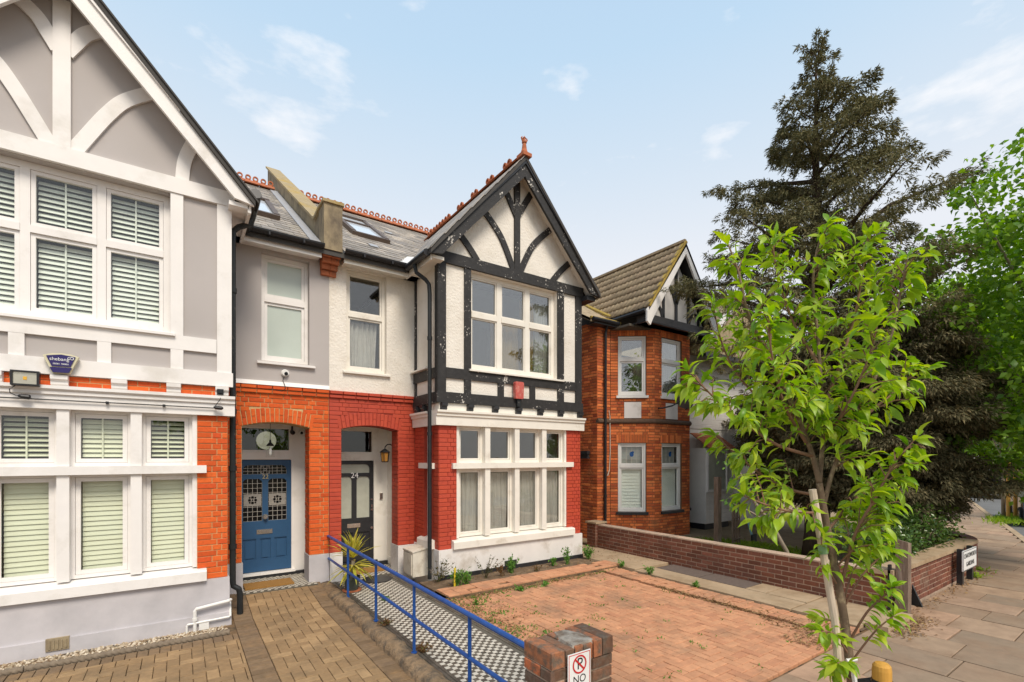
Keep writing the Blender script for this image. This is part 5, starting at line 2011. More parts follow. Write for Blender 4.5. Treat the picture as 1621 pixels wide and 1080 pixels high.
dc = thing('dome_camera', 'white dome security camera below the narrow window of the left house', 'camera', (1.415, 8.6, 3.62))
t = MB((1.415, 8.597, 3.625), (1, 0, 0), (0, -1, 0))
t.disc((0, 0), .06, 0, .025, 20)
t.disc((0, 0), .05, .025, .05, 18)
obj('base', t, PLAST, dc)
t = MB((1.425, 8.60, 3.61), (1, 0, 0), (0, -1, 0))
t.disc((0, 0), .028, .05, .065, 16)
obj('lens', t, BLKGL, dc)
t = MB()
t.tube([(1.40, 8.585, 3.565), (1.38, 8.58, 3.50), (1.40, 8.52, 3.42), (1.41, 8.50, 3.36), (1.36, 8.52, 3.31), (1.2, 8.52, 3.34)], .005, 6)
obj('cable', t, BLACKPL, dc)
for nm_, x, y, z, col, lb in (('porch_camera', 1.66, 9.34, 2.70, BLACKPL, 'black bullet camera at the top of the blue door porch'), ('porch_camera', 1.80, 9.30, 2.70, PLAST, 'white round camera in the corner of the blue door porch')):
    pc = thing(nm_, lb, 'camera', (x, y, z))
    t = MB()
    t.tube([(x, y + .05, z), (x, y - .05, z - .02)], [.035, .04], 12)
    t.box(x - .012, x + .012, y + .0, y + .06, z, z + .10)
    obj('body', t, col, pc)
    t = MB()
    t.tube([(x, y - .048, z - .02), (x, y - .056, z - .022)], .026, 12)
    obj('lens', t, BLKGL, pc)

ln = thing('wall_lantern', 'black coach lantern with amber glass beside the black door', 'lantern', (3.40, 9.0, 2.4))
t = MB()
t.tube([(3.45, 8.99, 2.46), (3.40, 8.99, 2.46), (3.36, 8.99, 2.49), (3.30, 8.99, 2.485), (3.255, 8.99, 2.44), (3.25, 8.99, 2.40)], .011, 8)
t.tube([(3.448, 8.99, 2.52), (3.448, 8.99, 2.34)], .018, 8)
t.disc((3.43, 2.46), .03, -9.01, -8.97, 12) if False else None
t.tube([(3.45, 8.99, 2.47), (3.42, 8.99, 2.47)], .045, 12)
obj('bracket', t, IRON, ln)
t = MB()
t.lathe((3.25, 8.99, 2.33), [(.105, 0), (.105, .008), (.05, .05), (.018, .07)], 6)
t.lathe((3.25, 8.99, 2.14), [(.058, 0), (.066, .012), (.07, .02)], 6)
for i in range(6):
    a = i * math.pi / 3
    t.tube([(3.25 + .066 * math.cos(a), 8.99 + .066 * math.sin(a), 2.15), (3.25 + .088 * math.cos(a), 8.99 + .088 * math.sin(a), 2.335)], .006, 5)
obj('frame', t, IRON, ln)
t = MB()
t.lathe((3.25, 8.99, 2.155), [(.06, 0), (.08, .175)], 6)
obj('glass', t, AMBER, ln)

lp = thing('pendant_lantern', 'small clear glass lantern hanging in the blue door porch', 'lantern', (1.26, 9.0, 2.3))
t = MB()
t.tube([(1.26, 9.05, 2.86), (1.26, 9.05, 2.53)], .004, 5)
t.lathe((1.26, 9.05, 2.43), [(.058, 0), (.06, .015), (.03, .05), (.012, .07), (.02, .08), (.01, .11)], 12)
obj('cap', t, IRON, lp)
t = MB()
t.lathe((1.26, 9.05, 2.24), [(.072, 0), (.05, .19)], 8)
obj('glass', t, GLASS, lp)
t = MB()
t.lathe((1.26, 9.05, 2.27), [(.012, 0), (.026, .03), (.026, .09), (.014, .14)], 10)
obj('bulb', t, SIGNW, lp)
t = MB()
t.lathe((1.32, 9.95, 2.38), [(.02, 0)] + [(.17 * math.sin(a), .17 - .17 * math.cos(a)) for a in [i * math.pi / 10 for i in range(1, 10)]] + [(.02, .34)], 20)
obj('paper_globe_lamp', t, GLOBE, None, smooth=True, label='round lit globe lamp behind the fanlight over the blue door', cat='lamp')

t = MB()
t.prof([(0, .125), (0, .60), (-.27, .645), (-.27, .125)], 0, 0) if False else None
mbx = thing('meter_box', 'dirty white gas meter box against the side of the middle bay', 'meter box', (3.52, 8.0, .1))
t = MB()
t.add([(3.36, 7.90, .12), (3.66, 7.90, .12), (3.66, 8.32, .12), (3.36, 8.32, .12), (3.36, 7.90, .55), (3.66, 7.90, .60), (3.66, 8.32, .60), (3.36, 8.32, .55)],
      [(0, 3, 2, 1), (4, 5, 6, 7), (0, 1, 5, 4), (1, 2, 6, 5), (2, 3, 7, 6), (3, 0, 4, 7)])
obj('box', t, GRP, mbx)
t = MB()
t.box(3.345, 3.359, 7.93, 8.29, .15, .52)
obj('lid', t, GRP, mbx)
t = MB()
t.add([(3.345, 7.885, .551), (3.67, 7.885, .605), (3.67, 8.33, .605), (3.345, 8.33, .551), (3.345, 7.885, .575), (3.67, 7.885, .63), (3.67, 8.33, .63), (3.345, 8.33, .575)],
      [(0, 3, 2, 1), (4, 5, 6, 7), (0, 1, 5, 4), (1, 2, 6, 5), (2, 3, 7, 6), (3, 0, 4, 7)])
obj('hood', t, GRP, mbx)
t = MB((0, 9.38, 0), (1, 0, 0), (0, -1, 0))
t.box(3.285, 3.345, -.02, .012, 1.40, 1.52)
t.box(3.30, 3.33, .012, .018, 1.43, 1.49)
obj('doorbell_panel', t, CHROME, None, label='small grey doorbell panel on the frame beside the black door', cat='doorbell')

# door mats
t = MB()
t.box(.84, 1.56, 8.60, 8.98, .13, .158)
mo = obj('door_mat', t, COIR, None, label='brown coir mat before the blue door', cat='door mat')
t = MB()
t.box(2.55, 3.20, 8.82, 9.20, .087, .11)
mo = obj('door_mat', t, COIR, None, label='brown coir mat before the black door', cat='door mat')
t = MB()
t.lathe((2.86, 8.30, .077), [(.26, 0), (.26, .008), (.25, .012)], 24)
obj('rubber_mat', t, BLACKPL, None, label='dark round rubber mat on the tiled path', cat='mat')

# ------------------------------------------------------------------ blue handrail
hr = thing('handrail', 'blue painted tubular handrail along the tiled path', 'handrail', (2.1, 5, .1))
t = MB()
t.tube([(2.10, 8.62, .875), (2.10, 2.63, .845)], .024, 10)
obj('top_rail', t, BLUER, hr)
t = MB()
t.tube([(2.10, 8.60, .495), (2.10, 2.63, .465)], .020, 10)
obj('lower_rail', t, BLUER, hr)
for y in (7.41, 6.14, 4.90, 3.68):
    t = MB()
    t.tube([(2.10, y, .06), (2.10, y, .86)], .018, 8)
    t.tube([(2.10, y, .105), (2.10, y, .115)], .032, 10)
    obj('post', t, BLUER, hr)

# ------------------------------------------------------------------ brick gate pier with its no parking sign
gp = thing('gate_pier', 'weathered brick gate pier with brick on edge top in the foreground', 'gate pier', (2.2, 2.45, 0))
m = MB()
m.box(1.932, 2.455, 2.342, 2.608, -.1, .985)
core = obj('core', m, MORTP, gp)
fr_, sd2, tp = [], [], []
zz = .895
rowi = 0
while zz > .1:
    za = zz - .078
    if rowi % 2:
        fr_ += [(1.92, 2.03, za, zz - .008), (2.04, 2.27, za, zz - .008), (2.28, 2.465, za, zz - .008)]
        sd2 += [(2.33, 2.62, za, zz - .008)]
    else:
        fr_ += [(1.92, 2.15, za, zz - .008), (2.16, 2.27, za, zz - .008), (2.28, 2.465, za, zz - .008)]
        sd2 += [(2.33, 2.44, za, zz - .008), (2.45, 2.62, za, zz - .008)]
    zz -= .086
    rowi += 1
# coping bricks on edge, each a whole brick seen from top, front and side
us = [1.92, 2.035, 2.115, 2.195, 2.28, 2.365, 2.467]
for i in range(6):
    a, b = us[i] + .004, us[i + 1] - .004
    t = MB()
    j0, j1, jz = R.uniform(-.006, .006), R.uniform(-.006, .006), R.uniform(-.006, .008)
    e = .006
    z0, z1 = .898, 1.005 + jz
    y0, y1 = 2.326 + j0, 2.622 + j1
    t.add([(a, y0, z0), (b, y0, z0), (b, y1, z0), (a, y1, z0), (a, y0, z1 - e), (b, y0, z1 - e), (b, y1, z1 - e), (a, y1, z1 - e),
           (a + e, y0 + e, z1), (b - e, y0 + e, z1), (b - e, y1 - e, z1), (a + e, y1 - e, z1)],
          [(0, 3, 2, 1), (0, 1, 5, 4), (1, 2, 6, 5), (2, 3, 7, 6), (3, 0, 4, 7), (4, 5, 9, 8), (5, 6, 10, 9), (6, 7, 11, 10), (7, 4, 8, 11), (8, 9, 10, 11)])
    obj('coping_brick', t, PIERB, gp)
t = MB()
t.prism([(2.12, 2.36), (2.30, 2.35), (2.29, 2.50), (2.22, 2.56), (2.14, 2.52)], 0, 0) if False else None
t.add([(2.11, 2.345, 1.013), (2.295, 2.345, 1.015), (2.30, 2.47, 1.016), (2.26, 2.585, 1.014), (2.17, 2.60, 1.012), (2.125, 2.50, 1.012),
       (2.10, 2.335, .99), (2.305, 2.335, .99), (2.31, 2.47, .99), (2.265, 2.60, .99), (2.165, 2.61, .99), (2.115, 2.50, .99)],
      [(0, 1, 2, 3, 4, 5)] + [(i, i + 6, (i + 1) % 6 + 6, (i + 1) % 6) for i in range(6)])
obj('mortar_smear', t, pm('lime_mortar', (.36, .32, .27), .95, .35, 14, .8, 50, col2=(.20, .15, .11), c2amt=.46, c2scale=12, c2edge=.1), gp)
pieces('brick', fr_, (0, 2.33, 0), (1, 0, 0), (0, 0, 1), (0, -1, 0), PIERB, core, 'gp', depth=.03, jit=.003, rot=.008, ch=(.03, .07, .2))
pieces('brick', sd2, (1.92, 0, 0), (0, 1, 0), (0, 0, 1), (-1, 0, 0), PIERB, core, 'gp', depth=.03, jit=.003, rot=.008, ch=(.03, .07, .2))
sg = thing('no_parking_sign', 'white no parking sign with red ringed P on the gate pier', 'sign', (2.14, 2.31, .8))
SFm = lambda: MB((0, 2.312, 0), (1, 0, 0), (0, -1, 0))
t = SFm()
t.box(2.038, 2.236, 0, .006, .60, .975)
obj('plate', t, SIGNW, sg)
t = SFm()
for (a, b, c_, d_) in ((2.045, 2.229, .965, .969), (2.045, 2.229, .606, .610), (2.045, 2.049, .610, .965), (2.225, 2.229, .610, .965)):
    t.box(a, b, .006, .0075, c_, d_)
obj('border', t, SIGNR, sg)
text('P', .105, face_mat(2.140, 2.3055, .898), SIGNK, sg, 'letter', .0006)
t = SFm()
t.ring((2.137, .898), .050, .060, .0075, .009, 32)
t.strip([(2.137 - .037, .898 + .037), (2.137 + .037, .898 - .037)], .011, .0076, .0092)
obj('prohibition_ring', t, SIGNR, sg)
text('NO', .072, face_mat(2.137, 2.3055, .800), SIGNK, sg, 'letter', .0006)
text('PARKING', .042, face_mat(2.137, 2.3055, .735), SIGNK, sg, 'letter', .0006)

# ------------------------------------------------------------------ garden walls
gwall = thing('garden_wall', 'low brown brick wall between the forecourt and the brick house garden', 'wall', (8.2, 5, .1))
m = MB()
m.box(8.108, 8.32, 2.45, 8.12, .0, .62)
c0 = obj('core', m, MORTP, gwall)
pieces('brick', courses(.07, .62, lambda z: [(2.45, 8.12)], c=.0785, g=.014), (8.10, 0, 0), (0, 1, 0), (0, 0, 1), (-1, 0, 0), BROWNB, c0, 'gw', depth=.02, jit=.003, rot=.005)
m = MB()
m.box(8.098, 8.33, 2.45, 8.12, .622, .643)
obj('capping', m, MORTP, gwall)
m = MB()
m.box(8.05, 8.36, 8.125, 8.42, .0, .66)
pe = obj('end_pier', m, MORTP, gwall)
pieces('brick', courses(.07, .655, lambda z: [(8.125, 8.42)], c=.075), (8.042, 0, 0), (0, 1, 0), (0, 0, 1), (-1, 0, 0), BROWNB, pe, 'gw', depth=.02, jit=.003)
pieces('brick', courses(.07, .655, lambda z: [(8.05, 8.36)], c=.075), (0, 8.117, 0), (1, 0, 0), (0, 0, 1), (0, -1, 0), BROWNB, pe, 'gw', depth=.02, jit=.003)
m = MB()
m.box(8.02, 8.39, 8.09, 8.45, .661, .70)
obj('cap_stone', m, CONC, gwall)
fw = thing('front_wall', 'low brown brick front wall under the hedge, chalk marked, along the pavement', 'wall', (10.3, 2.5, .1))
m = MB()
m.box(8.32, 12.5, 2.448, 2.66, .0, .60)
c0 = obj('core', m, MORTP, fw)
pieces('brick', courses(.06, .60, lambda z: [(8.10, 12.5)], c=.077, flem=True, g=.013), (0, 2.44, 0), (1, 0, 0), (0, 0, 1), (0, -1, 0), BROWNB, c0, 'fw', depth=.02, jit=.003, rot=.004)
m = MB()
m.box(8.30, 12.52, 2.41, 2.69, .602, .66)
obj('coping', m, CONC, fw)
m = MB()
m.box(8.06, 8.30, 2.41, 2.70, .602, .675)
obj('corner_coping', m, CONC, fw)
m = MB()
for i in range(8):
    a0, a1 = -math.pi / 2 + i * .12, -math.pi / 2 + (i + 1) * .12
    cx_, cy_, r0, r1 = 12.5, 4.3, 1.85, 1.64
    m.prism([(cx_ + r0 * math.cos(a0), 0)], 0, 0) if False else None
    pts = [(cx_ + r0 * math.cos(a0), cy_ + r0 * math.sin(a0)), (cx_ + r0 * math.cos(a1), cy_ + r0 * math.sin(a1)), (cx_ + r1 * math.cos(a1), cy_ + r1 * math.sin(a1)), (cx_ + r1 * math.cos(a0), cy_ + r1 * math.sin(a0))]
    m.add([(x, y, 0) for x, y in pts] + [(x, y, .62) for x, y in pts], [(0, 3, 2, 1), (4, 5, 6, 7), (0, 1, 5, 4), (2, 3, 7, 6)])
obj('curved_end', m, BROWNB, fw)
t = MB()
t.add([(8.86, 2.30, .06), (8.90, 2.30, .06), (8.90, 2.43, .06), (8.86, 2.43, .06), (8.86, 2.42, .36), (8.90, 2.42, .36)], [(0, 1, 2, 3), (0, 4, 5, 1), (3, 2, 5, 4), (0, 3, 4), (1, 5, 2)])
obj('iron_stay', t, IRON, fw)
ch = MB((0, 2.436, 0), (1, 0, 0), (0, -1, 0))
ch.strip([(8.50, .20), (8.50, .12), (8.58, .13)], .012, 0, .003)
ch.strip([(8.74, .12), (8.70, .22), (8.64, .15), (8.76, .16)], .012, 0, .003)
obj('chalk_mark', ch, SIGNW, fw)
# step stones at the corner of the forecourt
m = MB()
m.box(7.20, 8.08, 2.20, 2.44, .0, .13)
obj('kerb_stone', m, CONC, None, label='long pale kerb stone at the forecourt corner by the wooden post', cat='kerb stone')
po = thing('wooden_post', 'weathered grey wooden gate post at the corner of the two walls', 'post', (8.18, 2.33, 0))
m = MB()
m.add([(8.12, 2.26, .04), (8.25, 2.26, .04), (8.25, 2.40, .04), (8.12, 2.40, .04), (8.12, 2.26, 1.08), (8.25, 2.26, 1.06), (8.25, 2.40, 1.09), (8.12, 2.40, 1.11)],
      [(0, 3, 2, 1), (4, 5, 6, 7), (0, 1, 5, 4), (1, 2, 6, 5), (2, 3, 7, 6), (3, 0, 4, 7)])
obj('shaft', m, OLDW, po)
m = MB()
m.box(8.06, 8.119, 2.44, 2.47, .08, .75)
obj('iron_strap', m, IRON, po)

ss = thing('street_name_sign', 'white street name plate on two short black posts by the hedge', 'street sign', (11.3, 2.3, 0))
t = MB((0, 2.30, 0), (1, 0, 0), (0, -1, 0))
t.box(10.88, 11.72, 0, .02, .30, .64)
obj('plate', t, SIGNW, ss)
t = MB((0, 2.30, 0), (1, 0, 0), (0, -1, 0))
for (a, b, c_, d_) in ((10.885, 11.715, .628, .636), (10.885, 11.715, .304, .312), (10.885, 10.893, .312, .628), (11.707, 11.715, .312, .628)):
    t.box(a, b, .02, .022, c_, d_)
obj('border', t, SIGNK, ss)
text('CHATSWORTH', .110, face_mat(11.30, 2.277, .545), SIGNK, ss)
text('GARDENS', .110, face_mat(11.30, 2.277, .40), SIGNK, ss)
for x in (10.98, 11.58):
    t = MB()
    t.box(x - .045, x + .045, 2.302, 2.38, .03, .66)
    obj('post', t, BLACKP, ss)

# satellite dish on the bay of the brick house
sdh = thing('satellite_dish', 'dark grey satellite dish on the brick bay', 'satellite dish', (10.9, 8.0, 3.6))
dcn = Vector((10.75, 7.70, 3.72))
dn = Vector((.85, -.20, .40)).normalized()
s1 = dn.cross(Vector((0, 0, 1))).normalized()
s2 = s1.cross(dn)
t = MB()
for i in range(6):
    rr = .33 * i / 5
    for j in range(24):
        a = 2 * math.pi * j / 24
        t.v.append(tuple(dcn + s1 * rr * math.cos(a) * 1.0 + s2 * rr * math.sin(a) * .85 + dn * (.07 * (i / 5) ** 2)))
for i in range(5):
    for j in range(24):
        a, b = i * 24 + j, i * 24 + (j + 1) % 24
        t.f.append((a, b, b + 24, a + 24))
obj('dish', t, pm('dish_grey', (.10, .10, .105), .5, .15, 8), sdh, smooth=True)
t = MB()
t.tube([(10.32, 8.12, 3.52), (10.36, 8.0, 3.52), (10.55, 7.85, 3.58), tuple(dcn)], .02, 8)
t.tube([tuple(dcn - s2 * .27), tuple(dcn - s2 * .12 + dn * .36)], .012, 6)
obj('arm', t, IRON, sdh)
t = MB()
t.tube([tuple(dcn - s2 * .12 + dn * .34), tuple(dcn - s2 * .09 + dn * .42)], .03, 8)
obj('receiver', t, BLACKPL, sdh)

# things in the brick house garden
ps = thing('porch_post', 'dark wooden post standing on the lawn before the white boards', 'post', (10.85, 6.75, .1))
t = MB()
t.box(10.78, 10.92, 6.70, 6.82, .05, 1.75)
obj('shaft', t, OLDW, ps)
tr = thing('trellis', 'narrow grey wooden trellis standing beside the dark post', 'trellis', (11.3, 6.5, .1))
for i in range(4):
    t = MB()
    t.box(11.08 + i * .10, 11.11 + i * .10, 6.50, 6.53, .06, 1.35)
    obj('upright', t, OLDW, tr)
for i in range(5):
    t = MB()
    t.box(11.06, 11.43, 6.48, 6.50, .22 + i * .26, .25 + i * .26)
    obj('rung', t, OLDW, tr)
gt_ = thing('garden_tools', 'bundle of tools with a pale blue handle leaning by the trellis', 'tools', (12.0, 6.55, .1))
t = MB()
t.tube([(11.85, 6.40, .1), (12.1, 6.7, .62)], .03, 6)
obj('handle', t, pm('pale_blue_plastic', (.20, .38, .40), .5, .1, 8), gt_)
t = MB()
t.box(11.72, 11.92, 6.36, 6.40, .09, .30)
obj('blade', t, IRON, gt_)
for i in range(9):
    pass
rub = MB()
for i in range(26):
    x, y = R.gauss(9.9, .4), R.gauss(7.3, .25)
    rub.box(x, x + R.uniform(.1, .22), y, y + .1, .06, .12 + R.uniform(0, .16))
obj('brick_rubble', rub, BRICK26, None, label='heap of broken orange bricks behind the low wall', cat='rubble', kind='stuff')
flush_rest()

# ------------------------------------------------------------------ vegetation helpers
CAMF = np.array([math.sin(YAW), math.cos(YAW), 0.])
CAMR = np.array([math.cos(YAW), -math.sin(YAW), 0.])


def unit(a):
    return a / np.maximum(np.linalg.norm(a, axis=-1, keepdims=True), 1e-9)


def leaf_mesh(name, P, D, U, L, W, mat, parent=None, droop=.15, fold=.25, kind=None, simple=False, **kw):
    """many leaves as one mesh: base, two sides, rib, tip"""
    P, D, U = np.asarray(P, float), unit(np.asarray(D, float)), np.asarray(U, float)
    n = len(P)
    L = np.broadcast_to(np.asarray(L, float).reshape(-1, 1), (n, 1))
    W = np.broadcast_to(np.asarray(W, float).reshape(-1, 1), (n, 1))
    S = unit(np.cross(D, U))
    N = np.cross(S, D)
    mid = P + D * L * .45 + N * L * .04
    l = mid + S * W * .5 + N * W * fold * .5
    r = mid - S * W * .5 + N * W * fold * .5
    tip = P + D * L - N * L * droop
    if simple:
        V = np.stack([P, l, r, tip], 1).reshape(-1, 3)
        b = (np.arange(n) * 4)[:, None]
        tri = np.array([[0, 2, 1], [1, 2, 3]])
    else:
        V = np.stack([P, l, mid, r, tip], 1).reshape(-1, 3)
        b = (np.arange(n) * 5)[:, None]
        tri = np.array([[0, 2, 1], [0, 3, 2], [1, 2, 4], [2, 3, 4]])
    T = (b[:, None, :] + tri[None]).reshape(-1, 3)
    me = bpy.data.meshes.new(name)
    me.vertices.add(len(V))
    me.vertices.foreach_set('co', V.ravel())
    me.loops.add(T.size)
    me.loops.foreach_set('vertex_index', T.ravel().astype(np.int32))
    me.polygons.add(len(T))
    me.polygons.foreach_set('loop_start', np.arange(0, T.size, 3, dtype=np.int32))
    me.polygons.foreach_set('loop_total', np.full(len(T), 3, np.int32))
    me.update(calc_edges=True)
    me.materials.append(mat)
    o = bpy.data.objects.new(name, me)
    COL.objects.link(o)
    WM[o.name] = Matrix()
    setp(o, parent)
    tag(o, kw.get('label'), kw.get('cat'), kw.get('group'), kind)
    return o


def rv(n):
    return unit(NR.normal(size=(n, 3)))


def tube_path(mb, pts, rs, k=7):
    mb.tube(pts, rs, k)


def clumps(centers, radii, per, dirs=None, flat=.8):
    """points and outward directions spread through small clumps"""
    C = np.repeat(np.asarray(centers, float), per, 0)
    Rr = np.repeat(np.asarray(radii, float), per)[:, None]
    d = rv(len(C))
    d[:, 2] *= flat
    P = C + d * Rr * NR.random((len(C), 1)) ** .5
    return P, d


def conifer(name, label, base_xy, z0, top, prof, nb, per, mat, bark, trunk_r, spray=(.10, .05), up=.55, group=None, lean=(0, 0), zb=1.2, jit=.28, clump=.16):
    t = thing(name, label, 'tree', (base_xy[0], base_xy[1], z0), group)
    m = MB()
    bx, by = base_xy
    H = top - z0
    pts = [(bx + lean[0] * s, by + lean[1] * s, z0 - .1 + s * (H - .15)) for s in (0, .06, .2, .5, .8, 1)]
    m.tube(pts, [trunk_r * 1.35, trunk_r, trunk_r * .9, trunk_r * .6, trunk_r * .28, .012], 9)
    obj('trunk', m, bark, t, smooth=True)
    lm = MB()
    CC, CD, CR_ = [], [], []
    for i in range(nb):
        s = ((i + NR.random()) / nb)
        z = zb + (top - zb) * s ** .92
        az = i * 2.39996 + NR.normal() * .3
        r = np.interp(z, [p[0] for p in prof], [p[1] for p in prof]) * (1 + NR.normal() * jit)
        r = max(r, .12)
        a = np.array([math.cos(az), math.sin(az), 0])
        f = (z - z0) / H
        p0 = np.array([bx + lean[0] * f, by + lean[1] * f, z])
        rise = up * r * (.5 + NR.random())
        nseg = max(3, int(r / .16))
        side = np.cross(a, [0, 0, 1])
        bend = NR.normal() * .15
        prev = []
        for j in range(nseg + 1):
            u = j / nseg
            q = p0 + a * r * u + np.array([0, 0, 1]) * (rise * u * (1.25 - .45 * u)) + side * bend * u * u * r
            prev.append(q)
            if u > .22:
                CC.append(q)
                CD.append(unit(a + np.array([0, 0, .35])))
                CR_.append(clump * (.75 + .7 * (1 - u)) * (1 + .5 * NR.random()) * min(1, .55 + r * .3))
                if r > .7 and NR.random() < .9:
                    for sg in (-1, 1):
                        ln_ = r * (.30 * (1 - u) + .08) * (1 + NR.random())
                        q2 = q + side * sg * ln_ + a * ln_ * .6 + np.array([0, 0, NR.normal() * .05 - .03])
                        for w in (.5, 1.):
                            CC.append(q + (q2 - q) * w)
                            CD.append(unit(a + side * sg * .8 + np.array([0, 0, .1])))
                            CR_.append(clump * (.7 + .5 * NR.random()))
        lm.tube([tuple(v) for v in (prev[0], prev[len(prev) // 2], prev[-1])], [max(.012, .028 * r), max(.008, .016 * r), .004], 5, cap=False)
    obj('branches', lm, bark, t)
    n = len(CC)
    P, d = clumps(CC, CR_, per, flat=.75)
    CDr = np.repeat(np.array(CD), per, 0)
    D = unit(CDr * .75 + d * .6 + np.array([0, 0, -.25]) + NR.normal(size=P.shape) * .25)
    L = spray[0] * (.7 + .7 * NR.random(len(P)))
    leaf_mesh('crown', P, D, rv(len(P)) * .6 + np.array([0, 0, 1]), L, spray[1] * (.7 + .6 * NR.random(len(P))), mat, t, droop=.25, fold=.4, simple=True)
    return t


def round_tree(name, label, base, z0, crown_c, crown_r, nc, per, leaf, mat, bark, trunk_r, group=None, cr=.42, fill=.5, limbs=9):
    t = thing(name, label, 'tree', (base[0], base[1], z0), group)
    c, rr = np.array(crown_c, float), np.array(crown_r, float)
    m = MB()
    b = np.array([base[0], base[1], z0 - .1])
    fork = np.array([base[0] + (c[0] - base[0]) * .3, base[1] + (c[1] - base[1]) * .3, max(z0 + .8, c[2] - rr[2] * .75)])
    m.tube([tuple(b), tuple((b + fork) / 2 + [.04, .03, 0]), tuple(fork)], [trunk_r * 1.25, trunk_r, trunk_r * .85], 9)
    obj('trunk', m, bark, t, smooth=True)
    d = rv(nc)
    C = c + d * rr * (fill + (1 - fill) * NR.random((nc, 1)) ** .6)
    lm = MB()
    for i in range(min(limbs * 4, nc)):
        e = C[i]
        md = fork + (e - fork) * .5 + np.array([NR.normal() * .1, NR.normal() * .1, .12 * rr[2]])
        w = trunk_r * (.42 if i < limbs else .16)
        lm.tube([tuple(fork), tuple(md), tuple(e)], [w, w * .6, .008], 6, cap=False)
    obj('branches', lm, bark, t)
    P, dd = clumps(C, cr * (.6 + .8 * NR.random(nc)), per, flat=.75)
    D = unit(dd * .7 + NR.normal(size=P.shape) * .5 + np.array([0, 0, -.45]))
    L = leaf[0] * (.7 + .6 * NR.random(len(P)))
    leaf_mesh('crown', P, D, rv(len(P)) * .7 + np.array([0, 0, .9]), L, leaf[1] * (.75 + .5 * NR.random(len(P))), mat, t, droop=.12)
    return t


# ------------------------------------------------------------------ big trees
conifer('cypress_tree', 'tall dark cypress with ragged brownish crown rising behind the cherry tree', (11.2, 4.70), .1, 11.3,
        [(1.2, 1.1), (2.2, 1.5), (3.4, 1.65), (4.4, 1.6), (5.4, 1.55), (6.6, 1.45), (7.4, 1.30), (8.1, 1.12), (8.7, .85), (9.4, .58), (10.2, .42), (10.9, .28), (11.3, .10)], 150, 38, L_CYP, BARKD, .22, spray=(.085, .024), up=.62, lean=(.25, .1), zb=2.3, jit=.40, clump=.092)
conifer('yew_tree', 'dense brown green conifer overhanging the hedge and front wall', (12.35, 4.1), .1, 5.4,
        [(.9, 1.3), (1.6, 1.7), (2.6, 1.85), (3.8, 1.6), (4.6, 1.1), (5.4, .35)], 200, 56, L_CON, BARKD, .2, spray=(.088, .027), up=.2, zb=.95, jit=.15, clump=.15)
conifer('yew_tree', 'dark conifer filling the corner behind the cypress trunk', (15.2, 6.2), .1, 5.2,
        [(.8, 1.4), (1.8, 1.9), (3, 1.9), (4.2, 1.4), (5.2, .5)], 110, 30, L_CON, BARKD, .2, spray=(.12, .045), up=.2, zb=.9, jit=.18, clump=.18)
round_tree('lime_tree', 'leafy green street tree reaching in from the right edge of the picture', (14.25, 1.25), .03, (13.6, 1.5, 5.0), (2.8, 2.2, 3.4), 330, 74, (.115, .095), L_LIME, BARKG, .13, cr=.46, fill=.30)
round_tree('plane_tree', 'bright yellow green tree beyond the conifer', (41, 10.5), -.1, (41, 10.2, 8.6), (5.2, 5.2, 5.0), 170, 60, (.34, .28), L_BRIGHT, BARKG, .3, cr=1.0, fill=.35)
round_tree('plane_tree', 'mid green tree closing the far end of the street', (50, 8), -.1, (50, 8, 7), (6.5, 6, 6), 150, 60, (.42, .34), L_LIME, BARKG, .3, cr=1.3, fill=.35)
round_tree('plane_tree', 'pale green tree low behind the parked cars', (62, 14), -.1, (62, 14, 5.5), (8, 8, 5.8), 130, 60, (.5, .4), L_BRIGHT, BARKG, .3, cr=1.6, fill=.35)
round_tree('street_tree', 'small staked street tree on the grass verge', (23.9, 3.95), .05, (23.9, 3.95, 3.6), (1.3, 1.3, 1.9), 55, 44, (.12, .10), L_LIME, BARKG, .05, cr=.36, fill=.3)
stk = thing('tree_stakes', 'pair of orange wooden stakes holding the small street tree', 'stakes', (23.9, 3.8, .05))
for dx in (-.16, .16):
    m = MB()
    m.tube([(23.9 + dx, 3.75 - dx * .4, 0), (23.9 + dx * .9, 3.75 - dx * .4, 2.1)], .055, 8)
    obj('stake', m, YELW, stk)
m = MB()
m.box(23.72, 24.08, 3.72, 3.78, 1.75, 1.81)
obj('strap', m, BLACKPL, stk)
# trees across the road, seen in the window panes
round_tree('street_tree', 'tree across the road reflected in the upper windows', (1.5, -13), -.1, (1.5, -13, 6.5), (2.8, 2.8, 3.6), 90, 40, (.30, .24), L_LIME, BARKG, .2, cr=.8, fill=.35)

# slender sapling leaning behind the low wall
sp = thing('sapling', 'slender pale stem leaning left behind the low wall by the cypress', 'sapling', (9.6, 4.45, .1))
m = MB()
m.tube([(9.62, 4.42, .05), (9.50, 4.50, .45), (9.28, 4.66, .95), (9.05, 4.85, 1.35), (8.92, 5.0, 1.75), (8.75, 5.1, 2.2)], [.045, .04, .034, .028, .02, .008], 8)
m.tube([(9.28, 4.66, .95), (8.95, 4.9, 1.2), (8.7, 5.1, 1.35)], [.02, .014, .005], 6)
obj('stem', m, BARKG, sp, smooth=True)
P, d = clumps([(8.75, 5.1, 2.2), (8.7, 5.1, 1.4), (8.9, 5.0, 1.8)], [.3, .22, .25], 26)
leaf_mesh('foliage', P, d * .6 + np.array([0, 0, -.5]) + NR.normal(size=P.shape) * .3, rv(len(P)) + np.array([0, 0, 1]), .10, .05, L_WEED, sp)

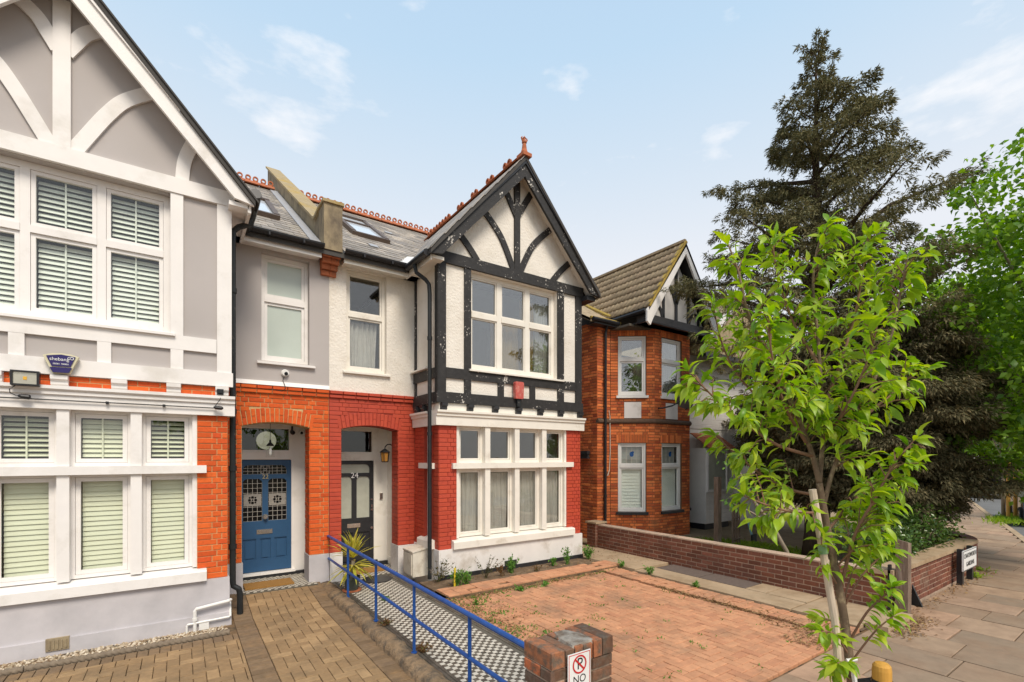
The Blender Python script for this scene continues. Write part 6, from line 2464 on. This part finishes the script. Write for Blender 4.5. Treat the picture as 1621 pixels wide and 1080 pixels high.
# ------------------------------------------------------------------ hedge
hd = thing('hedge', 'glossy evergreen hedge growing over the front wall', 'hedge', (10.6, 3, .1))
C, rads = [], []
for i in range(230):
    x = NR.uniform(8.75, 12.9)
    y = NR.uniform(2.62, 3.5) + max(0, x - 12.2) * .5
    z = NR.uniform(.55, 1.0 + .16 * math.sin(x * 3) + .05 * (x - 8.7))
    C.append((x, y, z))
    rads.append(.16 + .1 * NR.random())
P, d = clumps(C, rads, 24)
s = P[:, 0] < 11.7 + NR.normal(size=len(P)) * .25
for sel, mt, nm_ in ((s, L_LAU, 'foliage'), (~s, L_LAUY, 'golden_foliage')):
    leaf_mesh(nm_, P[sel], d[sel] * .8 + NR.normal(size=P[sel].shape) * .4, rv(sel.sum()) + np.array([0, 0, 1.]), .075, .04, mt, hd, droop=.05)
m = MB()
for i in range(26):
    x, y = NR.uniform(8.8, 12.8), NR.uniform(2.75, 3.3)
    m.tube([(x, y, .1), (x + NR.normal() * .1, y + NR.normal() * .08, .6), (x + NR.normal() * .2, y + NR.normal() * .15, 1.0)], [.014, .01, .005], 5)
obj('stems', m, BARKD, hd)

# ------------------------------------------------------------------ the cherry sapling in the foreground
ct = thing('cherry_tree', 'young cherry tree with fresh green drooping leaves in the foreground', 'tree', (3.06, 1.08, .06))


def wp(x, y, d):
    q = d * (CAMF + (x - 810.5) / 756 * CAMR)
    return np.array([q[0], q[1], 2.25 + d * (723 - y) / 756])


LINES = [
    ([(1366, 1362, 2.62), (1358, 1200, 2.61), (1346, 1060, 2.60), (1337, 985, 2.60), (1326, 920, 2.6), (1314, 860, 2.6), (1304, 805, 2.6), (1297, 765, 2.6)], .027, .017, 0),
    ([(1297, 765, 2.6), (1284, 715, 2.58), (1260, 655, 2.56), (1232, 595, 2.54), (1205, 545, 2.52), (1180, 490, 2.5), (1166, 430, 2.5), (1150, 388, 2.5)], .0150, .004, 1),
    ([(1297, 765, 2.6), (1302, 700, 2.63), (1300, 620, 2.66), (1295, 540, 2.70), (1287, 460, 2.72), (1292, 400, 2.72), (1312, 352, 2.72)], .0140, .004, 1),
    ([(1304, 800, 2.6), (1324, 735, 2.56), (1362, 668, 2.50), (1396, 590, 2.46), (1424, 520, 2.44), (1438, 455, 2.43), (1448, 408, 2.42)], .0125, .0035, 1),
    ([(1286, 722, 2.58), (1232, 706, 2.50), (1190, 680, 2.44), (1150, 650, 2.40), (1115, 618, 2.38), (1086, 588, 2.36)], .010, .003, 1),
    ([(1300, 785, 2.6), (1250, 775, 2.70), (1205, 752, 2.76), (1165, 722, 2.80), (1130, 690, 2.82)], .009, .003, 1),
    ([(1330, 935, 2.6), (1352, 850, 2.52), (1385, 790, 2.46), (1425, 735, 2.43), (1465, 692, 2.42)], .010, .003, 1),
    ([(1302, 650, 2.65), (1335, 570, 2.74), (1360, 490, 2.80), (1372, 425, 2.82), (1380, 375, 2.82)], .009, .003, 1),
    ([(1298, 580, 2.68), (1255, 510, 2.78), (1228, 430, 2.84), (1222, 375, 2.86)], .0085, .003, 1),
    ([(1262, 660, 2.56), (1215, 640, 2.66), (1170, 600, 2.72), (1140, 545, 2.75), (1125, 480, 2.75)], .0085, .003, 1),
    ([(1360, 670, 2.5), (1400, 640, 2.58), (1438, 610, 2.62), (1462, 585, 2.64)], .009, .003, 1),
    ([(1300, 700, 2.62), (1340, 650, 2.42), (1380, 570, 2.34), (1400, 500, 2.30)], .0085, .003, 1),
    ([(1275, 700, 2.57), (1240, 640, 2.42), (1220, 560, 2.36), (1215, 500, 2.34)], .0085, .003, 1),
    ([(1306, 810, 2.6), (1262, 812, 2.50), (1215, 800, 2.44), (1178, 785, 2.42)], .009, .003, 1),
    ([(1310, 840, 2.6), (1345, 800, 2.70), (1375, 770, 2.76)], .008, .003, 1),
    ([(1342, 1020, 2.6), (1372, 970, 2.52), (1398, 945, 2.48), (1412, 930, 2.46)], .007, .003, 2),
    ([(1345, 1040, 2.6), (1322, 1005, 2.54), (1300, 1000, 2.52)], .006, .003, 2),
    ([(1334, 960, 2.6), (1350, 905, 2.66), (1378, 870, 2.68)], .006, .003, 2),
    ([(1350, 1075, 2.6), (1340, 1050, 2.5), (1325, 1050, 2.46)], .006, .003, 2),
    ([(1328, 930, 2.6), (1305, 890, 2.55), (1300, 850, 2.53)], .006, .003, 2),
    ([(1334, 965, 2.6), (1362, 915, 2.56), (1390, 885, 2.54), (1408, 872, 2.53)], .006, .003, 2),
    ([(1346, 1050, 2.6), (1385, 1000, 2.55), (1415, 975, 2.53)], .006, .003, 2),
    ([(1340, 1005, 2.6), (1318, 985, 2.64), (1302, 980, 2.66)], .005, .003, 2),
    ([(1350, 1085, 2.6), (1332, 1062, 2.56), (1318, 1062, 2.55)], .005, .003, 2),
    ([(1322, 900, 2.6), (1352, 870, 2.50), (1384, 862, 2.46)], .006, .003, 2),
]
bm_, tm_ = MB(), MB()
LP, LD, LN, LL_, = [], [], [], []


def put_leaf(p, d, size):
    LP.append(p)
    LD.append(d)
    LN.append(np.array([0, 0, 1.]) + NR.normal(size=3) * .45)
    LL_.append(size)


for pts, r0, r1, lev in LINES:
    W_ = [wp(1300 + (x_ - 1300) * ((.92 if x_ > 1300 else .98) if lev == 1 and y_ < 760 else 1), y_, d_) for x_, y_, d_ in pts]
    # densify
    Q = []
    P4 = [W_[0]] + W_ + [W_[-1]]
    for i in range(1, len(P4) - 2):
        for k in range(6):
            t = k / 6
            p0, p1, p2, p3 = P4[i - 1], P4[i], P4[i + 1], P4[i + 2]
            Q.append(.5 * ((2 * p1) + (-p0 + p2) * t + (2 * p0 - 5 * p1 + 4 * p2 - p3) * t * t + (-p0 + 3 * p1 - 3 * p2 + p3) * t ** 3))
    Q.append(W_[-1])
    rs = [r0 + (r1 - r0) * i / (len(Q) - 1) for i in range(len(Q))]
    (bm_ if lev < 2 and r0 > .0115 else tm_).tube([tuple(q) for q in Q], rs, 8)
    if lev == 0:
        continue
    Ltot = sum(np.linalg.norm(Q[i + 1] - Q[i]) for i in range(len(Q) - 1))
    ntw = int(Ltot / (.021 if lev == 1 else .014))
    for k in range(ntw):
        s = .16 + .84 * (k + NR.random()) / ntw
        if lev == 2:
            s = .35 + .65 * (k + NR.random()) / ntw
        i = min(int(s * (len(Q) - 1)), len(Q) - 2)
        p = Q[i] + (Q[i + 1] - Q[i]) * NR.random()
        ax = unit(Q[i + 1] - Q[i])
        rd = unit(np.cross(ax, rv(1)[0]))
        if lev == 1 and NR.random() < .6 and s < .93:
            L = NR.uniform(.06, .20) * (1.1 - .5 * s)
            e = p + (rd * .85 + ax * .55 + np.array([0, 0, .12])) * L
            md = (p + e) / 2 + np.array([0, 0, .02])
            tm_.tube([tuple(p), tuple(md), tuple(e)], [.0035, .003, .002], 5, cap=False)
            nl = int(2 + L / .023)
            for j in range(nl):
                u = .25 + .75 * (j + .5) / nl
                q = p + (e - p) * u
                tw = unit(e - p)
                sd_ = unit(np.cross(tw, rv(1)[0]))
                put_leaf(q, sd_ * .75 + tw * .6 + np.array([0, 0, -.55]), NR.uniform(.055, .116))
        else:
            put_leaf(p, rd * .8 + ax * .45 + np.array([0, 0, -.38]), NR.uniform(.060, .112))
    for j in range(5):
        put_leaf(Q[-1], unit(Q[-1] - Q[-4]) * .8 + rv(1)[0] * .7 + np.array([0, 0, -.1]), NR.uniform(.06, .115))
obj('trunk', bm_, BARKC, ct, smooth=True)
obj('twigs', tm_, TWIGC, ct)
LP, LD, LN, LL_ = np.array(LP), unit(np.array(LD)), np.array(LN), np.array(LL_)
S_ = unit(np.cross(LD, LN))
N_ = np.cross(S_, LD)
# leaf blade: rib, toothless oval, drawn-out drip tip, drooping
lv = []
secs = [(0, .0, 0), (.12, .13, .012), (.32, .31, .02), (.55, .33, .0), (.76, .21, -.08), (.9, .07, -.18), (1.0, .0, -.27)]
lv.append((0, 0, 0))
for s, w, z in secs[1:-1]:
    lv += [(w * .5, s, z + w * .16), (0, s, z), (-w * .5, s, z + w * .16)]
lv.append((0, 1, -.27))
lf = [(0, 2, 1), (0, 3, 2)]
for i in range(4):
    a = 1 + 3 * i
    lf += [(a, a + 1, a + 4, a + 3), (a + 1, a + 2, a + 5, a + 4)]
a = 1 + 3 * 4
lf += [(a, a + 1, a + 3), (a + 1, a + 2, a + 3)]
lmb = MB()
lmb.v, lmb.f = lv, lf
leaf_me = shared('leaf', lmb, L_CHERRY)
leaf_me.shade_smooth()
dep = LP @ CAMF
order = np.argsort(dep / LL_)
rest = MB()
lva = np.array(lv)
for rank, i in enumerate(order):
    sz = LL_[i]
    x, y, z = S_[i] * sz * R.uniform(.85, 1.1), LD[i] * sz, N_[i] * sz * R.uniform(.6, 1.6)
    if rank < 300:
        M = Matrix(((x[0], y[0], z[0], LP[i][0]), (x[1], y[1], z[1], LP[i][1]), (x[2], y[2], z[2], LP[i][2]), (0, 0, 0, 1)))
        inst('leaf', leaf_me, M, ct)
    else:
        k = len(rest.v)
        rest.v += [tuple(v) for v in (LP[i] + lva @ np.array([x, y, z]))]
        rest.f += [tuple(q + k for q in f) for f in lf]
o = obj('foliage', rest, L_CHERRY, ct, smooth=True, fixn=False)
o['kind'] = 'stuff'
sk_ = thing('planting_stake', 'pale round wooden stake tied beside the cherry trunk', 'stake', (3.1, 1.1, .06))
m = MB()
m.tube([tuple(wp(1352, 1400, 2.53)), tuple(wp(1322, 985, 2.545)), tuple(wp(1286, 775, 2.555))], .019, 10)
obj('shaft', m, PALEW, sk_)
m = MB()
m.tube([tuple(wp(1301, 862, 2.55)), tuple(wp(1304, 876, 2.55))], .023, 10)
obj('tape', m, pm('green_tape', (.25, .42, .22), .6, .2, 20), sk_)
yp = thing('ochre_post', 'short ochre wooden post with rounded top beside the cherry tree', 'post', (3.02, .95, 0))
q = wp(1396, 1050, 2.5)
m = MB()
m.lathe((q[0], q[1], 0), [(.043, .04), (.043, q[2] - .035), (.040, q[2] - .012), (.030, q[2]), (.012, q[2] + .004)], 20)
obj('shaft', m, YELW, yp, smooth=False)
m = MB()
a = np.array([q[0], q[1], q[2] - .10])
b = wp(1346, 1085, 2.6)
dv = unit(b - a)
pv = np.array([-dv[1], dv[0], 0])
m.add([tuple(a + pv * .046 + [0, 0, .02]), tuple(a - pv * .046 + [0, 0, .02]), tuple(b - pv * .046 + [0, 0, .02]), tuple(b + pv * .046 + [0, 0, .02]),
       tuple(a + pv * .046 - [0, 0, .02]), tuple(a - pv * .046 - [0, 0, .02]), tuple(b - pv * .046 - [0, 0, .02]), tuple(b + pv * .046 - [0, 0, .02])],
      [(0, 1, 2, 3), (4, 7, 6, 5), (0, 4, 5, 1), (1, 5, 6, 2), (2, 6, 7, 3), (3, 7, 4, 0)])
m.tube([(q[0], q[1], q[2] - .125), (q[0], q[1], q[2] - .085)], .047, 16)
obj('rubber_tie', m, BLACKPL, yp)
tg = MB()
tg.tube([tuple(wp(1344, 1048, 2.555)), tuple(wp(1350, 1060, 2.55)), tuple(wp(1354, 1085, 2.55)), tuple(wp(1357, 1120, 2.55))], [.018, .014, .012, .010], 6)
tg.tube([tuple(wp(1340, 1046, 2.555)), tuple(wp(1356, 1044, 2.555))], .010, 6)
obj('white_tie', tg, SIGNW, None, label='white plastic tie round the cherry trunk', cat='tree tie')

# ------------------------------------------------------------------ potted yucca
yu = thing('potted_plant', 'spiky yellow green yucca in a dark pot by the black door', 'potted plant', (2.29, 7.86, .08))
m = MB()
m.lathe((2.29, 7.86, .08), [(.15, 0), (.15, .012), (.10, .014)], 20)
obj('saucer', m, TERRA, yu)
m = MB()
m.lathe((2.29, 7.86, .092), [(.098, 0), (.118, .17), (.132, .175), (.132, .215), (.118, .215), (.11, .18)], 20)
obj('pot', m, POTM, yu)
m = MB()
m.tube([(2.29, 7.86, .25), (2.30, 7.86, .40), (2.31, 7.86, .56)], [.035, .032, .03], 8)
obj('stem', m, BARKG, yu)
lfm = MB()
lfm.v = [(-.025, 0, 0), (.025, 0, 0), (-.05, .35, .03), (0, .35, .012), (.05, .35, .03), (-.035, .75, -.02), (0, .75, -.035), (.035, .75, -.02), (0, 1, -.12)]
lfm.f = [(0, 1, 3), (0, 3, 2), (1, 4, 3), (2, 3, 6, 5), (3, 4, 7, 6), (5, 6, 8), (6, 7, 8)]
yme = shared('leaf', lfm, L_YUCCA)
for i in range(95):
    el = R.uniform(-.75, 1.45) if i > 30 else R.uniform(.5, 1.5)
    az = i * 2.4 + R.gauss(0, .2)
    D = Vector((math.cos(el) * math.cos(az), math.cos(el) * math.sin(az), math.sin(el)))
    S = D.cross(Vector((0, 0, 1))).normalized()
    N = S.cross(D)
    L = R.uniform(.30, .52)
    z = .50 + (.10 if el > .3 else -.05 * R.random())
    x, y, n_ = S * L * 1.0, D * L, N * L
    inst('leaf', yme, Matrix(((x.x, y.x, n_.x, 2.31), (x.y, y.y, n_.y, 7.86), (x.z, y.z, n_.z, z), (0, 0, 0, 1))), yu)

# ------------------------------------------------------------------ weeds along the bay and in the joints
def weed(x, y, z, h, n, mat, label, leafl=.06, lw=.025, name='weed', spread=.5, group='weeds growing along the bay and in the paving'):
    t = thing(name, label, 'weed', (x, y, z), group)
    m = MB()
    P, D = [], []
    ns = max(3, n // 9)
    for i in range(ns):
        az, sp_ = R.uniform(0, 6.28), R.uniform(.1, 1) * spread * h
        e = np.array([x + math.cos(az) * sp_, y + math.sin(az) * sp_, z + h * R.uniform(.55, 1)])
        b = np.array([x + R.gauss(0, .02), y + R.gauss(0, .02), z])
        m.tube([tuple(b), tuple((b + e) / 2 + [0, 0, h * .08]), tuple(e)], [.004, .003, .002], 4, cap=False)
        for j in range(n // ns):
            u = .2 + .8 * R.random()
            P.append(b + (e - b) * u)
            D.append(rv(1)[0] + np.array([0, 0, .25]))
    obj('stems', m, mat, t)
    leaf_mesh('foliage', P, D, rv(len(P)) + np.array([0, 0, 1.2]), leafl * (.6 + .7 * NR.random(len(P))), lw * (.7 + .6 * NR.random(len(P))), mat, t)
    return t


weed(3.75, 6.98, .10, .34, 240, L_WEED, 'bushy bright green weed beside the drainpipe foot', spread=.6)
weed(3.95, 7.05, .10, .22, 120, L_WEED, 'small leafy weed just right of the bushy one', spread=.7)
weed(5.02, 7.26, .10, .33, 170, L_WEED, 'upright green weed below the second bay window', spread=.42)
weed(6.02, 7.24, .10, .18, 80, L_WEED, 'little weed below the third bay window', spread=.6)
weed(6.35, 7.22, .10, .38, 130, L_WEED, 'tall narrow weed near the right end of the bay', spread=.3)
weed(7.02, 7.30, .10, .30, 190, L_WEED, 'rounded weed at the right corner of the bay', spread=.6)
weed(7.10, 6.45, .10, .13, 60, L_WEED, 'tuft of weed at the joint of bed and side path', spread=.8)
weed(7.05, 5.75, .09, .16, 80, L_WEED, 'tuft of weed on the red edging by the manhole', spread=.8)
weed(7.02, 4.75, .09, .10, 60, L_WEED, 'low weed on the edging halfway along the manhole', spread=1.2)
weed(3.6, 6.05, .07, .05, 50, L_WEED, 'flat weed between the red blocks near the path', spread=3)
weed(4.55, 6.28, .07, .07, 50, L_WEED, 'small weed in the red blocks before the bed', spread=2)
weed(5.05, 6.30, .07, .06, 40, L_WEED, 'weed in the blocks right below the bay centre', spread=2)
weed(2.55, 7.05, .08, .05, 50, L_WEED, 'tiny weed on the tiled path near the pot', spread=2)
weed(2.16, 5.98, .08, .08, 80, L_BROWNW, 'rusty dry weed at the second rail post', spread=1.6, leafl=.04, lw=.02)
weed(2.22, 4.92, .08, .08, 90, L_BROWNW, 'rusty dry weed at the third rail post', spread=1.6, leafl=.04, lw=.02)
weed(4.45, 7.22, .10, .42, 90, L_ROSE, 'straggling dry rose stems against the white plinth', spread=1.1, leafl=.04, lw=.03)
weed(3.62, 7.45, .08, .45, 110, L_ROSE, 'dry climber at the foot of the drainpipe', spread=.7, leafl=.045, lw=.03)
weed(4.75, 7.15, .10, .25, 80, L_BROWNW, 'brown dead weed in the bed before the plinth', spread=.8, leafl=.05, lw=.02)
weed(5.5, 7.1, .10, .12, 40, L_BROWNW, 'small brown weed in the bed below the bay middle', spread=1, leafl=.05, lw=.02)
weed(12.6, 2.38, .06, .08, 90, L_GRASS, 'tuft of grass at the foot of the curved wall', spread=3)
weed(11.85, 2.33, .06, .10, 80, L_GRASS, 'tuft of grass behind the street sign', spread=2.4)
t = MB()
t.tube([(3.70, 6.98, .08), (3.705, 6.98, .42)], .018, 6)
obj('yellow_marker', t, pm('yellow_plastic', (.70, .52, .03), .5, .1, 9), None, label='short yellow marker peg among the weeds by the drainpipe', cat='peg')

# small tufts in the joints, leaf litter, lawn, verge: nobody could count them
def scatter(name, pts, L, W, mat, label, cat, upright=.2, flat=False):
    P = np.array(pts)
    n = len(P)
    if flat:
        D = rv(n)
        D[:, 2] *= .25
        U = np.array([0, 0, 1.]) + NR.normal(size=(n, 3)) * .3
    else:
        D = NR.normal(size=(n, 3)) * .45 + np.array([0, 0, upright])
        U = rv(n)
    leaf_mesh(name, P, D, U, L * (.6 + .8 * NR.random(n)), W * (.6 + .8 * NR.random(n)), mat, None, kind='stuff', label=label, cat=cat)


pts = []
for i in range(70):
    x, y = 3.4 + NR.random() * 3.1, 2.6 + NR.random() * 3.8
    for k in range(NR.integers(3, 10)):
        pts.append((x + NR.normal() * .03, y + NR.normal() * .03, .068))
for i in range(60):
    x, y = 3.28 + abs(NR.normal()) * .35, NR.uniform(4.2, 6.5)
    for k in range(NR.integers(6, 22)):
        pts.append((x + NR.normal() * .05, y + NR.normal() * .05, .068))
for i in range(40):
    x, y = NR.uniform(3.4, 7.0), 6.46 - abs(NR.normal()) * .08
    for k in range(NR.integers(4, 16)):
        pts.append((x + NR.normal() * .05, y + NR.normal() * .03, .068))
scatter('joint_moss', pts, .035, .016, L_WEED, 'specks of green growing in the forecourt joints', 'moss', .4)
pts = []
for i in range(900):
    y = NR.uniform(2.5, 5.2)
    pts.append((6.50 + abs(NR.normal()) * .13 * (1.6 - (y - 2.4) * .4) + NR.uniform(-.25, .1) * (y < 3.4), y, .077 + NR.random() * .01))
for i in range(420):
    pts.append((NR.uniform(7.2, 8.2) + NR.normal() * .1, 2.12 + NR.normal() * .10, .066 + NR.random() * .012))
for i in range(300):
    pts.append((NR.uniform(8.2, 12.8), 2.36 - abs(NR.normal()) * .10, .064 + NR.random() * .01))
for i in range(260):
    pts.append((NR.uniform(5.9, 6.7), NR.uniform(2.42, 2.9), .075 + NR.random() * .01))
for i in range(350):
    pts.append((NR.uniform(3.4, 7.0), 7.2 + NR.normal() * .22, .104 + NR.random() * .01) if NR.random() < .6 else (NR.uniform(3.3, 3.9), NR.uniform(5.0, 6.6), .076 + NR.random() * .01))
for i in range(420):
    pts.append((3.27 + abs(NR.normal()) * .22, NR.uniform(3.9, 6.6), .076 + NR.random() * .01))
for i in range(500):
    pts.append((NR.uniform(3.3, 7.0), 6.47 - abs(NR.normal()) * .07, .076 + NR.random() * .01))
for i in range(120):
    pts.append((NR.uniform(7.1, 8.05), NR.uniform(6.2, 8.6), .112 + NR.random() * .01))
scatter('leaf_litter', pts, .040, .022, LITTER, 'drifts of dead brown leaves along the edges', 'leaf litter', flat=True)
pts = [(NR.uniform(8.6, 12.6) + NR.normal() * .1, NR.uniform(4.0, 7.9), .088) for i in range(26000)]
pts = [p for p in pts if (p[0] - 10.2) ** 2 / 2.6 + (p[1] - 6.0) ** 2 / 3.2 < 1 + NR.normal() * .15]
scatter('lawn_grass', pts, .075, .014, L_GRASS, 'patch of bright yellow green lawn behind the low wall', 'grass', .8)
pts = [(23.9 + NR.normal() * .9, 3.75 + NR.normal() * .22, .06) for i in range(1800)]
scatter('verge_grass', pts, .13, .03, L_GRASS, 'grass round the staked street tree', 'grass', .8)


# ------------------------------------------------------------------ parked cars far down the road
def make_car(paint, label, loc, yaw):
    c = thing('parked_car', label, 'car', (0, 0, 0), 'cars parked down the street')
    hw_ = .86
    low = [(-2.1, .32), (-2.12, .62), (-2.0, .88), (-1.55, .95), (1.0, .97), (1.75, .86), (2.05, .70), (2.1, .42), (1.95, .28), (-1.95, .26)]
    cab = [(-1.95, .90), (-1.62, 1.42), (-1.2, 1.52), (.05, 1.52), (.45, 1.42), (1.05, .96)]
    m = MB((0, 0, 0), (1, 0, 0), (0, 1, 0))
    for poly, w0, w1 in ((low, hw_, hw_ - .04),):
        k = len(m.v)
        n = len(poly)
        for s, w in ((-1, w1), (-1, w0), (1, w0), (1, w1)):
            for (x, z) in poly:
                ins = .94 if abs(w) == w1 else 1
                m.v.append((x * ins, s * w, .6 + (z - .6) * ins))
        for r in range(3):
            for i in range(n):
                a, b = k + r * n + i, k + r * n + (i + 1) % n
                m.f.append((a, b, b + n, a + n))
        m.f.append(tuple(range(k + n - 1, k - 1, -1)))
        m.f.append(tuple(range(k + 3 * n, k + 4 * n)))
    obj('body', m, paint, c, smooth=False)
    m = MB()
    n = len(cab)
    for s in (-1, 1):
        for (x, z) in cab:
            f = (z - .9) / .62
            m.v.append((x, s * (hw_ - .05 - .17 * f), z))
    m.f += [tuple(range(n)), tuple(range(2 * n - 1, n - 1, -1))] + [(i, i + n, (i + 1) % n + n, (i + 1) % n) for i in range(n)]
    obj('cabin', m, BLKGL, c)
    m = MB()
    m.add([(-1.6, -.68, 1.43), (.42, -.68, 1.43), (.42, .68, 1.43), (-1.6, .68, 1.43), (-1.25, -.62, 1.545), (.05, -.62, 1.545), (.05, .62, 1.545), (-1.25, .62, 1.545)],
          [(0, 3, 2, 1), (4, 5, 6, 7), (0, 1, 5, 4), (1, 2, 6, 5), (2, 3, 7, 6), (3, 0, 4, 7)])
    obj('roof_panel', m, paint, c)
    for x in (-1.3, 1.3):
        for s in (-1, 1):
            m = MB((x, 0, .31), (1, 0, 0), (0, 1, 0))
            m.disc((0, 0), .31, s * (hw_ - .2), s * (hw_ + .01), 20)
            wh = obj('wheel', m, RUBBER, c)
            m = MB((x, 0, .31), (1, 0, 0), (0, 1, 0))
            m.disc((0, 0), .19, s * (hw_ + .01), s * (hw_ + .02), 16)
            obj('rim', m, CHROME, wh)
    for s in (-1, 1):
        m = MB()
        m.box(-2.13, -2.02, s * .58 - .14, s * .58 + .14, .66, .86)
        obj('tail_lamp', m, TAILR, c)
        m = MB()
        m.box(1.92, 2.07, s * .60 - .14, s * .60 + .14, .58, .72)
        obj('headlight', m, SIGNW, c)
    m = MB()
    m.box(-2.16, -2.1, -.7, .7, .30, .48)
    obj('bumper', m, BLACKPL, c)
    m = MB()
    m.box(-2.145, -2.125, -.26, .26, .66, .76)
    obj('number_plate', m, SIGNW, c)
    c.location = loc
    c.rotation_euler = (0, 0, yaw)
    return c


make_car(CARK, 'dark car parked at the kerb beyond the conifer', (38.9, 6.95, -.1), rad(15.5))
make_car(CARK, 'dark car just entering the right edge of the picture', (25.2, 3.05, -.1), rad(15))
make_car(CARS, 'silver car parked farther up the street', (45.5, 8.9, -.1), rad(15.5))
flush_rest()
